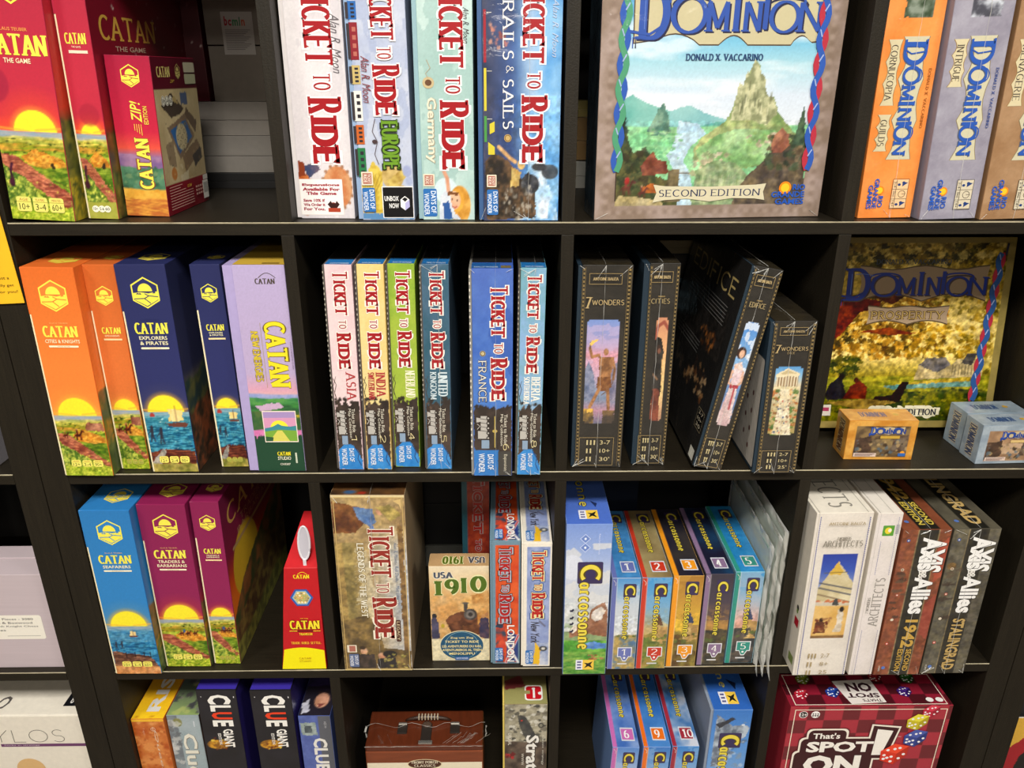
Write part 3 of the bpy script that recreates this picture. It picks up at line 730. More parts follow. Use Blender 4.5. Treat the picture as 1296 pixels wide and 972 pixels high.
# zipped travel edition (front bottom row of cell one)
b = GBox('game_box', 'short crimson box with component photo on its side, on the top row at left', 13.0, 4.1, A_, 5.4, 19.1, 14.5, '8c1030', 1.8, 0, finish='ink', bev=.1)
a = b.art('front', 7, 12); a.vg([(0, 'a81238'), (.45, 'c41c3c'), (.56, 'e0503c'), (.62, '8a6a9a')])
a.below(.6, .05, .3, ('7a5a8a', 'a27a9a', 3, .8)); a.below(.68, .03, .4, ('3a6a4a', '5c8a6a', 3, 1)); a.blobs(40, (0, 1, .68, .82), (.15, .35), ['2f5a44', '4a7a58', '6a8a60'])
a.below(.82, .02, .5, ('d8952c', 'e8b448', 3, 1)); a.below(.9, .03, .4, ('c06a2c', 'e09a3c', 3.5, .8, 3), seed=4)
for i in range(6): a.line([(0, .88 + i * .02), (1, .93 + i * .02)], .06, '9a4a20', .6)
b.put(a)
k = b.ink('front'); hex_logo(k, .52, .12, 2.5, 'b01838'); k.cut('printed_logo', b); k.text('ZIP!', .42, .27, .66, .4, YEL, -1, 'sans', shear=.3, bold=.03); k.text('EDITION', .7, .3, .8, .41, YEL, -1, 'sans', bold=.01)
for i in range(4): k.line([(.47 + i * .05, .41), (.47 + i * .05, .45 + .01 * i)], .06, YEL)
k.text('CATAN', .42, .5, .74, .82, YEL, -1, weight=.2, serif=.1, outline='8a4a30', ow=.08); b.done(k)
a = b.art('right', 6, 13); a.vg([(0, '5c0c20'), (.2, '5c0c20'), (.2001, 'd8c48c'), (.4, 'dcca98'), (.8, 'ccb888'), (.8001, '8c1224'), (1, '7c1020')])
a.mix(((a.T > .2) & (a.T < .79)).astype(float), ('b59c6c', 'd9c496', 2, .3), .7)
a.poly([(.1, .3), (.35, .22), (.62, .33), (.5, .36), (.3, .38)], '4a3c30'); a.poly([(.3, .26), (.42, .24), (.5, .3)], 'b8a068'); a.poly([(.56, .22), (.72, .22), (.72, .3), (.56, .3)], '5a6a8a')
a.poly([(.18, .44), (.62, .36), (.8, .52), (.4, .66)], '8a7258'); a.poly([(.24, .46), (.62, .4), (.74, .52), (.4, .62)], '2a6aa8'); a.disc(.49, .51, 1.9, 1.7, 'd8c89a')
a.poly([(.66, .32), (.9, .42), (.84, .5), (.62, .37)], '6f5a44'); a.poly([(.1, .55), (.28, .52), (.3, .7), (.14, .68)], '9a8464'); a.poly([(.45, .64), (.85, .54), (.95, .62), (.5, .75)], '8a6f50')
a.poly([(.7, .65), (.92, .6), (.95, .68), (.74, .73)], '3c3430'); a.disc(.22, .74, .9, .8, 'c8803c'); a.poly([(.36, .76), (.55, .74), (.55, .8), (.36, .8)], 'd8c8a0')
a.blobs(25, (.1, .9, .4, .75), (.1, .4), ['a88a60', '7a6448', 'd8c8a0', '4a4038'], .6, .7); b.put(a)
k = b.ink('right'); k.text('CATAN', .1, .06, .38, .125, 'e0d07a', weight=.18, serif=.1); hex_logo(k, .56, .09, 1.8, '5c0c20', 'e0d07a'); k.text('ZIP!', .36, .14, .46, .16, 'e0b848', font='sans', shear=.3)
k.rect(.7, .03, .97, .095, 'd8d0b0', .2); k.rect(.7, .105, .97, .17, 'c8c8a0', .2)
for u in (.16, .24, .32): k.disc(u, .27, .62, .62, 'f0ecd8'); k.disc(u, .27, .54, .54, '4a4238'); k.disc(u, .27, .48, .48, 'f0ecd8')
for i, u in enumerate((.16, .24, .32)): k.text(('10+', '3-4', '60')[i], u - .03, .255, u + .03, .285, '2a2620', font='sans', bold=.02)
for j in range(5):
    for i in range(5): 
        if (i + j) % 2 == 0: k.ring(.38 + i * .055, .44 + j * .035, .28, .07, '6a5a3c', 10)
for i in range(9): k.rect(.05, .815 + i * .018, (.35, .3, .42)[i % 3] if i < 3 else .6, .82 + i * .018, 'd8a898')
for i in range(12): k.rect(.66 + (i % 4) * .055, .86 + (i // 4) * .025, .7 + (i % 4) * .055, .875 + (i // 4) * .025, 'd8a898')
k.rect(.84, .84, .98, .97, 'f0ece0'); 
for i in range(11): k.rect(.86 + i * .01, .855, .864 + i * .01, .93, '202020')
k.rect(.86, .8, .98, .835, 'e0dcd0'); k.text('CATAN', .45, .83, .55, .85, 'e8c040', weight=.2); b.done(k, 'side_lettering')

# second shelf, left cell
ORG = ('e06c28', 'ee8236', 'fb963a')
settler('bright orange game box with riders and castle, leftmost on the second shelf', -.0 + .02, -.6, B_, 6.75, 29.6, .9, *ORG, 'knights', ['CITIES & KNIGHTS'], ['12+', '3-4', '90+'], seed=21)
settler('slim orange game box between the wide orange one and the navy one', 6.95, 1.4, B_, 4.1, 29.5, .6, 'cc6428', 'da7234', 'ea8838', 'knights', ['CITIES & KNIGHTS'], ['12+', '5-6', '90+'], narrow=True, ttl=(.285, .315), seed=23, logo_t=.14)
NAV = ('262b58', '2a2f62', '4a4660')
settler('wide navy game box with sailing ship and jetty under a yellow sun', 11.75, .5, B_, 6.5, 29.75, 0, *NAV, 'sea', ['EXPLORERS', '& PIRATES'], ['12+', '2-4', '90+'], seed=25, side=side_seaside)
settler('slim navy game box with small ship, beside the lilac one', 20.95, 1.9, B_, 3.9, 29.4, -.4, *NAV, 'sea', ['EXPLORERS', '& PIRATES'], ['12+', '5-6', '90+'], narrow=True, ttl=(.275, .305), seed=27, logo_t=.13, side=side_seaside)
# lilac one
b = GBox('game_box', 'lilac game box with yellow vertical title and green valley picture', 25.36, .5, B_, 7.95, 29.65, 29.4, 'b3a4cc', .1, finish='ink', bev=.12, lid=(6.7, 'ad9fcb'))
a = b.art('front', 7, 31); a.vg([(0, 'b6a7cc'), (.5, 'b9a6c8'), (.58, 'd8a0b4'), (.615, 'e0b0a8')])
a.below(.6, .015, .25, ('8a9ac8', 'a8a8d0')); a.below(.62, .015, .4, ('2f7a44', '5a9a4c', 3, .6, 3)); a.below(.65, .02, .3, ('3f8a3c', '2a5a34', 3, .5, 3), seed=3)
a.poly([(.1, .66), (.6, .645), (.7, .67), (.2, .69)], 'c8a8c4'); a.below(.69, .01, .5, ('2c5a30', '4f6a38', 3, 1), seed=4); a.blobs(12, (.8, 1, .7, .78), (.2, .4), ['c8b028', '3a5a2c']); a.below(.785, .01, .4, ('e08ab8', 'd070a8'), seed=5)
a.blobs(40, (0, 1, .83, .86), (.4, .7), ['1f4630']); a.below(.84, .02, 1, '1f4630', seed=6); b.put(a)
k = b.ink('front'); k.text('CATAN', .5, .06, .82, .085, '4a4030', weight=.2, serif=.1); k.line([(u / 10 * .28 + .56, .058 - .022 * math.sin(u / 10 * PI)) for u in range(11)], .08, '4a4030')
k.text('CATAN', .56, .255, .9, .565, 'f0dc28', 1, weight=.2, serif=.1, outline='6a5a20', ow=.08); k.line([(.5, .26), (.5, .57)], .05, 'a89438'); k.text('NEW ENERGIES', .33, .3, .45, .54, 'd8c038', 1, weight=.18, outline='6a5a30', ow=.04)
k.text('KLAUS & BENJAMIN TEUBER', .955, .35, .98, .48, '6a5a80', 1, 'sans')
k.rect(.345, .685, .925, .845, 'f0e0d0'); k.rect(.36, .69, .91, .84, 'a890c0'); k.rect(.36, .72, .91, .77, 'd898b8'); k.disc(.62, .775, 1.25, 1.25, 'f8e63c', a1=180); k.poly([(.36, .775), (.5, .765), (.6, .75), (.66, .76), (.8, .765), (.91, .76), (.91, .84), (.36, .84)], '3c8a94')
k.poly([(.36, .79), (.6, .78), (.91, .785), (.91, .84), (.36, .84)], '7aa83c'); k.poly([(.58, .785), (.66, .785), (.78, .84), (.42, .84)], 'd8d060'); k.poly([(.36, .815), (.5, .82), (.48, .84), (.36, .84)], '2f5a38')
k.text('CATAN', .53, .895, .76, .915, 'f0dc28', weight=.2); k.text('STUDIO', .53, .92, .76, .938, 'f0ecd0', font='sans', bold=.03); k.text('CN3207', .56, .955, .74, .966, 'e8e4d0', font='sans', bold=.03); k.rect(.84, .9, .87, .955, 'c8d0b8'); b.done(k)
k = b.ink('top'); k.rect(0.17, .0, 1, 1, 'caa63c'); k.rect(.62, .965, .9, .985, '6a5020'); b.done(k, 'top_print')

# third shelf, left cell
def side_rocks(b):
    a = b.art('right', 4, 8); a.vg([(0, '6a1a3c'), (.35, '80203c'), (.5, 'c8501c'), (.6, 'd8701c')])
    a.disc(.28, .5, 6.2, 6.2, 'c8a828', .2); a.poly([(0, .72), (.2, .58), (.45, .5), (.75, .42), (1, .38), (1, 1), (0, 1)], ('3f4a28', '8a5a30', 3, .5)); a.poly([(0, .8), (.4, .68), (1, .6), (1, 1), (0, 1)], ('4f3a24', '7c6a34', 3.5, .8)); a.below(.88, .05, .2, ('5a5a2c', '8a8a3c', 3, 1))
    k = b.ink('right'); k.text('CATAN', .08, .085, .92, .2, 'c8a050', weight=.2, serif=.1); k.text('TRADERS &', .26, .225, .74, .26, 'b89060', weight=.18); k.text('BARBARIANS', .2, .275, .8, .31, 'b89060', weight=.18); k.rect(.1, .335, .9, .355, 'b09060', .2); b.done(k, 'side_lettering')
    return a
settler('bright blue game box with a sailing boat and pier, leftmost of the third shelf', .4, -.5, C_, 7.2, 29.5, .3, '2a78b8', '2f80c0', '6a90a8', 'seaf', ['SEAFARERS'], ['10+', '3-4', '60+'], seed=41, ttl=(.255, .305))
PLM = ('861c4c', '8c1f50', 'b83a3c')
settler('wide plum red game box with an ox cart crossing fields', 7.75, 1.0, C_, 7.05, 29.5, .6, *PLM, 'barb', ['TRADERS &', 'BARBARIANS'], ['12+', '2-4', '90+'], seed=43, ttl=(.262, .312))
settler('slim plum red game box whose right side shows a big sun', 15.1, 1.55, C_, 4.2, 29.6, .9, *PLM, 'barb', ['TRADERS &', 'BARBARIANS'], ['12+', '5-6', '90+'], narrow=True, ttl=(.27, .3), seed=45, side=side_rocks, logo_t=.12)

# red travel game with hang loop
r = empty('travel_game_box', world(26.2, .2, C_ + .02), 'small red and yellow sloping box with a white hang loop on top', 'board game')
bm = bmesh.new()
prof = [(0, 0), (6.95, 0), (6.95, 3), (7.2 - .45, 8), (5.35 + 1.9, 18.9)]
FB = [(0, 0, 0), (6.98, 0, 0), (6.95, 0, 4.2), (7.15, 0, 19.0), (2.2, 0, 19.0), (.9, 0, 12), (.35, 0, 4.2)]
FB = [(0.0, 0, 0), (6.98, 0, 0), (7.05, 0, 6), (7.25, 0, 19.0), (2.25, 0, 19.0), (1.3, 0, 11.0), (.55, 0, 4)]
BK = [(0.0, 9, 0), (6.98, 9, 0), (7.05, 9, 6), (6.6, 9, 23.4), (3.6, 9, 23.4), (1.3, 9, 11.0), (.55, 9, 4)]
fv = [bm.verts.new(Vector(p) * CM) for p in FB]; bv = [bm.verts.new(Vector(p) * CM) for p in BK]
bm.faces.new(fv); bm.faces.new(bv[::-1])
for i in range(7): bm.faces.new((fv[(i + 1) % 7], fv[i], bv[i], bv[(i + 1) % 7]))
bmesh.ops.recalc_face_normals(bm, faces=bm.faces); bmesh.ops.bevel(bm, geom=list(bm.edges), offset=.0006, segments=1, affect='EDGES')
bm_obj('box_body', bm, card('c01820'), r)
fc = Face((0, 0, 0), (1, 0, 0), (0, 0, 1), (0, -1, 0), 7, 19); k = Ink(fc)
yp = [(.0, 1)] + [(u / 10, .805 - .03 * math.sin(u / 10 * PI)) for u in range(1, 11)] + [(1, 1)]; yp = [(max(p[0], .03 if p[1] < .9 else .005), min(p[1], .995)) for p in yp]
k.poly([(p[0] * .985 + .005, p[1]) for p in yp], 'f4e60a')
k.text('CATAN', .5, .062, .84, .098, 'f4dc28', weight=.2); k.line([(.6 + .2 * u / 10, .058 - .02 * math.sin(u / 10 * PI)) for u in range(11)], .09, 'f4dc28')
hx = lambda u, t, r_: [(u + r_ * math.cos(math.radians(60 * i)) / 7, t + r_ * math.sin(math.radians(60 * i)) / 19) for i in range(6)]
k.poly(hx(.63, .28, 1.75), '2f5aa8'); k.poly(hx(.63, .28, 1.45), '8ab0d0'); k.poly(hx(.63, .28, 1.25), 'd8c070')
rs = random.Random(4)
for q in range(-2, 3):
    for p in range(-2, 3):
        if abs(q + p) > 2: continue
        uu, tt = .63 + (q + p / 2) * .48 / 7, .28 + p * .42 / 19
        k.disc(uu, tt, .17, .17, rs.choice(['f0e8c8', '3a3a2a', '7a9a48', 'c88a40']), 10); k.disc(uu, tt, .08, .08, 'f4ecc8', 8)
k.text('KLAUS TEUBER', .55, .475, .72, .483, 'f4dc28', font='sans')
k.text('CATAN', .3, .5, .95, .585, 'f6de30', weight=.2, serif=.1, outline='7a3a10', ow=.08); k.rect(.28, .6, .45, .606, 'f4dc28'); k.rect(.45, .598, .8, .608, '5a1010'); k.rect(.8, .6, .96, .606, 'f4dc28')
k.text('TRAVELER', .48, .622, .78, .645, 'f6de30', font='serif', weight=.18); k.text('TRADE. BUILD. SETTLE.', .28, .71, .95, .735, 'f4b830', weight=.22, serif=.12)
k.text('CATAN', .42, .87, .68, .89, 'c8a010', weight=.2); k.text('STUDIO', .42, .9, .68, .918, 'c8a010', font='sans')
k.done('lettering', M['ink'], r)
bm = bmesh.new()   # flat loop lying against the sloping top
pts = [(5.6, 1.2, 19.6), (5.6, 1.8, 20.0), (5.55, 2.4, 20.6)]
add_box(bm, 5.1, 5.6, .35, .5, 18.2, 20.2, .04, 1)
add_tube(bm, [(5.35 + .85 * math.cos(t) , .7 + .35 * (2.6 + 2.6 * math.sin(t)) * .5, 22.6 + 2.6 * math.sin(t)) for t in [2 * PI * i / 20 for i in range(20)]], .16, 6, True)
lp = bm_obj('hang_loop', bm, mat('white_plastic_loop', 'd8d4d8', .35), r); lp['label'] = 'white plastic hang loop'
bm = bmesh.new(); bmesh.ops.create_circle(bm, cap_ends=True, segments=20, radius=1)
for v in bm.verts: v.co = Vector((5.35 + .8 * v.co.x, .7 + .35 * (2.6 + 2.5 * v.co.y) * .5, 22.6 + 2.5 * v.co.y)) * CM
bmesh.ops.solidify(bm, geom=list(bm.faces), thickness=.0008)
bm_obj('loop_plate', bm, mat('frosted_loop_plate', 'b8b4bc', .3), lp)
# ------------------------------------------------------------------ railway games
RED = 'a41a22'
def rail_title(k, u0, u1, t0, t1, col=RED, out='f4efe4', ow=.15, wt=.3, u1b=None, out2=None):
    """TICKET TO RIDE running down the spine, capitals larger"""
    H = t1 - t0; W = u1 - u0; q = t0
    for word, ln, hh, lift in (('T', .085, 1.0, 0), ('ICKET', .36, .8, .04), (None, .035, 0, 0), ('TO', .1, .5, .22), (None, .035, 0, 0), ('R', .1, 1.0, 0), ('IDE', .285, .8, .04)):
        if word: 
            k.text(word, u0 + W * lift, q, u0 + W * (lift + hh), q + H * ln - .006, col, 1, weight=wt, contrast=.6, serif=.1, outline=out, ow=ow * .8, outline2=out2, ow2=ow + .1)
        q += H * ln
def publisher(k, u0, t0, u1, t1):
    k.rect(u0, t0, u1, t1, '2f6fb4', .2)
    m = (u0 + u1) / 2; d = (u1 - u0) * .06
    k.text('DAYS OF', m + d, t0 + (t1 - t0) * .08, u1 - d, t1 - (t1 - t0) * .12, 'e8eef4', 1, 'sans', bold=.04)
    k.text('WONDER', u0 + d, t0 + (t1 - t0) * .16, m - d, t1 - (t1 - t0) * .05, 'e8eef4', 1, 'sans', bold=.04)
def medal(k, u0, t0, u1, t1):
    k.rect(u0, t0, u1, t1, 'e8dcc4', .08); k.rect(u0 + (u1-u0)*.12, t0 + (t1-t0)*.1, u1 - (u1-u0)*.12, t1 - (t1-t0)*.1, 'b06a58', .05)
    k.text('TICKET', u0 + (u1-u0)*.55, t0 + (t1-t0)*.15, u0 + (u1-u0)*.8, t1 - (t1-t0)*.15, 'f0e8d8', 1, 'sans', bold=.03); k.text('RIDE', u0 + (u1-u0)*.2, t0 + (t1-t0)*.2, u0 + (u1-u0)*.48, t1 - (t1-t0)*.2, 'f0e8d8', 1, 'sans', bold=.03)
def loco(k, u0, t0, u1, t1, col='b9b4ac', dark='2a2422'):
    """small engine drawn lengthwise, chimney to the left"""
    W, H = u1 - u0, t1 - t0; P = lambda a, b: (u0 + a * W, t0 + b * H)
    k.poly([P(.35, .08), P(.8, .08), P(.8, .55), P(.35, .55)], col); k.poly([P(.15, .5), P(.85, .5), P(.85, .72), P(.15, .72)], col)
    k.poly([P(.05, .12), P(.35, .14), P(.35, .24), P(.05, .26)], col); k.poly([P(.4, .76), P(.95, .76), P(.95, 1), P(.4, 1)], '8aa0b8')
    for i in range(5): k.disc(*P(.88, .14 + i * .14), W * k.f.w * .14, W * k.f.w * .14, dark, 10); k.disc(*P(.88, .14 + i * .14), W * k.f.w * .07, W * k.f.w * .07, col, 8)
    for i in range(4): k.line([P(.3, .15 + i * .11), P(.84, .18 + i * .11)], .06, dark)
    k.line([P(.1, .3), P(.3, .36), P(.1, .45)], .1, col)
def map_box(label, x, y, w, h, lean, c1, c2, name, num, ncol, tcol=RED, out='f4efe4', wide=False, finish='ink_gloss', name2=None, seed=1, seam=False):
    b = GBox('game_box', label, x, y, B_, w, h, 29.4, c1, lean, finish=finish, bev=.06, lid=(w - .3, '55504a'), group=None)
    a = b.art('front', 7, seed); a.vg([(0, c1), (.35, c2), (1, c2)]); a.mix(np.ones_like(a.X), (c1, c2, 2.5, .5), .55)
    a.mix((fbm(a.X * .7, a.Y * .7, seed + 40) > .56) * 1.0, c2, .4)
    if wide: a.poly([(.0, .3), (.3, .22), (.5, .35), (.2, .5), (0, .48)], (c1, '3a5cb0', 2), .6)
    a.poly([(.0, .655), (.1, .67), (.2, .645), (.3, .665), (.42, .64), (.6, .67), (.75, .645), (1, .64), (1, 1), (0, 1)], ('2e2622', '4a3c34', 2.5, .6))
    a.blobs(14, (0, 1, .63, .66), (.15, .28), ['2e2622'])
    a.blobs(30, (0, .25, .64, .9), (.05, .16), ['6a5648', '4a3a30'])
    a.poly([(0, .9), (.3, .865), (.62, .868), (.8, .9), (1, .96), (1, 1), (0, 1)], ('2a7cc4', '3f92d6', 2))
    b.put(a); k = b.ink('front')
    rail_title(k, .33, .84, .03, .49, tcol, out)
    k.cut('title_lettering', b)
    fc = 1.4 if wide else 1
    k.text(name, .56, .5, .9, .635 if not name2 else .62, ncol, 1, weight=.16, serif=.1)
    if name2: k.text(name2, .28, .5, .5, .635, ncol, 1, weight=.16, serif=.06)
    k.line([(.1, .53), (.2, .56), (.12, .6), (.2, .64)], .07, '4a4038'); k.line([(.2, .52), (.08, .57), (.14, .62)], .05, '4a4038')
    loco(k, .12, .675, .5, .865); k.cut('region_lettering', b)
    k.text('Ticket to Ride', .68, .68, .8, .8, 'e8e0cc', 1, 'sans'); k.text('Map Collection', .54, .68, .66, .83, 'e8e0cc', 1, 'sans')
    k.text(num, .62, .815, .82, .855, 'f0e0a8', 1, weight=.14, serif=.1)
    k.text('DAYS OF', .5, .885, .68, .955, 'e8f0f8', 1, 'sans', bold=.04); k.text('WONDER', .22, .885, .42, .975, 'e8f0f8', 1, 'sans', bold=.04)
    k.line([(.72, .88), (.85, .91), (.8, .94), (.92, .975)], .08, '2a3a6a')
    if wide: k.rect(.66, .875, 1, .99, '3a3836'); k.text('Expansion', .76, .89, .88, .97, 'd8d0b8', 1, 'sans')
    b.done(k, 'series_lettering')
    k = b.ink('top'); k.rect(.1, .9, .98, .998, '2a7cc4'); k.text('DAYS OF WONDER', .25, .965, .9, .99, 'd8e8f4', font='sans', bold=.03); k.rect(.08, .0, .98, .9, '2a2826'); b.done(k, 'top_print')
    k = b.ink('front')
    for i in range(26): k.rect(.005, .03 + i * .024, .035, .04 + i * .024, 'b8b0a0')
    b.done(k, 'ruler_print')
    if seam: b.film(seed, .62, 8)
    return b
map_box('pale pink railway map box with numeral 1, first of its row', 37.62, .85, 3.8, 29.55, .8, 'e0c0c4', 'ecd4d2', 'ASIA', '1', 'b03a3c', seed=51)
map_box('pale yellow railway map box with numeral 2', 41.65, .8, 3.75, 29.6, 1.0, 'efc878', 'e8d494', 'INDIA', '2', 'b03a3c', name2='SWITZERLAND', seed=52)
map_box('green and yellow railway map box with numeral 4', 45.55, 1.55, 3.8, 29.5, .9, '8aac38', 'a8bc44', 'NEDERLAND', '4', 'f4eecb', seed=53)
map_box('dark teal railway map box with numeral 5', 50.1, .8, 3.8, 29.6, .7, '4f6c86', '2f5a6c', 'UNITED', '5', 'd4e2e6', name2='KINGDOM', seed=54, finish='ink_wrap', seam=True)
def wide_map():
    b = GBox('game_box', 'wide royal blue railway map box with numeral 6 and bare blue gap before it', 56.75, -1.2, B_, 5.65, 29.5, 29.4, '3a5cb0', .3, finish='ink_wrap', bev=.06, lid=(5.3, '8a8880'))
    a = b.art('front', 7, 55); a.vg([(0, '4f6cb8'), (.4, '3a64b8'), (1, '4a8ad4')]); a.mix((fbm(a.X * .6, a.Y * .6, 70) - .3) * 1.4, '6f9ad8', .5)
    a.poly([(.5, .08), (1, .2), (1, .5), (.7, .42), (.4, .3)], '3358a8', .6)
    a.poly([(0, .655), (.3, .64), (.5, .66), (1, .64), (1, 1), (0, 1)], ('2e2622', '4a3c34', 2.5, .6)); a.blobs(16, (0, 1, .64, .66), (.15, .3), ['2e2622'])
    a.poly([(0, .865), (.66, .868), (.66, 1), (0, 1)], '2f78c0'); b.put(a)
    k = b.ink('front'); rail_title(k, .48, .88, .075, .62, RED, 'f4efe4'); k.cut('title_lettering', b)
    k.text('FRANCE', .2, .42, .38, .62, 'e4e0d0', 1, weight=.14, serif=.1, outline='2a3a6a', ow=.08); k.disc(.3, .385, .4, .4, 'c8b88a', 12); k.ring(.3, .385, .3, .1, '4a3a2a', 12)
    loco(k, .12, .675, .46, .855); k.line([(.58, .69), (.58, .85)], .14, 'b8a050'); k.disc(.58, .765, .35, .25, 'b8a050', 10); k.cut('region_lettering', b)
    k.text('Ticket to Ride', .8, .68, .88, .83, 'e8e0cc', 1, 'sans'); k.text('Map Collection', .7, .68, .78, .84, 'e8e0cc', 1, 'sans'); k.text('6', .78, .83, .92, .865, 'f0e0a8', 1, weight=.14, serif=0)
    k.text('DAYS OF', .4, .885, .55, .965, 'e8f0f8', 1, 'sans', bold=.04); k.text('WONDER', .18, .88, .33, .98, 'e8f0f8', 1, 'sans', bold=.04); k.rect(.66, .868, .99, .995, '403e3a'); k.text('Expansion', .78, .885, .88, .97, 'd8d0b8', 1, 'sans'); b.done(k, 'series_lettering')
    k = b.ink('top'); k.rect(.06, .9, .7, .998, '2a6ab4'); k.text('DAYS OF WONDER', .12, .965, .66, .99, 'd8e8f4', font='sans', bold=.03); k.rect(.72, .95, .95, .995, '8a7a50'); k.rect(.06, 0, .98, .89, '2a2826'); b.done(k, 'top_print')
    k = b.ink('front')
    for i in range(30): k.rect(.003, .03 + i * .03, .03, .042 + i * .03, 'e8e0d0')
    b.done(k, 'ruler_print'); b.film(55, .6, 8)
wide_map()
map_box('slim pale blue railway map box with numeral 8, last of its row', 62.8, -1.0, 3.55, 29.5, .8, '6fa4ac', '8ab0d8', 'IBERIA', '8', 'f4f0e4', name2='SOUTH KOREA', seed=56, finish='ink_wrap', seam=True)

def rail_big(label, x, y, w, lean, cols, seed, title, finish='ink_gloss', tray='aab4c0', out='f4efe8'):
    b = GBox('game_box', label, x, y, A_, w, 29.6, 29.4, cols[0], lean, finish=finish, bev=.06, lid=(w - .55, tray))
    a = b.art('front', 7, seed); a.fill((cols[0], cols[1], 2.2, .25)); a.mix((fbm(a.X * .5, a.Y * .25, seed + 9) > .55) * .6, cols[2])
    return b, a
# white one
b, a = rail_big('white railway box with red title and an expansions sticker on its foot', 34.9 + .25, 2.6, 7.3, .4, ('dcd4d6', 'e6e0e0', 'd2cccf'), 61, None, tray='ddd6d4')
a.disc(.72, .87, 2.0, 2.6, ('c87a4a', 'd8a070', 3, 1)); a.disc(.6, .89, 1.1, 1.5, ('e0b48c', 'c8865c', 3, 1)); a.disc(.1, .9, 1.2, 2.6, ('b4501e', 'd0783c', 3, .8)); a.poly([(.1, .79), (.32, .76), (.42, .8), (.2, .83)], ('3a4668', '6a5a6a', 3, 1)); a.poly([(0, .76), (.12, .77), (.14, .82), (0, .83)], '8a3a1c')
for i in range(16):
    t = i / 16 * 2 * PI; a.disc(.72 + 2.1 / a.w * math.cos(t), .87 + 2.7 / a.h * math.sin(t), .22, .22, 'a87a5c')
b.put(a); k = b.ink('front'); rail_title(k, .34, .9, -.05 + .14, .78, RED, 'faf6f2', .22); k.cut('title_lettering', b)
k.text('Alan R. Moon', .8, .2, .95, .42, '6a6468', 1, 'sans', shear=.4); b.done(k, 'designer_lettering')
k = b.ink('front'); k.rect(.08, .835, .82, .985, 'e6ddd4', .1); k.rect(.09, .837, .81, .983, 'f6f1ec', .1)
for s, t in (('Expansions', .855), ('Available For', .872), ('This Game', .889)): k.text(s, .13 + (len(s) < 10) * .06, t - .002, .77 - (len(s) < 10) * .06, t + .012, 'a03040', font='sans', bold=.12)
for s, t in (('Save 10% if', .918), ('We Order it', .936), ('For You.', .954)): k.text(s, .13, t - .001, .5, t + .012, 'a03040', font='sans', bold=.1)
k.disc(.64, .945, .45, .4, 'a0342c'); k.poly([(.54, .94), (.6, .925), (.62, .935), (.68, .935), (.7, .925), (.75, .94), (.7, .955), (.72, .97), (.56, .97), (.59, .955)], '3a1c18'); k.rect(.55, .955, .76, .972, 'b0442c')
b.done(k, 'sticker')
# europe
b, a = rail_big('pale blue railway box with tiny coloured wagons and a black square sticker', 43.1, 1.6, 7.05, -.1, ('b4bdd4', 'cdd2de', 'a2aecc'), 62, None, tray='8fa8c8')
a.poly([(0, .86), (.25, .76), (.42, .8), (.45, 1), (0, 1)], ('c8a83a', 'e0c85a', 3.5, 2)); 
for i in range(7): a.line([(.05, .97), (.02 + i * .07, .79 + .005 * i)], .06, '8a6a20', .8)
a.disc(.62, .82, 1.5, 1.6, ('b89a58', 'd8bc78', 3, 1)); a.poly([(.5, .84), (.75, .8), (.95, .79), (.9, .82), (.7, .85), (.9, .87), (.6, .88)], ('d8c06a', 'a8863c', 3, 1)); a.poly([(0, .97), (.5, .975), (1, .96), (1, 1), (0, 1)], '5a8ab8')
a.disc(.9, .8, .6, .7, '9fa8cc'); a.disc(.93, .84, .5, .5, 'a8b2d0'); b.put(a)
k = b.ink('front')
tcol = [('2f6ab0', .16, .225), ('8c2430', .235, .37), ('c8b070', .39, .46), ('e8e4dc', .485, .6), ('c8642c', .615, .69), ('2c7a48', .705, .82)]
for c, t0, t1 in tcol:
    k.rect(.06, t0, .2, t1, c); k.rect(.02, t0 + .004, .07, t1 - .004, '3a3438')
    for i in range(4): k.rect(.11, t0 + (t1 - t0) * (.12 + i * .22), .17, t0 + (t1 - t0) * (.24 + i * .22), '2f2c34' if c != '8c2430' else 'b86a5c')
k.cut('train_print', b)
rail_title(k, .4, .86, -.02 + .1, .585, RED, 'f4f0ec', .2); k.cut('title_lettering', b)
k.text('Alan R. Moon', .22, .355, .36, .53, '8a3a40', 1, 'sans', shear=.4); k.text('EUROPE', .5, .6, .78, .79, '6f9a2c', 1, weight=.24, serif=.1, outline='2a3a1c', ow=.12); k.line([(.4, .59), (.34, .64), (.42, .68), (.36, .73), (.42, .77)], .08, '5a4a4c'); k.disc(.37, .68, .3, .25, '4a3a3c', 10)
publisher(k, .1, .865, .32, .965); medal(k, .1, .8, .3, .855); b.done(k, 'series_lettering')
k = b.ink('front'); k.rect(.44, .86, .99, .992, 'f0ece8', .1); k.rect(.455, .864, .98, .989, '141316', .08); k.text('UNBOX', .48, .9, .73, .921, 'f4f2ee', font='sans', bold=.06); k.text('NOW', .56, .93, .73, .951, 'f4f2ee', font='sans', bold=.06)
k.poly([(.76, .915), (.84, .9), (.92, .915), (.92, .945), (.84, .96), (.76, .945)], 'f4f2ee'); k.poly([(.84, .93), (.92, .915), (.92, .945), (.84, .96)], 'b8b4e0'); k.poly([(.79, .913), (.84, .905), (.89, .913), (.84, .924)], '141316'); b.done(k, 'sticker')
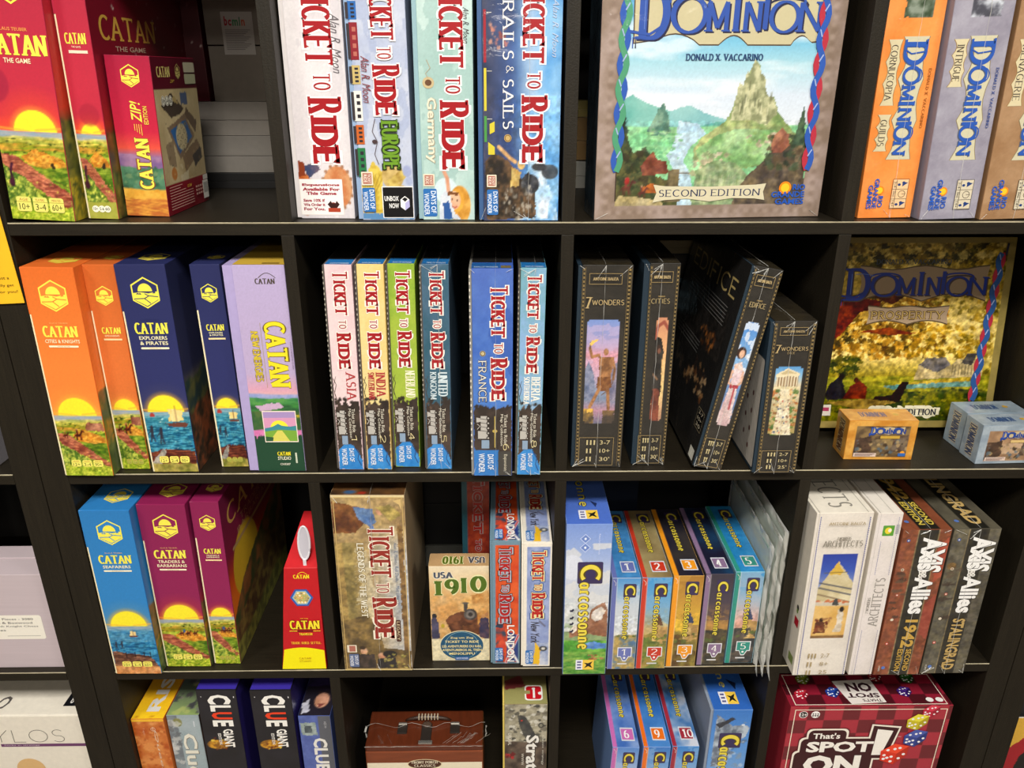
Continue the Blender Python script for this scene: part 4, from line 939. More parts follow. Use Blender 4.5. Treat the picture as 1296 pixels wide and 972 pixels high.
# germany
b, a = rail_big('pale teal railway box with a boy in an orange straw hat', 50.7, 1.5, 7.0, .3, ('a9c8c0', 'c6dcd6', '98bab4'), 63, None, tray='8fb0b8')
a.disc(.45, .88, 1.6, 1.6, 'd4e4e8'); a.disc(.72, .94, 1.5, 2.4, ('c88a30', 'e8b058', 3, 1)); a.disc(.66, .92, 1.0, 1.4, ('e8b048', 'd89838', 3, 1)); a.disc(.6, .92, .95, 1.15, ('f0c4a0', 'e0a484', 2, 1)); a.poly([(.35, .9), (.5, .87), (.6, .97), (.75, 1), (.3, 1)], ('e8ecf0', 'c8d0dc', 2)); a.poly([(.38, .93), (.5, .92), (.58, 1), (.4, 1)], '2f5a9a'); a.line([(.42, .8), (.48, .83), (.5, .88)], .5, ('e0a888', 'd09070'))
a.disc(.57, .915, .1, .12, '3a2a20'); a.disc(.67, .92, .1, .12, '3a2a20'); a.line([(.57, .945), (.62, .952), (.66, .945)], .12, 'a83a30'); a.poly([(.47, .9), (.5, .88), (.7, .89), (.68, .9), (.55, .895)], '7a4a28')
b.put(a); k = b.ink('front'); rail_title(k, .42, .92, .09, .8, RED, 'f0f4f0', .2); k.cut('title_lettering', b)
k.text('Alan R. Moon', .84, .18, .94, .31, '5a5a5c', 1, 'sans', shear=.4); k.text('Germany', .16, .51, .36, .765, 'e8e0c8', 1, 'sans', bold=.04, outline='a8a088', ow=.12); k.disc(.24, .455, .7, .65, 'c8b48a', 16); k.disc(.24, .455, .4, .36, '6a4a34', 12); k.line([(.22, .37), (.28, .4), (.2, .42), (.24, .44)], .08, 'b8a88a')
publisher(k, .09, .87, .33, .985); medal(k, .1, .81, .3, .86); b.done(k, 'series_lettering')
# rails and sails
b, a = rail_big('wide film-wrapped railway box, dark blue at left and sky blue at right, with an engine', 58.3, .85, 9.9, .1, ('2a3c66', '4a66a0', '34508a'), 64, None, finish='ink_wrap', tray='3a5c8a')
a.mix(np.clip((a.U - .35) * 3, 0, 1), ('3f8ad0', '8cc0e8', 2.4, .3)); a.mix(np.clip(1 - np.abs(a.U - .62) * 5, 0, 1) * (a.T < .5), 'b8cce4', .7)
a.mix(np.clip(1 - a.U * 3.2, 0, 1), ('26304c', '4a4a60', 2.5, .4)); a.poly([(.62, .72), (.72, .68), (.84, .78), (.95, .88), (1, 1), (.45, 1)], ('7ab0dc', 'd8e8f4', 3, .5)); a.poly([(.68, .86), (.78, .79), (.9, .88), (.85, .99), (.7, .99)], ('a8cce8', 'eef4fa', 3, .6))
a.poly([(.02, .76), (.12, .72), (.35, .76), (.5, .83), (.6, .8), (.68, .86), (.7, .99), (.05, 1), (.02, .9)], ('2a241f', '6a5038', 3.5, 1)); a.disc(.74, .78, 1.0, .5, '3a3c40'); a.disc(.88, .8, 1.1, .9, ('4a4c50', '2a2c30'), a=.85); a.disc(.62, .85, 1.2, 1.2, ('5a5c62', '26282c', 3, 1)); a.disc(.5, .77, .5, .6, 'd8b06a'); a.line([(.2, .7), (.35, .745), (.42, .76)], .45, 'd8a870'); a.poly([(.38, .78), (.5, .8), (.46, .86), (.36, .86)], ('d8c078', 'b8904a', 3))
a.tex(.5, 1, .4); a.blobs(60, (.25, .7, .86, 1), (.05, .2), ['8a8478', '3a342c', '5a5248', 'b8b0a0'], 1.8, .8); a.blobs(20, (.1, .3, .2, .35), (.1, .3), ['c87a6a', 'd89a80', '9a4a40'], 1.2, .8); b.put(a)
k = b.ink('front')
for c, t0, t1 in (('a02030', .19, .38), ('d8c83a', .4, .56), ('4a9a48', .58, .68)): k.rect(.075, t0, .105, t1, c); k.rect(.11, t0 + .01, .17, t0 + .012, 'e0dcd0')
k.poly([(.14, .61), (.2, .6), (.2, .64), (.14, .65)], 'd8c83a'); k.poly([(.12, .68), (.2, .7), (.2, .73), (.12, .73)], 'd8c83a'); k.cut('train_print', b)
rail_title(k, .52, .84, .085, .77, RED, 'e8eef4', .2); k.cut('title_lettering', b)
k.text('RAILS', .3, .16, .43, .37, 'f0eeea', 1, weight=.16, serif=.12); k.text('&', .34, .39, .43, .42, 'f0eeea', 1, weight=.1, serif=0); k.text('SAILS', .3, .44, .43, .63, 'f0eeea', 1, weight=.16, serif=.12); k.disc(.36, .665, .45, .45, 'c8a868', 16); k.ring(.36, .665, .34, .08, '6a4a20', 14); k.text('Alan R. Moon', .88, .15, .95, .36, 'b8c8e0', 1, 'sans', shear=.4)
publisher(k, .1, .87, .24, .975); medal(k, .1, .81, .22, .86); b.done(k, 'series_lettering'); b.film(64, .62, 6)
# legends (tall, third shelf)
b = GBox('game_box', 'tall brown western railway box with horse rider and cream lettering', 36.2, -.3, C_, 10.6, 31.6, 24, 'a08a6a', .5, finish='ink_wrap', bev=.08)
a = b.art('front', 7, 71); a.fill(('9a7e54', 'bca06c', 2.5, .4)); a.mix(np.clip((a.U - .4) * 2, 0, 1) * np.clip((a.T - .15) * 6, 0, 1), ('c8c4bc', 'a8b0bc', 2, .3)); a.mix(np.clip((.42 - a.U) * 5, 0, 1) * (a.T > .25), ('7a6a3c', 'b09a5c', 3, .5))
a.poly([(0, .03), (.35, .06), (.45, .14), (.3, .2), (0, .2)], ('5a3018', '8a5a30', 3, .6)); a.poly([(.3, .06), (.55, .07), (.6, .14), (.5, .17), (.35, .12)], ('6f8ab0', '4a6a98', 3, 1)); a.disc(.66, .085, .6, .6, ('d8a480', 'c08a68')); a.poly([(.6, .06), (.8, .05), (.95, .1), (.8, .14)], ('8a7a40', 'c0a860', 3)); a.poly([(.48, .13), (.53, .13), (.58, .2), (.52, .19)], '5a7ab0')
a.poly([(.28, .28), (.42, .3), (.5, .45), (.6, .6), (.5, .75), (.3, .6)], ('c0b494', 'd4c8a4', 2, .6), .7, j=2.5); a.poly([(.0, .25), (.1, .25), (.12, .85), (0, .85)], ('8a7040', 'b89a58', 3, .8)); a.poly([(.88, .15), (.96, .16), (.97, .95), (.9, .95)], ('6f5230', '9a7848', 3, 1))
a.poly([(0, .7), (.4, .66), (.55, .74), (.6, .86), (1, .88), (1, 1), (0, 1)], ('8a7040', '5c4a2c', 3, .6)); a.disc(.3, .88, .55, .7, ('e0b490', 'c08a68')); a.poly([(.12, .9), (.45, .9), (.48, 1), (.1, 1)], ('2a2420', '4a3c34', 3)); a.disc(.56, .91, .6, .6, ('d8a884', 'b88060')); a.disc(.68, .9, 1.1, .7, '1c1a1c'); a.poly([(.5, .93), (.75, .92), (.8, 1), (.5, 1)], '2a2628'); a.disc(.28, .86, .5, .35, '3a2a1c'); a.blobs(30, (.6, 1, .88, 1), (.1, .3), ['a89a48', '6a6a2c', 'c8b868'], .8, .8)
a.tex(amt=.45); a.band(0, .012, 'e0cc98'); a.band(.992, 1, 'd8c080'); b.put(a)
k = b.ink('front'); k.frame(.03, .012, .97, .99, .12, 'c8a868'); k.poly([(.84, .03), (.95, .02), (.95, .08), (.92, .05)], 'd8b878'); k.cut('border_print', b)
rail_title(k, .47, .82, .165, .81, '94261c', 'f4ead4', .16); k.cut('title_lettering', b)
k.text('LEGENDS OF THE WEST', .31, .255, .4, .675, 'f2ecd8', 1, weight=.16, contrast=.7, serif=.06, outline='8a7648', ow=.07); k.text('Alan R. Moon - Rob Daviau - Matt Leacock', .82, .25, .87, .6, '6a7a94', 1, 'sans', shear=.3); k.rect(.79, .69, .86, .82, '4a2a1c', .2); k.text('LEGACY', .805, .7, .845, .81, 'f0dcb0', 1, weight=.18, serif=.1); k.rect(.06, .84, .2, .885, 'e8dcc4', .1); k.rect(.09, .845, .18, .88, 'b06a58'); k.rect(.08, .895, .22, .975, '5a6a90', .15); k.text('DAYS OF', .16, .905, .21, .96, 'e8e8ec', 1, 'sans', bold=.04); k.text('WONDER', .09, .905, .14, .97, 'e8e8ec', 1, 'sans', bold=.04); b.done(k, 'series_lettering'); b.film(71, .53, 8)
a = b.art('top', 3, 72); a.fill(('7a5028', '3a2a1c', 3, .3)); a.disc(.25, .97, .9, .5, '3a5a80'); a.disc(.42, .98, .6, .4, 'a03020'); b.put(a)
# usa 1910
b = GBox('game_box', 'short sepia box with green year 1910 and a steam engine', 49.75, 1.75, C_, 9.2, 18.1, 3.2, 'c8a878', .1, finish='ink_gloss', bev=.1)
a = b.art('front', 8, 73); a.vg([(0, 'e8d8b8'), (.3, 'd8a868'), (.5, 'c89050'), (1, 'c8a060')]); a.mix((fbm(a.X * .5, a.Y * .5, 73) - .35) * 2, 'efe0c0', .5)
a.disc(.75, .42, 2, 2, ('d8a050', 'e8c888'), .8, a=.7); a.poly([(.7, .3), (1, .25), (1, .7), (.7, .7)], ('b87a38', 'd8a868', 3, .8)); a.poly([(.25, .56), (.35, .5), (.75, .44), (.8, .52), (.8, .72), (.35, .7)], ('4a2a1c', '7a4a30', 3, 1)); a.disc(.68, .5, 1.05, 1.1, ('5a5450', '3a3430', 3, 1)); a.disc(.68, .5, .7, .75, '7a726a'); a.disc(.68, .5, .35, .4, '3a3430'); a.poly([(.56, .38), (.64, .38), (.62, .47), (.58, .47)], '4a4440'); a.disc(.6, .38, .5, .2, '5a5450')
a.poly([(.55, .62), (.85, .6), (.9, .72), (.5, .72)], ('5c3420', '8a5a38', 3, 1)); a.poly([(0, .55), (.06, .5), (.12, .58), (.14, .75), (0, .8)], ('3a3a50', '54506a', 3)); a.poly([(.02, .49), (.1, .49), (.1, .53), (.02, .53)], '22242c'); a.poly([(.84, .55), (.9, .52), (1, .55), (1, .78), (.82, .74)], ('34304a', '5a4450', 3)); a.disc(.9, .52, .3, .35, 'c8905c'); a.disc(.96, .5, .3, .35, 'b07a50'); a.disc(.2, .62, .3, .4, 'b8a030')
a.below(.76, .01, .4, ('d8cca8', 'e8dcb8', 3, 3)); a.tex(.3, 1, .3); b.put(a)
k = b.ink('front'); k.text('USA', .08, .06, .4, .125, '4a5060', weight=.3, serif=.08, outline='efe6d0', ow=.08)
for i, ch in enumerate('1910'): k.text(ch, (.07, .25, .52, .68)[i], .15 - .015 * i, (.22, .5, .63, .96)[i], .3 - .012 * i, '4f6a1c', weight=.3, contrast=.4, serif=.12, outline='e8e4b0', ow=.1)
k.cut('title_lettering', b)
k.disc(.52, .83, 3.55, 2.95, 'e0d4ac', 36); k.disc(.52, .83, 3.4, 2.8, '1c5070', 36); k.ring(.52, .83, 2.65, .07, '8ab0b8', 36)
for s, t, q in (('Zug um Zug', .735, .2), ('TICKET TO RIDE', .775, .29), ('LES AVENTURIERS DU RAIL', .825, .34), ('AVENTUREROS AL TREN', .865, .34), ('MENOLIPPU', .905, .22)): k.text(s, .52 - q, t, .52 + q, t + .026, 'f0dc98', font='sans', bold=.05)
k.rect(.4, .95, .64, .99, '2f5a98', .1); k.text('DAYS OF WONDER', .42, .96, .62, .98, 'e0e8f0', font='sans', bold=.02); b.done(k, 'round_badge')
k = b.ink('top'); k.rect(.01, .0, .99, 1, 'b89468'); k.text('1910', .32, .2, .62, .85, '5a6a1c', 2, weight=.3, outline='e8e4b0', ow=.08, serif=.1) if False else None
k.text('1910', .22, .25, .58, .88, '5a6a1c', 2, weight=.3, outline='e8e4b0', ow=.08, serif=.1); k.text('USA', .65, .3, .93, .82, '4a4a50', 2, weight=.28, outline='e8e0d0', ow=.06); b.done(k, 'top_print')
# london, new york
def city(label, x, y, w, h, lean, edge, bg, kind, d=29.4, zb=C_, yy=None):
    b = GBox('game_box', label, x, y, zb, w, h, d, edge, lean, finish='ink_gloss', bev=.06, lid=(w - .3, edge))
    for fc in ('front', 'top'):
        a = b.art(fc, 7 if fc == 'front' else 5, 80 + len(kind)); a.fill(edge)
        if fc == 'front': a.mix(((a.U > .12) & (a.U < .95) & (a.T > .03) & (a.T < .99)) * 1.0, bg)
        else: a.mix(((a.U > .12) & (a.U < .95) & (a.T < .99)) * 1.0, bg)
        tt = (lambda t: t) if fc == 'front' else (lambda t: 1 - (1 - t) * b.h / b.d)
        if kind == 'london':
            a.poly([(.12, tt(.7)), (.4, tt(.66)), (.5, tt(.75)), (.4, tt(.99)), (.12, tt(.99))], ('c8442c', '3a4458', 3, 1)); a.poly([(.12, tt(.64)), (.4, tt(.66)), (.36, tt(.7)), (.12, tt(.69))], '2a3a50')
            a.poly([(.55, tt(.72)), (.95, tt(.76)), (.95, tt(.99)), (.5, tt(.99))], '2a3c7a'); a.line([(.5, tt(.99)), (.95, tt(.76))], .5, 'e8e4e0'); a.line([(.5, tt(.99)), (.95, tt(.76))], .25, 'c02030'); a.line([(.5, tt(.82)), (.95, tt(.99))], .4, 'e8e4e0')
            a.disc(.35, tt(.83), .6, .8, ('c83a2c', 'e0603c', 2))
        else:
            a.poly([(.12, tt(.8)), (.95, tt(.8)), (.95, tt(.99)), (.12, tt(.99))], ('8a9ac0', 'c8ccd8', 3, 1)); a.poly([(.45, tt(.8)), (.65, tt(.85)), (.6, tt(.99)), (.35, tt(.99))], 'e8b828'); a.disc(.75, tt(.85), .7, .5, '3a3c40'); a.disc(.75, tt(.85), .35, .25, 'd8d4c8'); a.line([(.6, tt(.62)), (.8, tt(.66))], .3, '6a6a80')
        b.put(a); k = b.ink(fc)
        L = (.05, .66) if kind == 'london' else (.06, .6); off = (b.d - b.h) / b.d if fc == 'top' else 0
        f = (lambda t: t) if fc == 'front' else (lambda t: 1 - (1 - t) * b.h / b.d)
        if kind == 'london':
            rail_title(k, .3, .72, f(L[0]), f(L[1]), 'b01c1c', 'a8b4c0', .16, out2='5a2018') ; k.cut('title_lettering', b)
            k.text('LONDON', .56, f(.67), .82, f(.98), 'f4f0ea', 1, 'sans', bold=.05, outline='4a2a2a', ow=.06)
        else:
            rail_title(k, .34, .8, f(L[0]), f(L[1]), 'b82420', 'e8dca0', .16, out2='3a5a98'); k.cut('title_lettering', b)
            k.text('New York', .32, f(.62), .62, f(.8), '3a3438', 1, 'sans', bold=.03, shear=.3)
        publisher(k, .15, f(.86), .42, f(.975)); b.done(k, 'series_lettering')
    return b
city('small teal-edged railway box with red London spine, beside the 1910 box', 59.1, 1.0, 4.6, 22.9, .15, '6f8c9c', ('c8401c', 'e0602c', 2.5, .5), 'london', d=26)
city('small cream railway box with blue spine, next to the red London one', 63.9, .35, 4.55, 23.0, -.05, 'ece4d4', ('8090c0', 'a4b0d4', 2.5, .5), 'york', d=26)
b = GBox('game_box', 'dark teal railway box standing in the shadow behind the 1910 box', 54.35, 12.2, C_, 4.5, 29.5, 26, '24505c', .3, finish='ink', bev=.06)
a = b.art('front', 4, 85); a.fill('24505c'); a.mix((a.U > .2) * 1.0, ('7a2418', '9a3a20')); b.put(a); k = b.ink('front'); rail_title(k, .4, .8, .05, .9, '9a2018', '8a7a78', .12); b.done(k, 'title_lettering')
# ------------------------------------------------------------------ card kingdom games
def curl_title(k, u0, u1, t0, t1, col, dark, rot=0):
    """gothic DOMINION with big D, O, O and curling strokes"""
    W = u1 - u0; H = t1 - t0
    if rot == 0:
        parts = (('D', .0, .17, -.12, 1.15), ('O', .17, .38, .1, 1.0), ('M', .37, .5, .22, .95), ('I', .52, .56, .02, .95), ('N', .58, .68, .22, .95), ('I', .69, .715, .0, .9), ('O', .72, .9, .2, .98), ('N', .89, 1.02, .22, .95))
        for c, dc, g in ((dark, .012, .16), (col, 0, 0)):
            for ch, a, b, p, q in parts:
                k.text(ch, u0 + a * W + dc * .6, t0 + p * H + dc * .5, u0 + b * W + dc * .6, t0 + q * H + dc * .5, c, weight=.16, contrast=.45, serif=.1, ow=g)
            for u in (.275, .81): k.line([(u0 + (u + .11 * math.cos(x)) * W + dc, t0 + (.24 + .16 * math.sin(x)) * H + dc) for x in [2.9 + i * .3 for i in range(14)]], .22, c)
            k.line([(u0 - .05 * W + dc, t0 + .95 * H), (u0 + .06 * W + dc, t0 + 1.02 * H + dc), (u0 + .12 * W + dc, t0 + .85 * H)], .3, c)
            k.line([(u0 - .03 * W + dc, t0 + 1.35 * H), (u0 - .03 * W + dc, t0 + 1.1 * H), (u0 + .03 * W + dc, t0 + 1.12 * H)], .14, c)
        k.line([(u0 + .03 * W, t0 + .1 * H), (u0 + .03 * W, t0 + .9 * H)], .1, '5f7cc4')
        k.line([(u0 + .1 * W + W * .11 * math.cos(x), t0 + .3 * H + .2 * H * math.sin(x)) for x in (-2, -1.5, -1, -.5)], .08, '5f7cc4')
    else:
        parts = (('D', 0, .2, -.1, 1.1), ('O', .2, .37, .05, .95), ('M', .37, .5, .1, .8), ('I', .51, .55, .05, .9), ('N', .57, .68, .1, .8), ('I', .69, .72, .1, .9), ('O', .71, .87, .05, .95), ('N', .87, .99, .1, .8))
        for c, dd in ((dark, .05), (col, 0)):
            for ch, a, b, p, q in parts:
                k.text(ch, u0 + (p - dd) * W, t0 + (a + dd * .1) * H, u0 + (q - dd) * W, t0 + (b + dd * .1) * H, c, 1, weight=.2, contrast=.5, serif=.1)
            for t in (.1, .285, .79): k.line([(u0 + (.75 + .28 * math.cos(x)) * W, t0 + (t + .06 * math.sin(x)) * H) for x in [4.2 + i * .45 for i in range(9)]], .12, c)
            k.line([(u0 + W * 1.1, t0 + .08 * H), (u0 + .3 * W, t0 + .1 * H), (u0 - .1 * W, t0 + .06 * H)], .16, c)
def scroll(k, u0, u1, t0, t1, col='d9cfa8', rot=0, edge='5a4a34'):
    def pts(g):
        n = 12; P = []
        if rot == 0:
            P += [(u0 + (u1 - u0) * i / n, t0 + (.10 if i in (0, n) else 0) * 0 + (t1 - t0) * .12 * math.sin(i / n * 2 * PI) ** 2 - g) for i in range(n + 1)]
            P += [(u1 - (u1 - u0) * .02, (t0 + t1) / 2)]
            P += [(u1 - (u1 - u0) * i / n, t1 - (t1 - t0) * .22 * abs(math.sin(i / n * 2 * PI)) + g) for i in range(n + 1)]
            P += [(u0 + (u1 - u0) * .02, (t0 + t1) / 2)]
        else:
            P += [(u1 - (u1 - u0) * .14 * abs(math.sin(i / n * 3 * PI)) + g, t0 + (t1 - t0) * i / n) for i in range(n + 1)]
            P += [(u0 + (u1 - u0) * .25 * abs(math.sin(i / n * 3 * PI)) - g, t1 - (t1 - t0) * i / n) for i in range(n + 1)]
        return P
    k.poly(pts(.006 if rot == 0 else .012), edge); k.poly(pts(0), col)
def grande(k, u0, t0, u1, t1, rot=0):
    W, H = u1 - u0, t1 - t0
    if rot == 0:
        k.disc(u0 + .4 * W, t0 + .3 * H, .8, .8, 'f08a1c'); k.disc(u0 + .4 * W, t0 + .3 * H, .55, .55, 'fbc82c')
        for s, a, b, c, d in (('RIO', .62, .15, .98, .4), ('GRANDE', .02, .45, .98, .7), ('GAMES', .15, .75, .98, 1)): k.text(s, u0 + a * W, t0 + b * H, u0 + c * W, t0 + d * H, '2458b8', font='sans', bold=.07)
    else:
        k.disc(u0 + .72 * W, t0 + .4 * H, .55, .55, 'f08a1c'); k.disc(u0 + .72 * W, t0 + .4 * H, .38, .38, 'fbc82c')
        for s, a, b, c, d in (('RIO', .68, .58, 1, .95), ('GRANDE', .34, .02, .64, .98), ('GAMES', 0, .22, .3, 1)): k.text(s, u0 + a * W, t0 + b * H, u0 + c * W, t0 + d * H, '2458b8', 1, 'sans', bold=.07)
def twist(k, u, t0, t1, c1, c2, wd=.55, n=7, amp=.012, du=0):
    N = n * 8
    for ph, c in ((0, c1), (PI, c2)):
        for half in (0, 1):
            for j in range(n):
                pts = []
                for i in range(5):
                    x = (j + half * .5 + i / 8) / n
                    pts.append((u + du * x + amp * math.sin(x * n * 2 * PI + ph), t0 + (t1 - t0) * x))
                if (half == 0) == (ph == 0) or True: k.line(pts, wd, c)
    for j in range(n * 2): 
        x = (j + .25) / (n * 2); c = c1 if j % 2 else c2
        k.line([(u + du * x + amp * .9 * (1 if j % 2 else -1), t0 + (t1 - t0) * (x - .018)), (u + du * x - amp * .2, t0 + (t1 - t0) * (x + .018))], wd * .22, 'a0b0d8')
b = GBox('game_box', 'large kingdom game box facing forward with castle peak and river valley', 72.76, 1.25, A_, 29.4, 29.55, 7.0, '8a7468', -.1, 4.4, finish='ink_wrap', bev=.08)
a = b.art('front', 7, 91); a.fill(('8c7868', 'a8948a', 2.5, .5)); m = ((a.U > .085) & (a.U < .915) & (a.T > .04) & (a.T < .945)) * 1.0
base = a.C.copy()
a.vg([(0, '3a8ac4'), (.3, '7cc0dc'), (.38, 'a8d4e0'), (.5, 'd4e0ec'), (.6, 'dce4ec'), (1, '6a8a60')])
a.mix(np.clip((fbm(a.X * .12, a.Y * .5, 93) - .45) * 4, 0, 1) * (a.T < .58), 'eef2f6', .7)
a.poly([(.08, .52), (.14, .5), (.2, .53), (.3, .56), (.4, .555), (.5, .59), (.62, .6), (.62, .7), (.08, .7)], ('5aa89c', '8cc4b8', 2, .3)); a.poly([(.3, .56), (.38, .54), (.45, .57), (.55, .6), (.3, .64)], ('7ab4b8', '9cccc8', 2, .3))
a.below(.62, .01, .15, ('7ac088', 'a4d8a0', 2.5, .4, 1.2)); a.poly([(.2, .65), (.235, .59), (.255, .545), (.27, .53), (.285, .56), (.3, .6), (.31, .65), (.24, .66)], ('4f7a6c', '86a890', 3, 1.2))
a.poly([(.34, .6), (.42, .61), (.46, .65), (.4, .7), (.37, .76), (.4, .8), (.44, .95), (.34, .95), (.33, .8), (.3, .74), (.33, .68)], ('a8c8d8', 'c8dce4', 2, .3, 1.5))
a.poly([(.42, .76), (.41, .71), (.45, .66), (.52, .62), (.56, .57), (.575, .5), (.585, .46), (.6, .47), (.61, .42), (.63, .4), (.645, .37), (.66, .38), (.67, .42), (.69, .44), (.7, .5), (.74, .51), (.76, .56), (.79, .6), (.86, .66), (.86, .76), (.6, .8)], ('6f8a50', 'b4bc80', 3, .7))
a.poly([(.56, .6), (.575, .5), (.585, .45), (.6, .47), (.61, .41), (.625, .42), (.63, .385), (.645, .36), (.655, .385), (.665, .4), (.675, .42), (.69, .43), (.705, .5), (.735, .51), (.76, .57), (.72, .62), (.64, .6)], ('8a8f68', 'd0cfa4', 3.2, 1.4))
for i in range(26):
    rs = random.Random(i); u = .58 + rs.random() * .15; t = .42 + abs(u - .645) * .9 + rs.random() * .1; a.line([(u, t), (u, t + .03)], .14, rs.choice(['6a6c4c', 'e0dcb4', '5c6048', 'c8c494']), .8)
a.poly([(.42, .72), (.5, .66), (.6, .63), (.75, .64), (.82, .68), (.8, .76), (.6, .8), (.45, .78)], ('7aa868', 'a6c690', 3, .6)); a.blobs(60, (.12, .36, .63, .76), (.1, .5), ['6cb070', '8cc888', '5aa070', 'b0d8a0'], .35, .7)
a.blobs(40, (.42, .58, .72, .82), (.15, .5), ['c8b898', 'a8a080', 'dcc8b0', '7a9060'], .8, .8); a.blobs(30, (.64, .78, .65, .7), (.1, .35), ['d0b8a8', 'b8a890', '88a868'], .8, .8)
a.poly([(.43, .8), (.5, .76), (.6, .77), (.68, .84), (.62, .95), (.42, .95)], ('7a9468', 'a8b48a', 3, .8, 2)); 
for i in range(14): a.line([(.45 + i * .014, .82), (.44 + i * .014, .92)], .12, ('6a7a50', 'b8b898')[i % 2], .6)
a.poly([(.6, .95), (.62, .88), (.66, .82), (.72, .77), (.75, .73), (.79, .71), (.86, .7), (.9, .66), (.92, .95)], ('4a4038', '7a6a50', 3, .7)); a.poly([(.08, .62), (.12, .64), (.15, .72), (.22, .75), (.26, .82), (.36, .86), (.36, .95), (.08, .95)], ('3f4a2c', '6a6038', 3, .7))
a.blobs(150, (.1, .22, .72, .87), (.2, .55), ['2f3a22', '4a5030', '5c5c34', '3a3424'], .8, .8); a.blobs(80, (.74, .92, .66, .8), (.2, .5), ['2c3828', '44503a', '5a4a38'], .9, .8)
a.poly([(.84, .7), (.86, .6), (.875, .54), (.885, .6), (.9, .7)], ('2f4434', '4a6048', 3, 1.5)); a.blobs(20, (.08, .12, .58, .7), (.2, .4), ['3a4a3c', '2c3a2c'])
a.poly([(.19, .78), (.22, .74), (.24, .72), (.26, .755), (.3, .76), (.31, .81), (.2, .82)], ('6a3426', '8f5440', 3, 1), j=.08); a.poly([(.75, .7), (.76, .66), (.79, .63), (.82, .655), (.83, .7), (.8, .73), (.76, .73)], ('84503c', 'a87458', 3, 1), j=.08); a.poly([(.2, .87), (.24, .85), (.3, .87), (.3, .89), (.2, .89)], 'b0602c')
a.poly([(.31, .8), (.355, .79), (.36, .84), (.37, .93), (.3, .93)], ('5a5038', '8a7a58', 3, 1)); a.line([(.35, .81), (.4, .81)], .14, '6a5a48')
a.poly([(.08, .94), (.1, .9), (.2, .91), (.29, .93), (.3, .945), (.08, .945)], ('9a8a5c', 'c4b488', 2, .8)); horse(a, .13, .87, 1.1); a.disc(.135, .84, .3, .45, 'a82c2c'); horse(a, .2, .89, .8)
a.tex(.6, 1, .5); sc = a.C.copy(); a.C = base * (1 - m[..., None]) + sc * m[..., None]
for t in np.linspace(.05, .95, 40): a.disc(.045, t, .35, .3, ('7a6658', 'b8a498')[int(t * 40) % 2], .3, a=.4); a.disc(.955, t, .35, .3, ('7a6658', 'b8a498')[int(t * 47) % 2], .3, a=.4)
for u in np.linspace(.06, .94, 40): a.disc(u, .972, .35, .25, ('b8a498', '7a6658')[int(u * 43) % 2], .3, a=.4)
b.put(a)
k = b.ink('front')
k.poly([(.125, .08), (.9, .08), (.905, .3), (.87, .305)] + [(.87 - .09 * i / 8, .31 - .03 * math.sin(i / 8 * PI)) for i in range(1, 8)] + [(.78, .315), (.6, .315)] + [(.6 - .12 * i / 8, .315 - .035 * math.sin(i / 8 * PI)) for i in range(1, 8)] + [(.48, .315), (.4, .315)] + [(.4 - .2 * i / 8, .31 - .035 * math.sin(i / 8 * PI)) for i in range(1, 8)] + [(.13, .31)], '5a4838')
k.poly([(.13, .085), (.895, .085), (.9, .295), (.865, .3)] + [(.865 - .085 * i / 8, .305 - .03 * math.sin(i / 8 * PI)) for i in range(1, 8)] + [(.78, .31), (.6, .31)] + [(.6 - .12 * i / 8, .31 - .035 * math.sin(i / 8 * PI)) for i in range(1, 8)] + [(.48, .31), (.4, .31)] + [(.4 - .2 * i / 8, .305 - .035 * math.sin(i / 8 * PI)) for i in range(1, 8)] + [(.135, .305)], 'c9bf98')
curl_title(k, .15, .88, .12, .272, '3556a8', '2c2c48'); k.cut('title_lettering', b)
k.text('DONALD X. VACCARINO', .35, .345, .67, .37, '24406c', weight=.2, contrast=.5, serif=.1); k.cut('designer_lettering', b)
k.poly([(.25, .855), (.3, .862), (.5, .866), (.7, .86), (.745, .855), (.735, .89), (.745, .925), (.7, .918), (.6, .915), (.5, .928), (.4, .915), (.3, .92), (.25, .93), (.265, .89)], 'd8cfae'); k.text('SECOND EDITION', .275, .877, .72, .906, '1c2850', weight=.18, contrast=.45, serif=.12); k.cut('edition_banner', b)
grande(k, .77, .845, .925, .945); k.cut('publisher_logo', b)
twist(k, .1, .06, .8, '2f5ab0', '4f9a74', .72, 4, .014, -.015); twist(k, .905, .06, .8, 'b83244', '2f5ab0', .72, 4, .014, .01); k.line([(.085, .8), (.085, .92)], .12, '3a2c28'); b.done(k, 'ribbon_print'); b.film(91, 0, 5)
a = b.art('left', 4, 92); a.fill(('3a4a54', '222c34', 2, .3)); b.put(a)
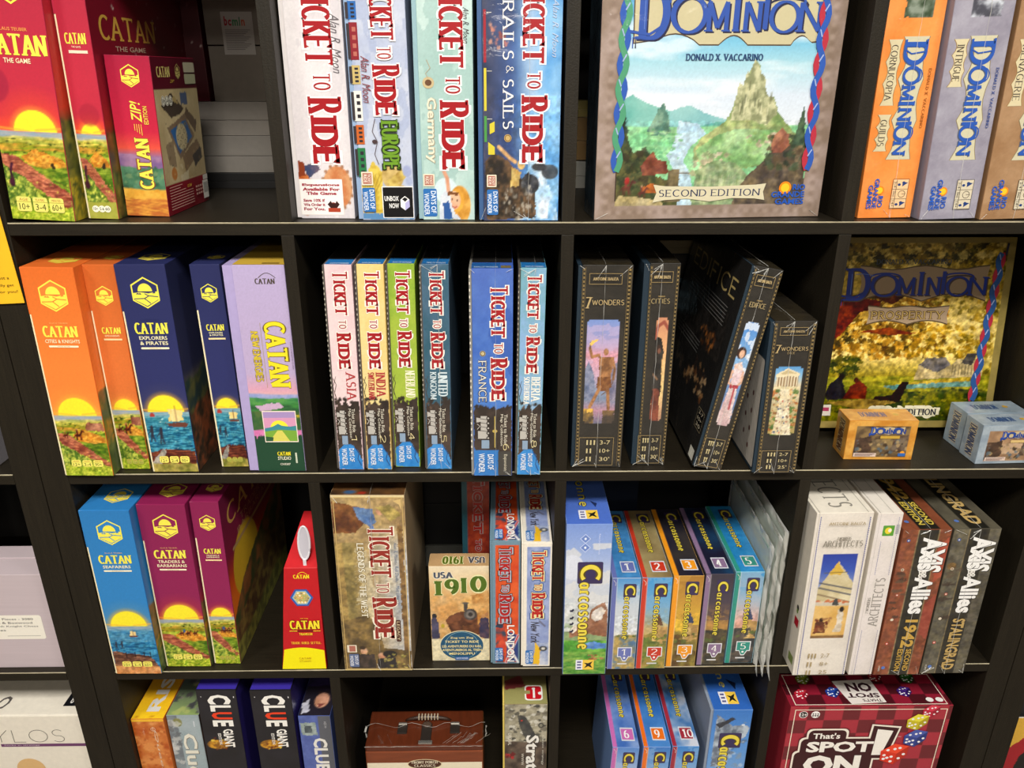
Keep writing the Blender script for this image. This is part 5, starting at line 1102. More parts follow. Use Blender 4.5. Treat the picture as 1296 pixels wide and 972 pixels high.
# three spines
def kingdom_spine(label, x, y, w, lean, col, c2, names, pic):
    b = GBox('game_box', label, x, y, A_, w, 29.5, 29.4, col, lean, finish='ink_wrap', bev=.08)
    a = b.art('front', 7, len(label)); a.fill((col, c2, 2.2, .4)); a.mix((fbm(a.X * .8, a.Y * .8, 33) > .58) * 1.0, c2, .25); a.poly([(.3, .0), (.8, .0), (.8, .21), (.3, .21)], pic); b.put(a)
    k = b.ink('front'); q = .29
    for nm in names:
        L = .016 * len(nm) + .05 if len(nm) < 9 else .25
        scroll(k, .1, .34, q, q + L, 'd9cca4', 1, '9a7a4a'); k.text(nm, .16, q + .02, .28, q + L - .02, '4a4038', 1, weight=.14, contrast=.45, serif=.12); q += L + .035
    k.cut('name_banner', b)
    scroll(k, .36, .8, .28, .755, 'cfc8a8', 1, '8a7a58'); curl_title(k, .42, .76, .3, .74, '2a58b0', '5a6478', 1); k.cut('title_lettering', b)
    k.text('DONALD X. VACCARINO', .87, .4, .92, .63, '2a4a90' if col != 'f08a3c' else 'a05a20', 1, weight=.2, serif=.1); grande(k, .12, .83, .42, .96, 1)
    k.cut('publisher_logo', b)
    k.frame(.56, .835, .86, .96, .05, '4a4438'); k.rect(.57, .838, .85, .957, 'd8ccb0' if col != 'f08a3c' else 'f0c898'); k.rect(.57, .877, .85, .879, '4a4438'); k.rect(.57, .918, .85, .92, '4a4438'); k.rect(.63, .84, .64, .955, '4a4438')
    for t in (.847, .93): k.disc(.76, t + .004, .2, .16, '24407a', 10); k.disc(.68, t + .012, .2, .16, '24407a', 10); k.poly([(.74, t), (.84, t + .004), (.74, t + .02)], '24407a')
    k.ring(.75, .898, .42, .06, '4a4438', 14); k.line([(.75, .898), (.82, .898)], .05, '4a4438')
    for i, s in enumerate(('2-4', '30min', '14+')): k.text(s, .585, .845 + i * .04, .625, .87 + i * .04, '4a4438', 1, 'sans')
    b.done(k, 'rating_badges'); b.film(len(label), .6, 7)
    return b
kingdom_spine('orange kingdom expansion box with two cream name banners', 106.65, 2.2, 6.8, -1.0, 'f08a3c', 'f49c50', ('CORNUCOPIA', 'GUILDS'), ('3a4a34', '8a9484', 3, 1))
kingdom_spine('grey-lilac kingdom expansion box with one cream banner', 114.0, 1.0, 7.1, -1.7, '8f8a98', 'a8a4b0', ('INTRIGUE',), ('4a4a54', 'd0d4dc', 3, 1))
kingdom_spine('brown kingdom expansion box at the right end of the top row', 121.7, 1.0, 7.1, -1.7, '9a7450', 'b08c68', ('MENAGERIE',), ('5a4434', 'a08868', 3, 1))
# prosperity, leaning back
b = GBox('game_box', 'golden orchard kingdom game box leaning back behind the small boxes', 107.9, 11.8, B_, 29.4, 29.3, 7.0, '8a7a3c', 0, 0, 8.0, finish='ink_gloss', bev=.08)
a = b.art('front', 7, 95); a.fill(('a08c4c', '8a7a40', 2, .5)); base = a.C.copy(); m = ((a.U > .03) & (a.U < .965) & (a.T > .025) & (a.T < .965)) * 1.0
a.vg([(0, '8a7a30'), (.2, 'c8b860'), (.4, 'e8dc9c'), (.62, 'f0e4a0'), (.72, 'a8a040'), (1, '4a5a1c')])
a.blobs(420, (0, 1, 0, .2), (.2, .9), ['5a5a24', '8a7c34', 'b8a858', 'd8cc80', '3c3c1c', 'e8e0a0'], .8, .75)
a.blobs(500, (0, .7, .3, .62), (.15, .6), ['7a5c1c', 'a8842c', 'c89a38', 'd8b858', '5a4818', '8a6a20'], .8, .7); a.blobs(260, (0, .62, .3, .58), (.2, .9), ['6a5a1c', '9a7c28', 'c8a040', 'e0c468', '4a4418'], .8, .75); a.blobs(200, (.55, 1, .12, .4), (.15, .5), ['8a8430', 'b8a848', '6a6424', 'd8cc80'], .8, .7); a.blobs(160, (.5, .85, .45, .62), (.15, .6), ['b8982c', 'd8bc4c', '8a7a28', 'e8d888'], .8, .75); a.blobs(120, (.8, 1, .15, .7), (.2, .7), ['b8a040', '7a742c', 'd8c870'], .8, .7)
a.poly([(0, .38), (.1, .34), (.2, .3), (.35, .32), (.33, .36), (.24, .38), (.15, .5), (0, .6)], ('6a2c14', 'a85428', 3, .6)); a.poly([(.24, .48), (.4, .46), (.55, .49), (.4, .5)], ('7a3c18', 'a86430', 3)); a.poly([(.3, .2), (.5, .28), (.4, .34), (.3, .3)], ('5a3018', '8a5a30', 3))
a.blobs(120, (0, .3, .62, .82), (.3, .9), ['4a5a1c', '7a7c2c', '9a942c', '38481c'], .7, .8); a.below(.72, .01, .3, ('8a9430', 'b8b848', 3, .5, 2)); a.poly([(.4, .77), (.9, .745), (.9, .775), (.45, .79)], ('6aa0a8', '9cc4c4', 2)); a.poly([(.45, .76), (.9, .72), (.9, .745), (.6, .76)], ('b0a03c', 'd8c868', 3))
a.poly([(.56, .74), (.58, .66), (.66, .64), (.75, .66), (.78, .63), (.92, .63), (.92, .72), (.72, .73)], ('b0a888', 'd8d0ac', 2.5, .6)); a.poly([(.58, .66), (.62, .62), (.72, .62), (.75, .66), (.68, .7)], ('8a8a90', '6a6a70', 2)); a.poly([(.8, .65), (.83, .6), (.88, .6), (.86, .66)], '6a6a6c')
for i in range(9): a.line([(.76 + i * .017, .66), (.76 + i * .017, .71)], .1, '7a7458')
a.below(.8, .02, .3, ('4a5a1c', '8a8c2c', 3.2, .8)); a.blobs(200, (0, 1, .78, .96), (.1, .4), ['3a4818', '6a7824', '9a9a38', 'b8b048'], .5, .7)
a.poly([(.1, .82), (.12, .76), (.17, .72), (.2, .77), (.22, .84), (.12, .85)], ('22283a', '3a3c48', 3)); a.disc(.18, .72, .45, .5, '3a2820'); a.poly([(.2, .84), (.23, .77), (.28, .74), (.32, .78), (.32, .84)], ('6a2c1c', '8a4428', 3)); a.disc(.26, .74, .4, .45, '5a3018'); a.poly([(.36, .83), (.46, .82), (.5, .75), (.54, .75), (.5, .86), (.36, .86)], '3c2418'); a.poly([(.1, .86), (.3, .84), (.5, .86), (.3, .9)], ('8a7a40', 'a89858', 2))
a.tex(0, 1, .6); a.punch(-1, 1.2, .55, .45); a.C = a.C * np.array([1.0, .93, .82]); sc = a.C.copy(); a.C = base * (1 - m[..., None]) + sc * m[..., None]; b.put(a)
k = b.ink('front'); k.text('DONALD X. VACCARINO', .3, .11, .68, .135, '3a4a5c', weight=.16, serif=.1)
scroll(k, .22, .88, .145, .32, '9a8468'); scroll(k, .28, .7, .35, .44, 'a89074'); curl_title(k, .16, .86, .17, .3, '24388c', '4a3c3c'); k.cut('title_lettering', b)
k.text('PROSPERITY', .3, .375, .67, .415, 'b89a58', weight=.15, contrast=.5, serif=.12, outline='4a3420', ow=.07); k.cut('name_banner', b)
k.rect(.02, .87, .14, .93, 'd8d0c0'); k.rect(.03, .885, .13, .905, 'a83a5c'); k.text('SECOND EDITION', .35, .895, .7, .93, '1a1c2c', weight=.2, serif=.12, outline='e0d8b8', ow=.5); k.cut('edition_banner', b)
twist(k, .93, .08, .85, 'b83244', '2f5a98', .8, 5, .012, -.05); k.line([(.955, .03), (.95, .09)], .3, '3a3848'); b.done(k, 'ribbon_print')
# small boxes in front
def small_kingdom(label, x, y, w, h, d, yaw, col, c2, group=None, lean=0):
    b = GBox('small_game_box', label, x, y, B_, w, h, d, col, lean, yaw, finish='ink_gloss', bev=.08)
    a = b.art('front', 9, 97); a.fill((col, c2, 2.5, .8)); m = ((a.U > .12) & (a.U < .9) & (a.T > .14) & (a.T < .93)) * 1.0; base = a.C.copy()
    brown = col != 'c8842c'
    a.fill(('8a6a50', 'b08c68', 3, .6) if brown else ('4a3a2c', '8a7048', 3, .7)); a.poly([(.3, .5), (.6, .45), (.9, .55), (.9, .75), (.3, .75)], ('c8a888', 'b89878', 2) if brown else ('9a8050', '6a5a44', 3)); a.poly([(.12, .45), (.35, .4), (.38, .8), (.12, .9)], ('3a2c24', '5c4434', 3, 1)); a.poly([(.7, .4), (.9, .35), (.9, .8), (.66, .8)], ('4a3428', '7a6a58', 3, 1)); a.blobs(50, (.15, .9, .5, .9), (.08, .3), ['3a2c20', '8a7454', '5a6a74', 'b89a68'], 1, .8)
    sc = a.C.copy(); a.C = base * (1 - m[..., None]) + sc * m[..., None]; b.put(a)
    k = b.ink('front'); scroll(k, .36, .82, .16, .36, 'c8b48c'); curl_title(k, .33, .82, .18, .34, '24489c', '3a3c50'); k.rect(.48, .38, .76, .45, 'c8a03c' if not brown else 'd8b878'); k.cut('title_lettering', b)
    k.rect(.13, .82, .46, .915, 'e0c8b8'); 
    for i, t in enumerate((.84, .865, .888)): k.rect(.15, t, .44 - .03 * i, t + .012, '5a3a3c')
    k.disc(.84, .82, .35, .35, 'f0a02c'); k.rect(.78, .82, .89, .9, '3a6ab0', .1); b.done(k, 'lettering')
    a = b.art('top', 6, 98); a.fill((c2, col, 2, .8)); b.put(a); k = b.ink('top'); k.text('DOMINION', .22, .3, .6, .7, '6a5a78' if not brown else '34507c', 0, weight=.2); k.disc(.75, .5, .4, .4, 'c8a03c'); b.done(k, 'top_print')
    a = b.art('left', 6, 99); a.fill((col, c2, 2, .8)); b.put(a); k = b.ink('left'); k.text('DOMINION', .3, .12, .7, .88, '3a4a6c' if brown else '6a3c1c', 1, weight=.2, outline='c8b890', ow=.1); b.done(k, 'side_print')
    return b
small_kingdom('small golden-orange card box lying in front of the orchard box', 110.85, 3.1, 9.9, 6.25, 4.2, -1.5, 'c8842c', 'e0a850')
small_kingdom('front grey-blue card box of the pair at the right end', 129.25, 1.4, 9.3, 6.1, 3.9, 2, '8a98a4', 'a4b0b8')
small_kingdom('rear grey-blue card box of the pair at the right end', 129.35, 5.65, 9.3, 6.1, 4.3, 2, '8696a2', 'a0adb6')

# ------------------------------------------------------------------ ancient wonders games
GOLD = 'a08858'
def wonder(label, x, y, zs, w, h, lean, title, sub, seed, scene, dark=('2a2824', '34302a'), d=29.4, dots='8a7448', left=True, stats=('3-7', '10+', "30'"), split=.55, panel=(.25, .765), pu=(.13, .8), plt=None):
    b = GBox('game_box', label, x, y, zs, w, h, d, dark[0], lean, finish='ink_wrap', bev=.07, lid=(w - split, '20303c') if split else None)
    a = b.art('front', 8, seed); a.fill((dark[0], dark[1], 2, .5))
    m = ((a.U > pu[0]) & (a.U < pu[1]) & (a.T > panel[0]) & (a.T < panel[1]))
    for cu, ct in ((pu[0], panel[0]), (pu[1], panel[0]), (pu[0], panel[1]), (pu[1], panel[1])):
        m &= ~((np.abs(a.U - cu) * a.w < .3) & (np.abs(a.T - ct) * a.h < .3))
    base = a.C.copy(); scene(a, pu, panel); a.tex(.4, .8, .3, 5); sc = a.C.copy(); mm = m[..., None] * 1.0; a.C = base * (1 - mm) + sc * mm; b.put(a)
    k = b.ink('front')
    sp = (split or 0) / w
    for u0, u1 in ((sp + .0, sp + .055), (.9, .965)):
        k.rect(u0, .01, u0 + .01, .99, '6a5a3c'); k.rect(u1, .01, u1 + .01, .99, '6a5a3c')
        for i in range(int(h * 1.8)): k.rect(u0 + .018, .015 + i / (h * 1.8) * .97, u1 - .008, .015 + (i + .55) / (h * 1.8) * .97, dots)
    k.cut('border_print', b)
    k.frame(.2, .035, .8, .085, .06, GOLD); k.text('ANTOINE BAUZA', .27, .053, .73, .067, 'c0a878', weight=.16, serif=.1)
    if sub: k.text('7 WONDERS', .42, .145, .62, .152, GOLD, weight=.2, serif=.1); k.text(sub, .24, .158, .76, .182, 'a89468', font='serif', weight=.12, contrast=.8, serif=0)
    else:
        k.text('7', .14, .143, .26, .195, 'b8a070', weight=.16, serif=.1); k.text('WONDERS', .27, .155, .86, .18, 'b8a070', weight=.12, contrast=.8, serif=0)
    if title: k.text(title, .42, .187, .58, .2, 'b8a070', weight=.12, contrast=.8, serif=0)
    k.cut('title_lettering', b)
    k.frame(.14, .835, .82, .985, .06, GOLD)
    for i, s in enumerate(stats):
        t = .85 + i * .044
        for j in range(3 - min(i, 1)): k.disc(.3 + j * .07, t + .003, .13, .13, 'c8b888', 8); k.rect(.285 + j * .07, t + .007, .315 + j * .07, t + .024, 'c8b888')
        k.text(s, .55, t, .75, t + .022, 'c8b888', font='sans', bold=.01)
    b.done(k, 'rating_print')
    # top: bare dark with gold lines
    a = b.art('top', 3, seed + 1); a.fill(('3c3424', '2a2620', 2, .3)); b.put(a)
    b.film(seed, .5, 12)
    return b
def sc_colossus(a, pu, pt):
    a.vg([(.25, '7a94d0'), (.36, 'a89cc4'), (.42, 'd89aa8'), (.52, 'c8a4b8'), (.6, '8a9ab8'), (.64, '7a88a0'), (.7, 'b88a9c'), (.77, '6a6a80')]); a.mix((fbm(a.X * .3, a.Y * .8, 5) > .55) * 1.0 * (a.T < .5), 'c8b0d0', .5)
    a.poly([(.1, .5), (.2, .45), (.3, .5), (.35, .56), (.35, .64), (.1, .64)], ('5a6684', '8a90a8', 3, 1)); a.poly([(.62, .52), (.7, .47), (.82, .45), (.82, .65), (.62, .65)], ('6a6a84', '9a92a4', 3, 1))
    br = ('7a5234', 'b07c50', 3, 1.2)
    a.line([(.4, .42), (.26, .43), (.21, .385)], .42, br); a.line([(.21, .39), (.22, .36)], .2, '5a4030'); a.poly([(.19, .365), (.25, .35), (.38, .345), (.3, .36), (.24, .375)], 'f8c868')
    a.disc(.55, .405, .38, .5, ('8a5c3c', 'b88860')); a.poly([(.4, .42), (.5, .43), (.6, .43), (.72, .43), (.7, .48), (.66, .54), (.44, .54), (.42, .47)], br); a.line([(.7, .44), (.75, .49), (.73, .54)], .36, br); a.line([(.74, .48), (.72, .56), (.6, .6), (.5, .62)], .12, '6a4a34')
    a.poly([(.4, .53), (.68, .53), (.7, .58), (.62, .6), (.44, .6), (.38, .58)], ('8a5a34', '6a4028', 3, 2)); a.line([(.46, .58), (.36, .63), (.26, .68)], .5, br); a.line([(.62, .58), (.64, .64), (.66, .69)], .5, br)
    a.poly([(.12, .69), (.34, .69), (.36, .77), (.1, .77)], ('4a4038', 'c89a44', 3, .6)); a.poly([(.54, .7), (.8, .7), (.8, .77), (.54, .77)], ('4a4038', '8a6a44', 3, .8)); a.poly([(.2, .695), (.33, .69), (.33, .71), (.2, .712)], 'e8b450')
def sc_hood(a, pu, pt):
    a.vg([(.25, 'c88a68'), (.4, 'e8b07c'), (.6, 'f0d08c'), (.77, 'b8866c')]); a.line([(.3, .36), (.4, .29), (.6, .27), (.8, .31)], .5, '9a5040'); a.line([(.25, .34), (.35, .32), (.36, .5)], .4, 'a85c48')
    a.poly([(.28, .4), (.38, .34), (.56, .35), (.66, .42), (.62, .46), (.66, .6), (.62, .64), (.3, .66), (.24, .5)], ('22201e', '3c3834', 3, 1)); a.disc(.48, .4, .45, .6, '3a2a24'); a.disc(.5, .41, .28, .4, '7a5040'); a.poly([(.38, .6), (.6, .6), (.66, .77), (.3, .77)], ('5a3028', '8a4a38', 3, 1)); a.line([(.3, .52), (.5, .55)], .3, '8a6a50'); a.line([(.62, .45), (.7, .62)], .14, 'd8b070')
def sc_lady(a, pu, pt):
    a.vg([(.25, '4f8ad0'), (.45, '8ab4dc'), (.6, '6a8ab8'), (.77, '7a86a0')]); a.mix((fbm(a.X * .5, a.Y * .5, 15) > .5) * (a.T < .5) * 1.0, 'e8ecf4', .8)
    a.disc(.42, .4, .75, .85, '3a2620'); a.disc(.45, .405, .42, .6, ('e8b898', 'd8a080')); a.poly([(.3, .46), (.5, .44), (.68, .47), (.72, .52), (.66, .56), (.36, .56)], ('e0b094', 'f0d8d0', 2)); a.poly([(.32, .48), (.68, .48), (.64, .56), (.38, .56)], ('e8d4d4', 'd8bcc0', 2, 1)); a.line([(.3, .49), (.26, .55), (.45, .565)], .35, 'e0b094'); a.line([(.7, .49), (.76, .54), (.6, .565)], .35, 'e0b094')
    a.poly([(.36, .56), (.66, .56), (.68, .6), (.78, .77), (.2, .77), (.34, .6)], ('e8d8d4', 'c8a8a8', 2.6, 2, .3)); a.poly([(.34, .558), (.68, .558), (.68, .575), (.34, .575)], 'a83a44'); a.line([(.55, .57), (.58, .68)], .3, 'b04a50')
def sc_temple(a, pu, pt):
    a.vg([(.25, '3f86c8'), (.34, '8ab8d8'), (.4, 'd8ccb0'), (.77, 'a8904c')]); a.poly([(.18, .33), (.46, .29), (.76, .33), (.76, .345), (.18, .345)], 'e8d8b0'); a.poly([(.26, .328), (.46, .3), (.68, .328)], 'c8b488')
    a.poly([(.2, .345), (.74, .345), (.74, .41), (.2, .41)], '8a6a44')
    for i in range(8): a.line([(.22 + i * .07, .345), (.22 + i * .07, .41)], .2, 'f0e4c4')
    a.poly([(.15, .41), (.8, .41), (.8, .43), (.15, .43)], 'e0d0a4'); a.blobs(150, (.13, .8, .43, .74), (.12, .4), ['c87838', '8a5a30', '5a7a38', 'e0b878', 'b06434', '4a6a34'], .7, .8); a.poly([(.36, .43), (.56, .43), (.64, .6), (.74, .74), (.24, .74), (.32, .6)], ('f0e4c8', 'd8c8a0', 2.4, 1)); a.blobs(40, (.3, .62, .5, .73), (.06, .14), ['8a6a50', 'b83a30', '4a5a7a']); a.below(.73, .02, .3, ('4a7a30', '7aa048', 3, 1))
wonder('black ancient game box with bronze torch-bearer, standing by the divider', 70.85, 1.15, B_, 7.15, 29.35, .3, None, None, 101, sc_colossus)
wonder('black ancient game box with hooded figure in an archway', 79.6, 1.75, B_, 4.75, 29.45, .1, None, 'CITIES', 103, sc_hood, split=.8, pu=(.32, .76))
bE = wonder('black ancient game box tilted right, with a lady in white robes', 87.95, -.1, B_, 4.15, 29.35, 10.2, None, 'EDIFICE', 105, sc_lady, split=.45, pu=(.26, .78))
a = bE.art('left', 4, 106); a.fill(('1c1b1a', '2a2826', 2, .2)); a.poly([(.1, .3), (.9, .26), (.92, .5), (.3, .52)], ('1a1816', '3a3430', 2)); a.blobs(30, (.55, .8, .4, .5), (.2, .6), ['c87a38', '6a3c20', '8a5a34'], .8, .8); a.blobs(40, (.5, .85, .58, .72), (.3, .8), ['7a4a28', 'b08050', '3a2c24', 'd8b080'], .8, .8); a.blobs(14, (.1, .4, .6, .75), (.4, .9), ['4a3c30', '5a4a38'], .8, .6); bE.put(a)
k = bE.ink('left'); k.text('EDIFICE', .12, .1, .9, .19, 'c8b070', weight=.14, contrast=.8, serif=.04)
for i in range(6): k.line([(.15, .24 + i * .018), (.85, .24 + i * .018)], .1, '8a8884')
for i in range(4): k.line([(.15, .5 + i * .018), (.6, .5 + i * .018)], .1, '8a8884')
k.rect(.86, .74, .97, .84, '0e0e0e', .2); k.frame(.86, .74, .97, .84, .08, 'a09070')
for i in range(3): k.text(('3-7', '10+', '30')[i], .88, .75 + i * .03, .95, .768 + i * .03, 'd8ccb0', font='sans')
k.rect(.9, .93, .975, .985, 'e8e4d4'); bE.done(k, 'side_lettering')
bD = wonder('shorter black ancient dice game box with white temple picture', 96.25, -1.0, B_, 6.1, 22.4, -.15, 'DICE', None, 107, sc_temple, split=.5, panel=(.28, .735), pu=(.16, .82), stats=('2-7', '10+', "25'"), d=22)
k = bD.ink('left'); k.rect(.3, .25, .98, .97, 'd0c8bc', .4)
for i in range(8): k.disc(.75 + .1 * (i % 2), .45 + i * .06, .3, .4, '6a3c38')
bD.done(k, 'side_print')
# white architects pair
b = GBox('game_box', 'wide white game box with a pyramid and blue sky picture', 106.0 + .3, -2.2, C_, 8.2, 29.3, 29.4, 'e4dccc', -.8, finish='ink_gloss', bev=.08)
a = b.art('front', 7, 111); a.fill(('ddd4c8', 'e8e0d4', 2, .3)); m = ((a.U > .22) & (a.U < .85) & (a.T > .235) & (a.T < .76)); base = a.C.copy()
a.vg([(.23, '2c3f9c'), (.33, '3a56b0'), (.5, 'c8ccd0'), (.6, 'd8b880'), (.76, 'c89048')]); a.poly([(.2, .45), (.52, .28), (.88, .42), (.88, .54), (.2, .52)], ('c8b88c', 'e8dcb8', 2.2, .5)); a.poly([(.4, .345), (.52, .28), (.64, .34), (.6, .36), (.4, .36)], 'd8b048')
for t, q in ((.41, .04), (.44, .045), (.48, .05)): a.line([(.24, t), (.85, t + q)], .25, ('5a5a60' if q != .05 else '8a7458'))
a.line([(.3, .35), (.72, .345)], .1, '6a5a30'); a.blobs(12, (.25, .85, .52, .53), (.3, .5), ['c8744a', 'e0c8a8'], .6); a.poly([(.54, .52), (.6, .5), (.66, .55), (.54, .55)], '4a4a48'); a.below(.55, .01, .3, ('d8a858', 'e8c078', 2, .6)); a.poly([(.66, .58), (.72, .56), (.78, .6), (.78, .72), (.62, .72), (.68, .66)], ('c8b8a0', 'e8dcc8', 2.4, 1.5)); a.disc(.73, .575, .35, .5, '2a2220'); a.poly([(.28, .66), (.36, .64), (.46, .66), (.48, .72), (.26, .73)], ('5a3424', '8a4c30', 3, 1)); a.disc(.38, .64, .35, .35, '3a241c'); a.below(.74, .005, .5, ('7a5a38', '9a7448', 2)); a.blobs(16, (.25, .55, .63, .72), (.1, .3), ['6a3020', 'a8784c'])
mm = m[..., None] * 1.0; a.C = base * (1 - mm) + a.C * mm; b.put(a)
def dotline(k, u, t0, t1, n, c='3a4a9c'):
    for i in range(n): 
        t = t0 + (t1 - t0) * i / n; k.poly([(u, t), (u + .02, t + (t1 - t0) / n * .5), (u, t + (t1 - t0) / n)], c)
k = b.ink('front'); k.rect(.045, 0, .05, 1, 'a8a090'); dotline(k, .075, .02, .99, 80); dotline(k, .93, .02, .99, 80); k.cut('border_print', b)
k.text('ANTOINE BAUZA', .22, .045, .86, .062, 'a8946c', weight=.16, serif=.1); k.text('7 WONDERS', .4, .13, .65, .145, '8a8478', weight=.18); k.text('ARCHITECTS', .17, .15, .87, .185, '8a8478', weight=.12, contrast=.6, serif=.06); k.cut('title_lettering', b)
for i, s in enumerate(('2-7', '8+', '25')):
    t = .845 + i * .055
    for j in range(3 - min(i, 1)): k.rect(.22 + j * .06, t, .25 + j * .06, t + .03, 'a8946c')
    k.text(s, .46, t, .62, t + .026, 'a8946c', font='sans')
b.done(k, 'rating_print')
k = b.ink('top'); k.text('ARCHITECTS', .3, .3, .72, .95, '8a867c', 1, weight=.1, serif=.06); k.line([(.9, 1), (.9, .3)], .06, '7a7468'); k.line([(.05, 1), (.05, .3)], .06, '7a7468'); b.done(k, 'top_lettering')
k = b.ink('left'); k.rect(.93, .66, .98, .71, 'b82030', .1); k.disc(.95, .6, .4, .5, '4a4a48'); k.disc(.95, .62, .3, .4, '7a9a48'); k.rect(.92, .9, .98, .95, '8a9a58'); b.done(k, 'side_print')
b = GBox('game_box', 'narrow white game box with grey lettering running up, beside the pyramid box', 115.1, -2.2, C_, 3.65, 29.2, 29.4, 'e4dcd0', -.8, finish='ink_gloss', bev=.06)
a = b.art('front', 7, 112); a.fill(('ddd4cc', 'e6ddd8', 2, .3)); b.put(a); k = b.ink('front'); k.rect(.12, 0, .13, 1, 'b8b0a8'); k.rect(.3, .07, .75, .13, '5a9a38', .1); k.disc(.52, .1, .5, .55, 'e8d038'); k.disc(.58, .098, .25, .3, 'f0ece0'); k.rect(.8, .065, .95, .12, 'b8b4b0'); k.cut('maker_print', b)
k.text('ARCHITECTS', .4, .38, .8, .68, '9a948c', -1, weight=.13, contrast=.6, serif=.06); k.text('7 WONDERS', .22, .5, .34, .6, '8a847c', -1, weight=.18); k.cut('title_lettering', b)
dotline(k, .3, .16, .36, 18); dotline(k, .85, .02, .36, 30); dotline(k, .2, .7, .99, 24); dotline(k, .85, .7, .99, 24); b.done(k, 'border_print')
k = b.ink('top'); k.line([(.1, 1), (.1, .4)], .06, '7a7468'); k.line([(.6, 1), (.6, .4)], .05, '8a8478'); b.done(k, 'top_print')
# war games
def war(label, x, y, w, h, lean, col, c2, low, lowc, seed):
    b = GBox('game_box', label, x, y, C_, w, h, 29.4, col, lean, finish='ink_wrap', bev=.07)
    a = b.art('front', 7, seed); a.fill((col, c2, 3, .5)); a.mix((fbm(a.X * .35, a.Y * .35, seed) > .52) * 1.0, c2, .5); a.mix(((a.U > .33) & (a.U < .76)) * 1.0, ('24221c', '3a362c', 2, .5)); a.band(0, 1, '8a7a58', .325, .335); a.band(0, 1, '8a7a58', .755, .765); a.tex(amt=.5)
    a.blobs(10, (.05, .3, .25, .6), (.3, .9), ['3a2c24', '5a4a3a'], .4, .7)
    if seed == 121: a.poly([(.8, .1), (1, .05), (1, .3), (.85, .35)], ('a04030', 'c05a40', 2), .8); a.poly([(.78, .5), (1, .42), (1, .75), (.8, .7)], ('8a3428', 'a85040', 2), .8)
    else: a.blobs(20, (.8, 1, .2, .9), (.2, .9), ['5a5448', '6a6254', '3c3a30'], .6, .6); a.disc(.12, .24, .7, .6, ('8a6a3c', '5a4428', 3, 2))
    b.put(a); k = b.ink('front')
    for t, c in ((.07, '3a5aa0'), (.26, 'c8b8a0'), (.43, 'b05a4a'), (.6, 'd8c8b0'), (.77, 'c84a40')): k.disc(.15, t, .26, .26, c, 12); k.disc(.15, t, .12, .12, 'e8e0d0' if c != 'c8b8a0' else '7a4a30', 8)
    k.cut('emblem_print', b)
    k.text('AXIS', .46, .055, .95, .28, 'f4f2ee', 1, 'sans', bold=.09, outline='1c1a18', ow=.12); k.text('&', .5, .285, .68, .325, 'e8e4dc', 1, 'sans', bold=.05, outline='1c1a18', ow=.1); k.text('ALLIES', .46, .33, .95, .56, 'f4f2ee', 1, 'sans', bold=.09, outline='1c1a18', ow=.12) if False else (k.text('Axis', .44, .05, .84, .26, 'f4f2ee', 1, 'sans', bold=.09, outline='1c1a18', ow=.08), k.text('&', .5, .265, .66, .305, 'e8e4dc', 1, 'sans', bold=.05), k.text('Allies', .44, .31, .84, .56, 'f4f2ee', 1, 'sans', bold=.09, outline='1c1a18', ow=.08))
    k.cut('title_lettering', b)
    if low == '1942': k.text('1942', .44, .6, .72, .8, lowc, 1, 'sans', bold=.09); k.text('SECOND', .6, .81, .72, .97, lowc, 1, 'sans', bold=.05); k.text('EDITION', .42, .81, .54, .97, lowc, 1, 'sans', bold=.05)
    else: k.text('STALINGRAD', .44, .6, .72, .97, lowc, 1, 'sans', bold=.08)
    k.disc(.18, .945, .3, .3, '5a7ac0', 12); k.text('HASBRO', .07, .93, .11, .97, 'e0dcd0', 1, 'sans'); b.done(k, 'edition_lettering')
    a = b.art('top', 4, seed + 1); a.fill((c2, col, 2, .4)); a.mix(((a.U > .33) & (a.U < .76)) * 1.0, '24221c'); b.put(a); k = b.ink('top'); 
    if low == '1942': k.text('1942', .42, .42, .74, .72, 'c8a048', 1, 'sans', bold=.09); k.text('SECOND', .6, .74, .74, .96, 'd8c050', 1, 'sans', bold=.06); k.text('EDITION', .4, .74, .54, .96, 'd8c050', 1, 'sans', bold=.06)
    else: k.text('STALINGRAD', .42, .3, .74, .96, 'c8a868', 1, 'sans', bold=.08)
    k.disc(.2, .93, .35, .35, '5a7ac0', 12); b.done(k, 'top_lettering'); b.film(seed, .55, 9)
war('rust brown war game box with white condensed title and gold date', 119.0, -2.3, 7.1, 26.5, -.5, '7a4028', '8f5238', '1942', 'c8a048', 121)
war('grey-olive war game box at the right end of the third shelf', 126.45, -2.1, 6.9, 26.45, -.3, '4f4a3e', '686250', 'STAL', 'c0a060', 125)

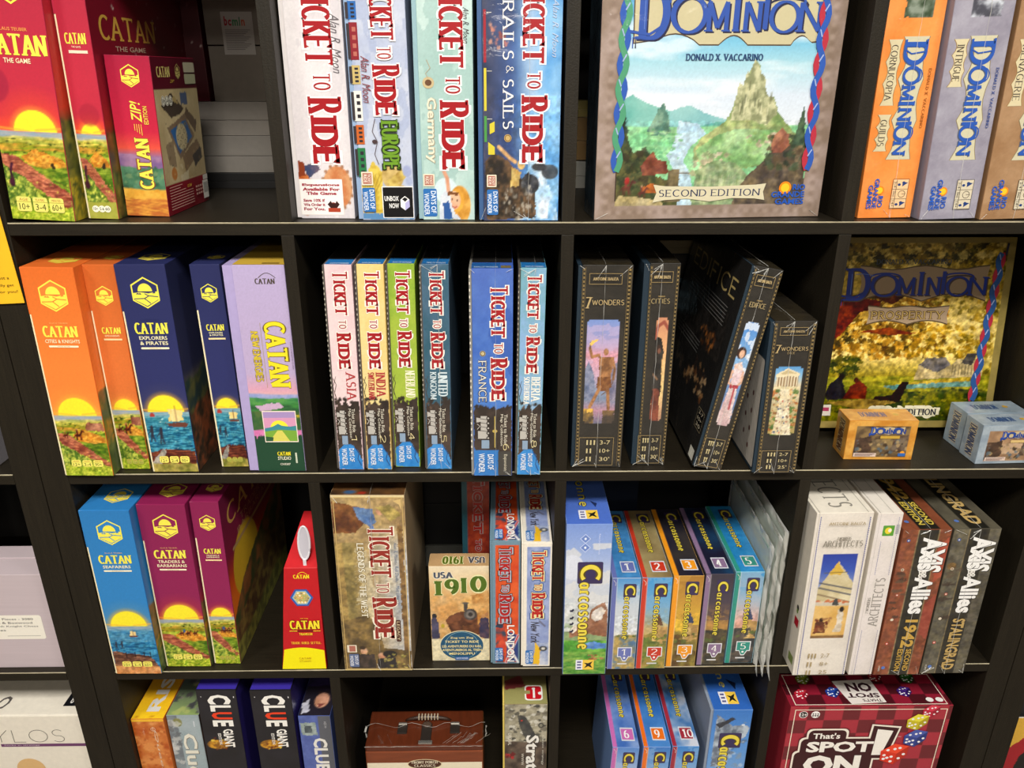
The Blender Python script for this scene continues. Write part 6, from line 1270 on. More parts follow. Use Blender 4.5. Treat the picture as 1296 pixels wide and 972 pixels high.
# ------------------------------------------------------------------ walled city tile games
def city_title(k, u0, u1, t0, t1, tile='3a3058', col='e8d44a', out='5a4a18', small=False):
    H = t1 - t0; W = u1 - u0
    k.rect(u0 + W * .0, t0, u1, t0 + H * .24, tile, .25); k.rect(u0 + W * .04, t0 + H * .008, u1 - W * .04, t0 + H * .232, tile, .2)
    k.text('C', u0 + W * .12, t0 + H * .03, u1 - W * .08, t0 + H * .215, col, 1, weight=.26, contrast=.5, serif=0, outline=out, ow=.1)
    k.text('arcassonne', u0 + W * .1, t0 + H * .225, u0 + W * .66, t1, col, 1, weight=.2, contrast=.5, serif=.06, outline=out, ow=.08)
def logo_dog(k, u0, t0, u1, t1):
    k.rect(u0, t0, u1, t1, 'e8e8f0'); m = u0 + (u1 - u0) * .38; k.rect(m, t0, u1, t1, 'f0c84a'); W = u1 - m; H = t1 - t0
    k.poly([(m + W * .1, t0 + H * .3), (m + W * .5, t0 + H * .35), (m + W * .9, t0 + H * .15), (m + W * .7, t0 + H * .5), (m + W * .9, t0 + H * .85), (m + W * .5, t0 + H * .65), (m + W * .15, t0 + H * .85), (m + W * .35, t0 + H * .5)], '22201c')
    for i in range(3): k.rect(u0 + (m - u0) * .2, t0 + H * (.15 + .28 * i), u0 + (m - u0) * .8, t0 + H * (.3 + .28 * i), '5a5a8a')
b = GBox('game_box', 'wide green and blue tile game box with a white cow and yellow title', 70.35, -1.5, C_, 6.7, 27.3, 27, '7a94cc', -.2, finish='ink_gloss', bev=.06)
a = b.art('front', 7, 131); a.vg([(0, '7a96d4'), (.2, '9cb0dc'), (.35, 'c8cede'), (.6, 'c8ccc8'), (.7, '8aa070')]); a.mix((fbm(a.X * .35, a.Y * .5, 8) > .5) * 1.0 * ((a.T > .12) & (a.T < .7)), 'd8d8d8', .8); a.disc(.15, .27, 1.7, 2.2, 'd8dce8')
a.poly([(.1, .7), (.25, .68), (.4, .64), (.55, .62), (.6, .55), (.75, .52), (.92, .5), (1, .56), (1, .74), (.6, .72), (.3, .73), (.12, .74)], ('8a5c44', 'b08468', 3, .6)); a.poly([(.6, .6), (.68, .55), (.85, .53), (.95, .56), (.85, .62), (.7, .63)], ('e8e0d8', 'd0c4b8', 2, 1)); a.poly([(.14, .69), (.22, .655), (.3, .66), (.3, .69), (.2, .71)], 'e8dcd0'); a.below(.76, .012, .4, ('3f8a2c', '74b048', 3, .6)); a.poly([(.4, .79), (.7, .77), (1, .79), (1, .82), (.5, .82)], ('4a7ac0', '7aa4d8', 2, 1)); a.below(.84, .01, .4, ('4a8a34', '8ab050', 3, 1, 3), seed=3); a.blobs(8, (.6, .9, .86, .9), (.2, .4), ['8a5a34', 'a87850'], .6); a.tex(.5, 1, .35); b.put(a)
k = b.ink('front')
for u, t in ((.42, .09), (.42, .145)): k.poly([(u - .12, t), (u, t - .03), (u + .12, t), (u, t + .03)], 'c8d4f0'); k.poly([(u - .1, t), (u, t - .025), (u + .1, t), (u, t + .025)], '6a86c8'); k.disc(u, t, .18, .22, 'e8eef8', 8)
k.text('Klaus-Jurgen Wrede', .7, .06, .75, .19, 'd8e0f4', 1, 'sans'); 
for t in (.55, .6, .64, .69): k.disc(.2, t, .16, .2, '2a2a40', 8); k.rect(.13, t, .2, t + .012, '2a2a40')
k.cut('symbol_print', b)
city_title(k, .27, .83, .235, .82); k.cut('title_lettering', b); logo_dog(k, .3, .895, .72, .965); b.done(k, 'publisher_logo')
a = b.art('top', 4, 132); a.vg([(0, '5a78c0'), (1, '4a6cc4')]); b.put(a); k = b.ink('top'); k.text('arcassonne', .35, .1, .58, .82, 'd8c84a', 1, weight=.2, serif=.06, outline='3a3a50', ow=.08); logo_dog(k, .3, .86, .72, .95); k.poly([(.6, .76), (.75, .79), (.7, .83), (.66, .8)], '22305a'); b.done(k, 'top_lettering')
def tile_small(label, x, y, zs, w, h, lean, strip, body, num, sky, low, seed, topc, d=19.2):
    b = GBox('game_box', label, x, y, zs, w, h, d, body, lean, finish='ink_wrap', bev=.05)
    a = b.art('front', 8, seed); a.vg([(0, sky[0]), (.3, sky[1]), (.55, sky[2]), (1, low[0])]); a.mix((fbm(a.X * .6, a.Y * .6, seed) > .55) * (a.T < .5) * 1.0, sky[1], .6); a.below(.62, .05, .5, (low[0], low[1], 3, .8), seed=seed % 7)
    if seed % 3 != 0:
        a.poly([(.5, .5), (.66, .4), (.78, .5), (.78, .72), (.5, .72)], ('b08c50', 'd8b878', 2.6, 1)); a.poly([(.46, .51), (.66, .385), (.84, .51)], ('3a4664' if seed % 2 else '6a4a34')); a.poly([(.75, .53), (1, .53), (1, .72), (.75, .72)], ('c8a060', 'a88450', 2.6, 1))
    a.blobs(16, (.2, 1, .62, .72), (.2, .5), [low[1], low[0], '5a6a34'], .8, .8); a.below(.82, .02, .5, (low[1], low[0], 3, 1.2), seed=2); a.tex(.4, 1, .35)
    a.mix((a.U < .17) * 1.0, (strip, strip, 1)); a.band(0, 1, 'e8e4dc', .165, .178, a=.5); b.put(a)
    k = b.ink('front'); k.line([(.05, .02), (.14, .05), (.12, .08)], .06, 'e8e4dc')
    city_title(k, .42, .86, .06, .66, out='4a3c14'); k.cut('title_lettering', b)
    q = .76; k.poly([(.34, q - .01), (.86, q - .01), (.86, q + .1), (.76, q + .1), (.66, q + .15), (.54, q + .15), (.46, q + .1), (.34, q + .1)], 'e8e8ec'); k.poly([(.37, q), (.83, q), (.83, q + .092), (.74, q + .092), (.65, q + .14), (.55, q + .14), (.47, q + .092), (.37, q + .092)], strip); k.text(num, .48, q + .012, .48 + .22 * len(num) if num != '1' else .68, q + .08, 'f4f2ee', weight=.14, serif=.12); k.disc(.6, q + .11, .2, .2, 'f0f0ee', 8)
    k.rect(.36, .93, .7, .945, 'd8d8d8'); b.done(k, 'number_badge')
    a = b.art('top', 5, seed + 1); a.fill(topc); a.mix((a.U < .17) * 1.0, strip); a.mix((fbm(a.X * .4, a.Y * .4, seed + 3) > .6) * 1.0 * (a.U > .17), topc, .0); b.put(a)
    k = b.ink('top'); city_title(k, .42, .86, .06, .66); k.cut('top_lettering', b); k.rect(.38, .78, .88, .93, 'd0d4dc', .1); k.rect(.41, .795, .85, .915, strip, .1); k.text(num, .5, .81, .5 + .2 * len(num), .9, 'f0f0ee', weight=.15); b.done(k, 'top_badge')
    return b
tile_small('tile expansion box with lavender strip and badge 1', 77.45, -.45, C_, 4.35, 17.2, .1, '6a74b4', 'a8b4c8', '1', ('4f94d0', 'c8d0d8', 'd8dce0'), ('b89c58', '5a7a9a'), 141, ('3a7ab4', '4a90c8', 2))
tile_small('tile expansion box with red strip and badge 2', 82.0, -.4, C_, 4.6, 17.2, 0, 'c83a24', '7a9ab8', '2', ('3f98d8', '7aacd0', 'c8b078'), ('a89048', '6a7a34'), 142, ('7a6440', 'a89868', 2, .2))
tile_small('tile expansion box with amber strip and badge 3', 86.85, 0, C_, 4.6, 17.2, 0, 'f09a20', 'c89a50', '3', ('a87830', 'c8983c', 'e8c040'), ('5c4424', '8a7a38'), 143, ('1c1c30', '3a3430', 2, .2))
tile_small('tile expansion box with mauve strip and badge 4', 91.75, .25, C_, 4.35, 17.3, 0, '8a7090', '4a4450', '4', ('3a3440', '4a404c', 'b88a48'), ('3a3830', '5c5038'), 144, ('1c3c5c', '1c1c30', 2.5, .2))
tile_small('tile expansion box with teal strip and badge 5', 96.4, .65, C_, 4.4, 17.35, .1, '2f9080', '8ac0d4', '5', ('3f98d4', 'a8b8c8', 'e0a894'), ('34383a', '5a5048'), 145, ('1f7ab8', '2f90cc', 2))
# ------------------------------------------------------------------ bottom row
tile_small('tile expansion box with pink strip and badge 6, lower shelf', 78.7, .5, D_, 4.55, 17.5, 2.2, 'c86ab0', '7a9ad0', '6', ('5a8ad0', 'a8bce0', 'd0d8e8'), ('b89c58', '6a7a4a'), 151, ('3f68b4', '8aa4d4', 2.5, .25))
tile_small('tile expansion box with orange strip and badge 9, lower shelf', 84.1, .5, D_, 4.6, 17.55, 1.6, 'e8701c', '7a9ad0', '9', ('3a7ac8', '8ab0dc', 'd0d8e8'), ('b89c58', '6a7a4a'), 152, ('2f68b4', '4a84c8', 2.5, .25))
tile_small('tile expansion box with crimson strip and badge 10, lower shelf', 88.95, .5, D_, 4.55, 17.6, 1.6, 'a02c3c', '5a94d0', '10', ('3a84d0', '8ab0dc', 'd0d8e8'), ('b89c58', '6a7a4a'), 153, ('3f74b4', 'c8ccd8', 3, .25))
b = GBox('game_box', 'blue and grey tile game box with dark title tile, right of badge 10', 95.2, 1.0, D_, 6.95, 25.0, 25, '6a90c8', .4, finish='ink_gloss', bev=.06, lid=(6.5, '8a94a4'))
a = b.art('front', 7, 155); a.vg([(0, '3f7ac8'), (.3, '5a94d8'), (1, 'a8bcd4')]); a.poly([(.1, .04), (.4, .1), (.55, .14), (.9, .13), (1, .16), (.9, .24), (.6, .3), (.5, .5), (.1, .5)], ('6a7484', 'b8c4d0', 3, .8)); a.poly([(.1, .12), (.3, .1), (.5, .06), (.6, .08), (.45, .11), (.2, .16)], '3a3c44'); a.blobs(30, (.1, .9, .1, .5), (.2, .6), ['5a6474', '8a98a8', 'c8d4e0', '44505c'], .8, .6); b.put(a)
k = b.ink('front'); k.disc(.82, .13, .3, .2, 'd8e0e8'); city_title(k, .28, .82, .2, .75); b.done(k, 'title_lettering')
a = b.art('top', 4, 156); a.vg([(0, '2c58a4'), (1, '2f64b8')]); b.put(a); k = b.ink('top'); k.text('onne', .4, .5, .6, .8, 'd8c84a', 1, weight=.2); logo_dog(k, .3, .84, .72, .95); k.poly([(.6, .72), (.82, .76), (.76, .82), (.7, .78)], '16223c'); b.done(k, 'top_lettering')

b = GBox('game_box', 'orange volcanic-patterned game box with yellow top, leftmost on the lower shelf', -.0 + .1, 1, D_, 5.3, 24.4, 26, 'c86a2c', 0, finish='ink_gloss', bev=.07)
a = b.art('front', 7, 161); a.fill(('b4541c', 'd88a48', 3, .6)); a.blobs(60, (0, 1, 0, .5), (.1, .4), ['a04818', 'c8742c', 'e0a060'], .8, .6); a.band(0, .02, 'f0b830'); b.put(a)
k = b.ink('front'); k.text('Queen', .62, .1, .72, .5, 'd8c0a8', 1, 'sans', shear=.2); k.ring(.62, .09, .35, .06, 'e8d8c0', 12); k.line([(.62, .07), (.62, .11)], .06, 'e8d8c0'); k.text('7 ages', .28, .08, .36, .14, 'd8a888', 1, 'sans'); b.done(k)
a = b.art('top', 4, 162); a.vg([(0, '6a3a18'), (.5, 'b06a20'), (.8, 'e8b01c'), (1, 'f4c824')], 'T'); a.blobs(30, (0, 1, .3, 1), (.1, .3), ['c87820', 'e8b838', 'b05c18'], .8, .6); b.put(a); k = b.ink('top'); k.text('RISING', .35, .2, .75, .94, 'd8d4cc', -1, 'sans', bold=.08); b.done(k, 'top_lettering')
def clue(label, x, y, w, h, lean, kind, seed):
    cols = {'giant': ('1c1a1c', '26242a'), 'grey': ('8a9498', 'a8b0b4'), 'blue': ('4a5a98', '4f5058')}[kind]
    b = GBox('game_box', label, x, y, D_, w, h, 26, cols[0], lean, finish='ink_gloss' if kind != 'blue' else 'ink_wrap', bev=.08)
    a = b.art('front', 7, seed)
    if kind == 'giant': a.fill((cols[0], cols[1], 1.5, .3)); a.disc(.35, .38, 1.9, 1.0, ('d89a28', '8a5a1c', 3, 2)); a.blobs(10, (.2, .6, .33, .42), (.1, .3), ['6a2c10', 'e8c048'], .8)
    elif kind == 'grey': a.fill((cols[0], '6f767c', 3, .6)); a.mix(((a.U > .3)) * 1.0, ('a4b0b4', '94a4a8', 2, .4)); a.disc(.3, .06, .8, .9, ('7a7a48', 'a8a868', 3, 1)); a.blobs(16, (0, .3, .05, .5), (.3, .7), ['8a8a88', '5a5c60', 'c8c8c4'], .9, .7)
    else: a.mix(np.ones_like(a.X), '5a5c64'); a.mix((a.U < .62) * 1.0, ('4a5a9c', '5a6cb0', 2)); a.poly([(.03, .06), (.5, .06), (.55, .17), (.05, .17)], ('a8b4b0', '8a9a94', 3, 2)); a.poly([(.15, .08), (.38, .09), (.38, .15), (.15, .15)], ('5a6468', '3a444a', 2))
    b.put(a); k = b.ink('front')
    if kind == 'giant':
        for ch, t0, t1, c in (('C', .03, .095, 'f4f0e8'), ('L', .102, .145, 'f4f0e8'), ('U', .15, .2, 'e8401c'), ('E', .207, .25, 'f4f0e8')): k.text(ch, .3 if ch != 'C' else .26, t0, .82 if ch != 'C' else .84, t1, c, 1, 'sans', bold=.1)
        k.cut('title_lettering', b); k.text('GIANT', .52, .27, .78, .4, 'f4f0e8', 1, 'sans', bold=.08, shear=-.2); k.text('EDITION', .38, .3, .46, .38, 'e8e4dc', 1, 'sans', bold=.05); k.cut('edition_lettering', b)
        k.rect(.1, .04, .12, .045, 'e8e8e8'); k.rect(.92, .04, .94, .05, 'e8e8e8'); b.done(k, 'small_print')
        k = b.ink('top'); k.rect(0.01, 0, .99, .99, '3c2f9c'); b.done(k, 'top_print'); k = b.ink('right'); k.rect(0, 0.01, 1, .99, '2c2468'); b.done(k, 'side_print')
    elif kind == 'grey':
        k.text('Clue', .38, .16, .8, .55, 'e4e0d0', 1, 'sans', bold=.06, outline='6a5a40', ow=.1); k.rect(.8, .05, .83, .1, 'd0d4d8'); b.done(k, 'title_lettering'); a = b.art('top', 4, seed + 1); a.vg([(0, '2a3430'), (.7, '4a5450'), (1, '8aa060')]); a.blobs(60, (0, 1, .4, 1), (.2, .8), ['3a3a3c', '6a6a70', 'a8b068', '4a4248', '8a7a78'], .9, .8); b.put(a)
        a = b.art('right', 2, seed + 2); a.fill(('2c2018', '6a4028', 3, .3)); b.put(a)
    else:
        k.text('CLUE', .38, .2, .82, .5, 'e8e4dc', 1, 'sans', bold=.09); k.text('AGE 14+', .78, .05, .86, .11, 'c8c8cc', 1, 'sans'); b.done(k, 'title_lettering'); a = b.art('top', 4, seed + 1); a.fill('26222c'); a.mix(((a.T > .1)&(a.T < .75)) * 1.0, ('3a2c5c', '2a2440', 2)); a.disc(.62, .87, 1.25, 1.7, ('e0a488', 'c08868', 2)); a.disc(.72, .8, .35, .25, '2a1c1c'); a.disc(.5, .8, .3, .2, '3a2420'); a.poly([(.5, .9), (.75, .9), (.6, .935)], '8a4a40'); a.poly([(.0, .9), (.2, .86), (.3, .97), (.1, .98)], ('d8d8e4', 'a8a8b8', 2)); a.disc(.6, .76, 1.4, .6, '2a2030'); b.put(a)
    return b
clue('grey mystery game box with pale title, second on the lower shelf', 5.6, 1.5, 5.3, 24.6, .2, 'grey', 171)
clue('black mystery game box with red letter U, left of its twin', 11.25, 1.0, 6.4, 30.2, .5, 'giant', 173)
clue('black mystery game box with red letter U, right of its twin', 20.05, 1.0, 6.6, 30.05, .1, 'giant', 175)
clue('narrow blue and grey mystery game box by the divider', 27.2, 1.5, 5.3, 24.2, 0, 'blue', 177)
b = GBox('game_box', 'battle strategy game box with red puzzle-shaped emblem on top', 60.95, 1, D_, 7.4, 26.7, 26, '8a7a58', 0, finish='ink_gloss', bev=.07, lid=(7.1, 'd8c060'))
a = b.art('front', 8, 181); a.fill(('8a8470', 'b8b098', 3, .7)); a.blobs(110, (0, 1, 0, .4), (.1, .6), ['4a4840', '8a8674', 'c8c4b4', '2c2c2a', '6a6458', 'd8d4c8'], .7, .8); a.poly([(.3, .08), (.5, .1), (.7, .22), (.8, .3), (.5, .28), (.35, .18)], ('3c3c3c', '5a5850', 3, 1)); a.disc(.86, .17, .5, .6, '3a3834'); a.disc(.86, .17, .28, .35, '8a8674'); a.disc(.4, .13, .18, .15, 'c83a2c'); a.below(.3, .02, .3, ('3a302a', '6a5a4c', 3, .6)); a.blobs(6, (.05, .3, .38, .45), (.2, .5), ['a82c2c', '6a2020']); b.put(a)
k = b.ink('front'); k.text('Stratego', .44, .25, .82, .75, 'ece8e0', 1, 'sans', bold=.07, outline='2c2420', ow=.12); k.text('ORIGINAL', .12, .23, .2, .33, 'd8d0c0', 1, 'sans', bold=.03); k.text('Classic strategy', .88, .25, .94, .5, 'd8d4c8', 1, 'sans'); k.text('WWW', .42, .4, .48, .5, 'e0d8c8', 1, 'sans'); b.done(k, 'title_lettering')
a = b.art('top', 4, 182); a.vg([(0, '1c1814'), (.7, '3a2c24'), (.85, '8a8450'), (1, '9c9860')]); a.poly([(0, .8), (.4, .75), (.5, .85), (0, .88)], '6a2c2c'); b.put(a)
k = b.ink('top'); k.rect(.5, .84, .9, .97, 'f0ece4', .5); k.rect(.53, .85, .87, .96, 'c81824', .45); k.rect(.5, .885, .62, .915, '9a9460', .1); k.rect(.68, .86, .73, .95, 'f4f0ea'); k.disc(.7, .87, .3, .25, 'f4f0ea', 10); k.disc(.85, .91, .4, .35, 'f0ece4', 12); b.done(k, 'top_emblem')
# dice game facing forward
b = GBox('game_box', 'red chequered dice game box with big white exclamation mark', 107.95, 0, D_, 26.8, 26.5, 7.4, 'a02836', .2, finish='ink_gloss', bev=.08)
def chequer(a, n, m_):
    c = ((np.floor(a.U * n) + np.floor(a.T * m_)) % 2)[..., None]; a.C = srgb('a8303c') * (1 - c) + srgb('6c2228') * c
a = b.art('front', 6, 191); chequer(a, 9.2, 9.2); b.put(a)
k = b.ink('front'); k.frame(.03, .025, .97, .97, .14, 'f0e4cc'); k.cut('border_print', b)
for u in (.085, .16): k.disc(u, .065, .72, .72, 'f4f0ea', 18); k.disc(u, .065, .62, .62, '2a2422' if u < .1 else 'f4f0ea', 18)
k.text('12+', .064, .055, .106, .076, 'f4f0ea', font='sans', bold=.05)
for q in (.145, .16, .175): k.disc(q, .06, .14, .14, '3a2c2c', 8); k.disc(q, .074, .18, .16, '3a2c2c', 8)
k.cut('rating_badges', b)
def title_block(k, g, c):
    k.poly([(.13 - g, .2 - g), (.33 + g, .19 - g), (.38 + g, .245 - g), (.52, .25 - g), (.54 - g, .16 - g), (.69 + g, .18 - g), (.65 + g, .38), (.6 + g, .5), (.88 + g, .52), (.86 + g, .95 + g), (.08 - g, .95 + g), (.1 - g, .42), (.05, .4), (.1 - g, .34), (.14 - g, .32), (.11 - g, .28)], c)
def blk(g, c):
    k.rect(.15 - g, .2 - g, .37 + g, .3 + g, c, .9); k.rect(.11 - g, .27 - g, .6 + g, .4 + g, c, .9); k.rect(.08 - g, .38 - g, .56 + g, .6 + g, c, .9)
    k.poly([(.545 - g, .165 - g), (.69 + g, .185 - g), (.645 + g, .42 + g), (.53 - g, .42 + g)], c)
blk(.026, '5c1a22'); blk(.02, 'f2e8d8'); blk(.008, '3c1418')
k.text("That's", .17, .215, .34, .262, 'f6f0e6', font='sans', bold=.06); k.text('SPOT', .14, .285, .56, .375, 'f6f0e6', font='sans', bold=.1); k.text('ON', .14, .4, .5, .56, 'f6f0e6', font='sans', bold=.12)
k.poly([(.565, .185), (.665, .2), (.62, .4), (.56, .4)], 'f6f0e6'); k.text('TM', .7, .245, .72, .252, 'f6f0e6', font='sans'); k.cut('title_lettering', b)
def die(k, u, t, s, c, cl, cd):
    a, h = s / k.f.w, s / k.f.h
    k.poly([(u - a, t - h * .3), (u - .1 * a, t - h), (u + a, t - h * .75), (u + .2 * a, t - h * .05)], cl); k.poly([(u - a, t - h * .3), (u + .2 * a, t - h * .05), (u + .1 * a, t + h), (u - .95 * a, t + h * .6)], c); k.poly([(u + .2 * a, t - h * .05), (u + a, t - h * .75), (u + .95 * a, t + h * .15), (u + .1 * a, t + h)], cd)
    for du, dt in ((-.7, .1), (-.15, .25), (-.45, .35), (-.7, .45), (-.15, .7), (.0, -.5), (.4, .4), (.7, 0), (.35, -.6), (-.5, -.4)): k.disc(u + du * a, t + dt * h, s * .13, s * .11, 'f4f0f0', 8)
for args in ((.87, .045, 1.4, 'b82038', 'd83a50', '9a1c30'), (.8, .13, 1.75, 'c8b824', 'e8dc40', 'b0a01c'), (.81, .26, 1.9, '34448c', '4a5aa8', '2a3878'), (.7, .39, 2.3, 'd8341c', 'f04a2c', 'b82c18')): die(k, *args)
b.done(k, 'dice_print')
a = b.art('top', 5, 192); c = ((np.floor(a.U * 9.2) + np.floor(a.T * 3)) % 2)[..., None]; a.C = srgb('8a1c30') * (1 - c) + srgb('4a141c') * c; b.put(a)
k = b.ink('top'); k.frame(.03, .04, .97, .97, .14, 'e8dcc8'); k.cut('top_border', b)
k.poly([(.33, .25), (.58, .2), (.6, .9), (.38, .95), (.36, .7)], 'e0d8d0'); k.text('ON', .4, .3, .56, .58, '3a2028', 2, 'sans', bold=.1); k.text('SPOT', .38, .62, .58, .76, '3a2028', 2, 'sans', bold=.08); k.text("THAT'S", .46, .8, .58, .88, '3a2028', 2, 'sans', bold=.05); k.cut('top_lettering', b)
for u, t, c in ((.1, .65, ('b01c30', 'c83040', '8a1424')), (.3, .6, ('1c3c94', '2c50b0', '142c70')), (.75, .6, ('3a1c6c', '4a2c84', '2a1450')), (.15, .2, ('7a8a20', '9aa830', '5a6818')), (.62, .15, ('9a1c24', 'b83038', '7a141c')), (.82, .2, ('2a5a24', '3a7a30', '1c441c'))): die(k, u, t, 1.2, *c)
k.disc(.87, .86, .62, .5, 'e8e4e0', 14); k.disc(.93, .86, .62, .5, 'e8e4e0', 14); b.done(k, 'top_dice')

# ------------------------------------------------------------------ brown case in shrink film
r = empty('toy_case', world(37.35, 3, D_ + .02), 'brown wooden case with black handle and latches, wrapped in clear film', 'case')
cx, dd, hh = 20.2, 8.0, 15.7
br = mat('brown_case_leather', '7a3c20', .4, coat=.3, noise=.15, nscale=(20, 20, 150), bump=.2, bscale=120)
box('case_body', 0, cx, 0, dd, 0, hh - 1.2, br, r, .25)
box('case_lid', .02, cx - .02, .02, dd - .02, hh - 1.15, hh, mat('dark_brown_lid', '5a2814', .35, coat=.5, noise=.15, nscale=(150, 20, 20)), r, .3)
bm = bmesh.new(); add_tube(bm, [(6.5, 5.6, hh + .1), (7.2, 5.4, hh + .7), (8.6, 5.4, hh + 1.0), (10.5, 5.4, hh + 1.1), (12.2, 5.4, hh + 1.0), (13.6, 5.4, hh + .7), (14.3, 5.6, hh + .1)], [.2, .25, .32, .36, .32, .25, .2], 10)
hd = bm_obj('handle', bm, card('3a2a22', .35), r, True); hd['label'] = 'dark curved carrying handle'
bm = bmesh.new()
for i in range(7): add_box(bm, 8.7 + i * .55, 8.95 + i * .55, 4.95, 5.85, hh + .7, hh + 1.55, .1, 1)
bm_obj('handle_grip', bm, card('b8a890', .3), hd)
for x in (5.2, 14.4):
    bm = bmesh.new(); add_box(bm, x, x + 1.7, 2.6, 4.6, hh, hh + .3, .14, 2); bmo = bm_obj('latch', bm, card('2c2622', .3), r)
    bm = bmesh.new(); add_tube(bm, [(x + .15, 4.6, hh + .35), (x + 1.55, 4.6, hh + .35)], .28, 8); bm_obj('latch_hinge', bm, mat('brushed_steel', 'a8a49c', .3, metal=.8), bmo)
bm = bmesh.new(); add_box(bm, 9.4, 11.2, .5, 4.8, hh, hh + .25, .12, 1); st = bm_obj('strap', bm, card('2a2420', .4), r)
bm = bmesh.new(); bmesh.ops.create_uvsphere(bm, u_segments=14, v_segments=8, radius=.006); [setattr(v, 'co', Vector((v.co.x * 1.4 + .103, v.co.y * 1.2 + .045, v.co.z * .5 + (hh + .3) * CM))) for v in bm.verts]; bm_obj('clasp', bm, card('4a3a30', .3), st, True)
box('buckle', 9.1, 11.5, .3, .9, hh + .05, hh + .4, mat('buckle_steel', 'b8b4ac', .25, metal=.8), st, .08)
fc = Face((0, 0, 0), (1, 0, 0), (0, 0, 1), (0, -1, 0), cx, hh); k = Ink(fc); k.rect(0.01, .235, .99, .98, 'e8dcc0'); k.disc(.5, .26, 3.0, 1.15, 'e0d0a8', 30); k.disc(.5, .26, 2.85, 1.02, '4a2414', 30); k.text('FRONT PORCH', .39, .215, .61, .25, 'e8dcc0', weight=.2, serif=.12); k.text('CLASSICS', .41, .265, .59, .3, 'e8dcc0', weight=.2, serif=.12); k.done('paper_label', M['ink_gloss'], r)
bm = bmesh.new(); rs = random.Random(5)
def crease(pts, wd):
    A = []
    for i, p in enumerate(pts):
        p = Vector(p); t = (Vector(pts[min(i + 1, len(pts) - 1)]) - Vector(pts[max(i - 1, 0)])).normalized(); sd = t.cross(Vector((0, -.5, .85))) * wd * rs.uniform(.4, 1.2)
        A.append((bm.verts.new((p - sd) * CM), bm.verts.new((p + Vector((0, -.05, .1))) * CM), bm.verts.new((p + sd) * CM)))
    for a_, b_ in zip(A, A[1:]): bm.faces.new((a_[0], a_[1], b_[1], b_[0])); bm.faces.new((a_[1], a_[2], b_[2], b_[1]))
crease([(x, -.08, hh + .02 + rs.uniform(-.05, .05)) for x in np.linspace(0, cx, 30)], .05)
crease([(x, 4.2 + .5 * math.sin(x), hh + .45 + .1 * math.sin(x * 2)) for x in np.linspace(-.3, cx + .3, 30)], .04)
for i in range(9): x = rs.uniform(12, 19); crease([(x + j * .35, .5 + j * .3 * rs.uniform(.8, 1.2), hh + .08) for j in range(8)], .03)
for i in range(4): x = rs.uniform(.5, 7); crease([(x - j * .2, .5 + j * .4, hh + .08) for j in range(6)], .025)
for sx, x in ((-1, 0), (1, cx)): crease([(x + sx * (.3 + .3 * rs.random()), 3.6 + rs.random(), hh + .5 - j * .5) for j in range(7)], .25)
bm_obj('shrink_film', bm, M['film'], r)

# ------------------------------------------------------------------ bags of loose tiles beside the small tile boxes
def bag(label, x, w, y, d, h, seed, top_y):
    r = empty('tile_bag', world(x, y, C_ + .02), label, 'plastic bag', 'bagged tile sets')
    for i in range(2): box('card_sheet', .25 + i * .45, .5 + i * .45, 1.6, d - 1.5, 1.0, h - 1.2 - i * .5, card('b4b29c' if i else '8fa898', .5), r, .03)
    bm = bmesh.new(); rs = random.Random(seed); NY, NZ = 16, 20; G = []
    for side in (0, 1):
        g = []
        for j in range(NZ + 1):
            row = []
            for i in range(NY + 1):
                yy = d * i / NY; zz = h * j / NZ
                prof = math.sin(PI * min(1, max(0, i / NY))) ** .3 * math.sin(PI * min(1, max(0, j / NZ))) ** .35
                xx = w / 2 + (1 if side else -1) * (w / 2) * prof + .06 * math.sin(j * .9 + seed) + rs.uniform(-.07, .07)
                fy = yy - .35 * math.sin(j * 1.1 + seed) * (i < 2) - .5 * (i == 0) * rs.random()
                if i == 0 and j < 3: fy -= (.9, .5, .2)[j]; zz -= (1.3, .6, 0)[j]
                row.append(bm.verts.new(Vector((xx, fy, zz if fy < -.35 else max(zz, 0.02))) * CM))
            g.append(row)
        G.append(g)
        for j in range(NZ):
            for i in range(NY): bm.faces.new((g[j][i], g[j][i + 1], g[j + 1][i + 1], g[j + 1][i]))
    for i in range(NY): 
        for j in (0, NZ): bm.faces.new((G[0][j][i], G[0][j][i + 1], G[1][j][i + 1], G[1][j][i]))
    for j in range(NZ):
        for i in (0, NY): bm.faces.new((G[0][j][i], G[0][j + 1][i], G[1][j + 1][i], G[1][j][i]))
    bmesh.ops.recalc_face_normals(bm, faces=bm.faces)
    bm_obj('plastic_film', bm, M['bag'], r, True)
    bm = bmesh.new()
    for t in range(2):
        N = 14; z0 = h - .1
        a0 = [bm.verts.new(Vector((w / 2 + rs.uniform(-.12, .12), -.35 - rs.random() * .35, z0 * i / N)) * CM) for i in range(N + 1)]
        a1 = [bm.verts.new(Vector((w / 2 + rs.uniform(-.2, .2) + (t - .5) * .4, .4, z0 * i / N)) * CM) for i in range(N + 1)]
        for i in range(N): bm.faces.new((a0[i], a0[i + 1], a1[i + 1], a1[i]))
    bm_obj('bag_seam', bm, M['film'], r)
bag('clear bag of card tiles leaning on the teal-striped box', 100.98, .6, .3, 22, 22.2, 3, 0)
bag('middle clear bag of card tiles, between two others', 101.88, .5, -.2, 23, 24.2, 5, 0)
bag('clear bag of card tiles nearest the divider', 102.7, .45, -.3, 24, 25.0, 8, 0)

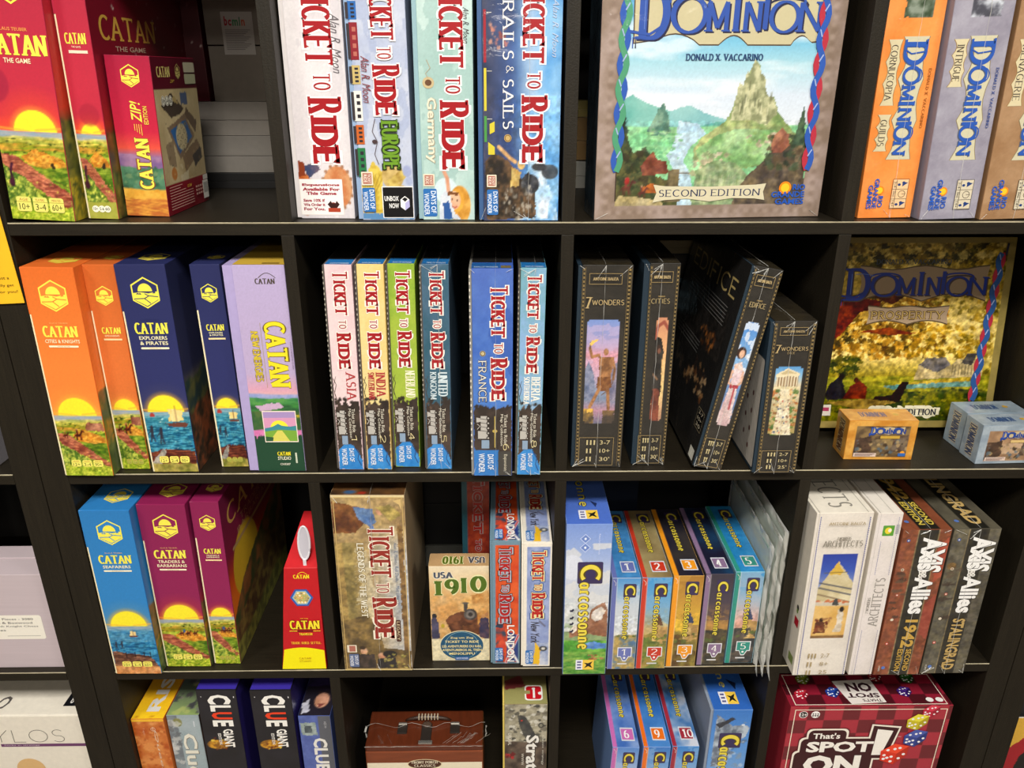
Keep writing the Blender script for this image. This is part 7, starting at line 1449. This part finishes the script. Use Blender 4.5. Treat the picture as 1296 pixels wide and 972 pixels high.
# ------------------------------------------------------------------ goods in the shade at the back of the cells
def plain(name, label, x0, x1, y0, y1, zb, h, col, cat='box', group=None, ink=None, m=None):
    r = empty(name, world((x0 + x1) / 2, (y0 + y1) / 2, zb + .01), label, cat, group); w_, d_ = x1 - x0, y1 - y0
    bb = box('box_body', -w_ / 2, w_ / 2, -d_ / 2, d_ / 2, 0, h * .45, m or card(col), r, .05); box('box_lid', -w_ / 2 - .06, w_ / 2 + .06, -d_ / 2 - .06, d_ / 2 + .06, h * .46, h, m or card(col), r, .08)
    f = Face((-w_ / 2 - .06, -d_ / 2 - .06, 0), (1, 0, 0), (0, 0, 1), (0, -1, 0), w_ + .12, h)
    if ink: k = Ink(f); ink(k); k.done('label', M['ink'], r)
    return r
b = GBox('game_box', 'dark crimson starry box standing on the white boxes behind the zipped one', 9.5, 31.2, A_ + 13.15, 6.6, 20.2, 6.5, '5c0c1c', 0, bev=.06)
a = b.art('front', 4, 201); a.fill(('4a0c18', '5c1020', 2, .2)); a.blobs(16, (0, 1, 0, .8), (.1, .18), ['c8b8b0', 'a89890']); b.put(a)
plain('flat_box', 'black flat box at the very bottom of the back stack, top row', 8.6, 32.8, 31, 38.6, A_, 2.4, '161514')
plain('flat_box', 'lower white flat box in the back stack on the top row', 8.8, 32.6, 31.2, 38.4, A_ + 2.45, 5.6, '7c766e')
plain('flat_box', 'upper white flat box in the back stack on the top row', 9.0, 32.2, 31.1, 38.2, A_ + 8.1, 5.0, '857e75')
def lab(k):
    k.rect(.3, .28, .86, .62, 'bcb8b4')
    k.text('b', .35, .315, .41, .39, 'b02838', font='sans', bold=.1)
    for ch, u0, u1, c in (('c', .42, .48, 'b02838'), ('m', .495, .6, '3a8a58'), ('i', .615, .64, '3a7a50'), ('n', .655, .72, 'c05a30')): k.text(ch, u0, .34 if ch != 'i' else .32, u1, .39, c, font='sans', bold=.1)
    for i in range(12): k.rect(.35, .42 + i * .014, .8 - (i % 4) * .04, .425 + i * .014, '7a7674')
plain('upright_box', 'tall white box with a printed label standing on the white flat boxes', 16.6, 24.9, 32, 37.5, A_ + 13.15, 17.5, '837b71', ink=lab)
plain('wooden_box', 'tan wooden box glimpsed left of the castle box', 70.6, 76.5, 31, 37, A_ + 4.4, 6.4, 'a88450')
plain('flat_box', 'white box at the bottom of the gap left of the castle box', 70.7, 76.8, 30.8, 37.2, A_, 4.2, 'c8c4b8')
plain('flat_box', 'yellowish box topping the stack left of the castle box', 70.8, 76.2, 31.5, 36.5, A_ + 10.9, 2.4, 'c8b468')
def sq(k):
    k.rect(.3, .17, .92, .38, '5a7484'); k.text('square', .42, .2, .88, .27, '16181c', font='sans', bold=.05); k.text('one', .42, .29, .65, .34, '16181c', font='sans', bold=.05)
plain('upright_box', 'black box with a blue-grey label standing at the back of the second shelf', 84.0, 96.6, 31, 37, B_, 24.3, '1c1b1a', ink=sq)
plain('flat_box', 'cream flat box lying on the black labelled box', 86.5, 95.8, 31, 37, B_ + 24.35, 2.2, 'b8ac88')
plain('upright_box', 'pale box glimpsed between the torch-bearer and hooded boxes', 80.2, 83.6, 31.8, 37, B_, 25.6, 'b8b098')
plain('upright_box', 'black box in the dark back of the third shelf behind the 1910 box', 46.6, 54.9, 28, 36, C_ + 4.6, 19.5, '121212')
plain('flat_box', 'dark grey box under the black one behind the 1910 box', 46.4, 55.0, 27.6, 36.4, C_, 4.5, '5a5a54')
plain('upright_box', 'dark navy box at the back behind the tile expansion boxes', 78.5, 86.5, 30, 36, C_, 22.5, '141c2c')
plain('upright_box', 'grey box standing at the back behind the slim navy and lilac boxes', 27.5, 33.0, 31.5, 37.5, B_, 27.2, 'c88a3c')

# ------------------------------------------------------------------ neighbouring unit at left, and the yellow sign
r = empty('shelf_sign', (-.058, -.002, ZA - .104), 'yellow card sign fixed to the frame at the left edge', 'sign', None, (0, math.radians(-2.5), 0))
box('sign_board', -5.8, 5.8, -.12, .0, 0, 12, mat('yellow_sign_card', 'f4bc28', .35, noise=.03), r, .05)
f = Face((-5.8, -.12, 0), (1, 0, 0), (0, 0, 1), (0, -1, 0), 11.6, 12); k = Ink(f)
k.text('request a', .68, .71, .91, .745, '3a2c18', font='sans'); k.text('automatically get', .52, .785, .94, .82, '3a2c18', font='sans'); k.text('points for you!', .56, .855, .965, .89, '3a2c18', font='sans'); k.line([(.3, .35), (.74, .35), (.78, .37), (.78, .64), (.74, .66), (.3, .66)], .14, '2a1c14'); k.done('sign_lettering', M['ink_gloss'], r)
m = mat('pale_lilac_box_card', 'bfb0b4', .5, noise=.03, nscale=(8, 8, 300))
r = empty('chess_box', world(-21, 1.2, C_ + .02), 'large pale lilac box with white sticker in the left unit', 'box')
box('box_body', -12.8, 12.8, 0, 4.1, 0, 17.5, m, r, .08); box('box_lid', -12.8, 12.75, 4.15, 7.4, 0, 17.7, m, r, .08)
f = Face((-12.8, 0, 0), (1, 0, 0), (0, 0, 1), (0, -1, 0), 25.6, 17.4); k = Ink(f); k.rect(.4, .42, .93, .68, 'ece6d8', .4)
for i, s in enumerate(('Chess Pieces - 3080', 'Black & Boxwood', 'French Knight Chess', 'Pieces')): k.text(s, .6 + i * .0, .45 + i * .04, (.88, .87, .9, .7)[i], .473 + i * .04, '4a4440', font='sans', bold=.02)
k.text('www.housegames.com', .7, .64, .9, .65, '7a746c', font='sans') if False else k.rect(.7, .642, .9, .646, '8a847c'); k.done('sticker', M['ink'], r)
r = empty('game_box', world(-21, 1.0, D_ + .02), 'white strategy game box with thin letters at the bottom left corner', 'board game')
wm = card('e4dccc', .4); box('box_body', -12.6, 12.9, 0, 12, 0, 25.4, wm, r, .25)
f = Face((-12.6, 0, 0), (1, 0, 0), (0, 0, 1), (0, -1, 0), 25.5, 25.4); k = Ink(f); k.text('PYLOS', .3, .12, .87, .225, '4a4440', font='serif', weight=.035, contrast=1, serif=0); k.cut('title_lettering', (M['ink_gloss'], r)); k.rect(.45, .238, .995, .262, '6a3a64'); k.text('Sticks in strategy', .47, .244, .7, .256, 'd8c8d0', font='sans'); k.disc(.6, .46, 2.4, 2.4, 'd8b078', 24); k.done('band_print', M['ink_gloss'], r)
f = Face((-12.6, 0, 25.4), (1, 0, 0), (0, 1, 0), (0, 0, 1), 25.5, 12); k = Ink(f)
for t0 in (.3, .6): k.rect(.86, t0, .97, t0 + .24, '16161a', .1); k.text('8+' if t0 > .5 else '2', .89, t0 + .05, .94, t0 + .19, 'e8e4dc', font='sans', bold=.03)
k.text('ino', .3, .55, .5, .9, '5a5450', weight=.04, contrast=1, serif=0, font='sans', shear=.3); k.done('top_print', M['ink_gloss'], r)
f = Face((12.9, 0, 0), (0, 1, 0), (0, 0, 1), (1, 0, 0), 12, 25.4); k = Ink(f)
for t in (.07, .2, .235): k.rect(.2, t, .8, t + .028, '1c1a1c'); 
k.done('side_print', M['ink_gloss'], r)
r = empty('grey_box', world(-15.0, 2.2, B_ + .02), 'silver-grey box whose corner shows at the left edge, second row', 'box')
box('box_body', -6, 4.0, 0, 10, 0, 5.6, card('8a868a', .3), r, .1); box('box_lid', -6.1, 4.1, -.1, 10.1, 5.7, 11.5, card('b0acb0', .3), r, .1)
# right unit
b = GBox('game_box', 'yellow and red box at the bottom right corner in the next unit', 147.2, 2, D_, 20, 21.9, 6, '1c1a18', 0, bev=.08, finish='ink_gloss')
a = b.art('front', 6, 211); a.fill('1a1816'); a.poly([(0, 0), (.4, 0), (.3, .1), (.16, .25), (0, .35)], 'd8a83c'); a.poly([(0, .35), (.16, .2), (.35, .06), (.35, .2), (.15, .4), (.12, .6), (0, .7)], 'a01c24'); a.band(0, .015, 'e8e0d0'); a.disc(.3, .04, .9, .6, '2a2018'); b.put(a)
k = b.ink('front'); k.ring(.22, .28, .9, .1, '6a6460', 18); b.done(k, 'emblem')
plain('flat_box', 'black lidded box on top of the yellow and red one in the next unit', 147.4, 166, 2.4, 8.2, D_ + 21.95, 6.5, '1c1c1c')
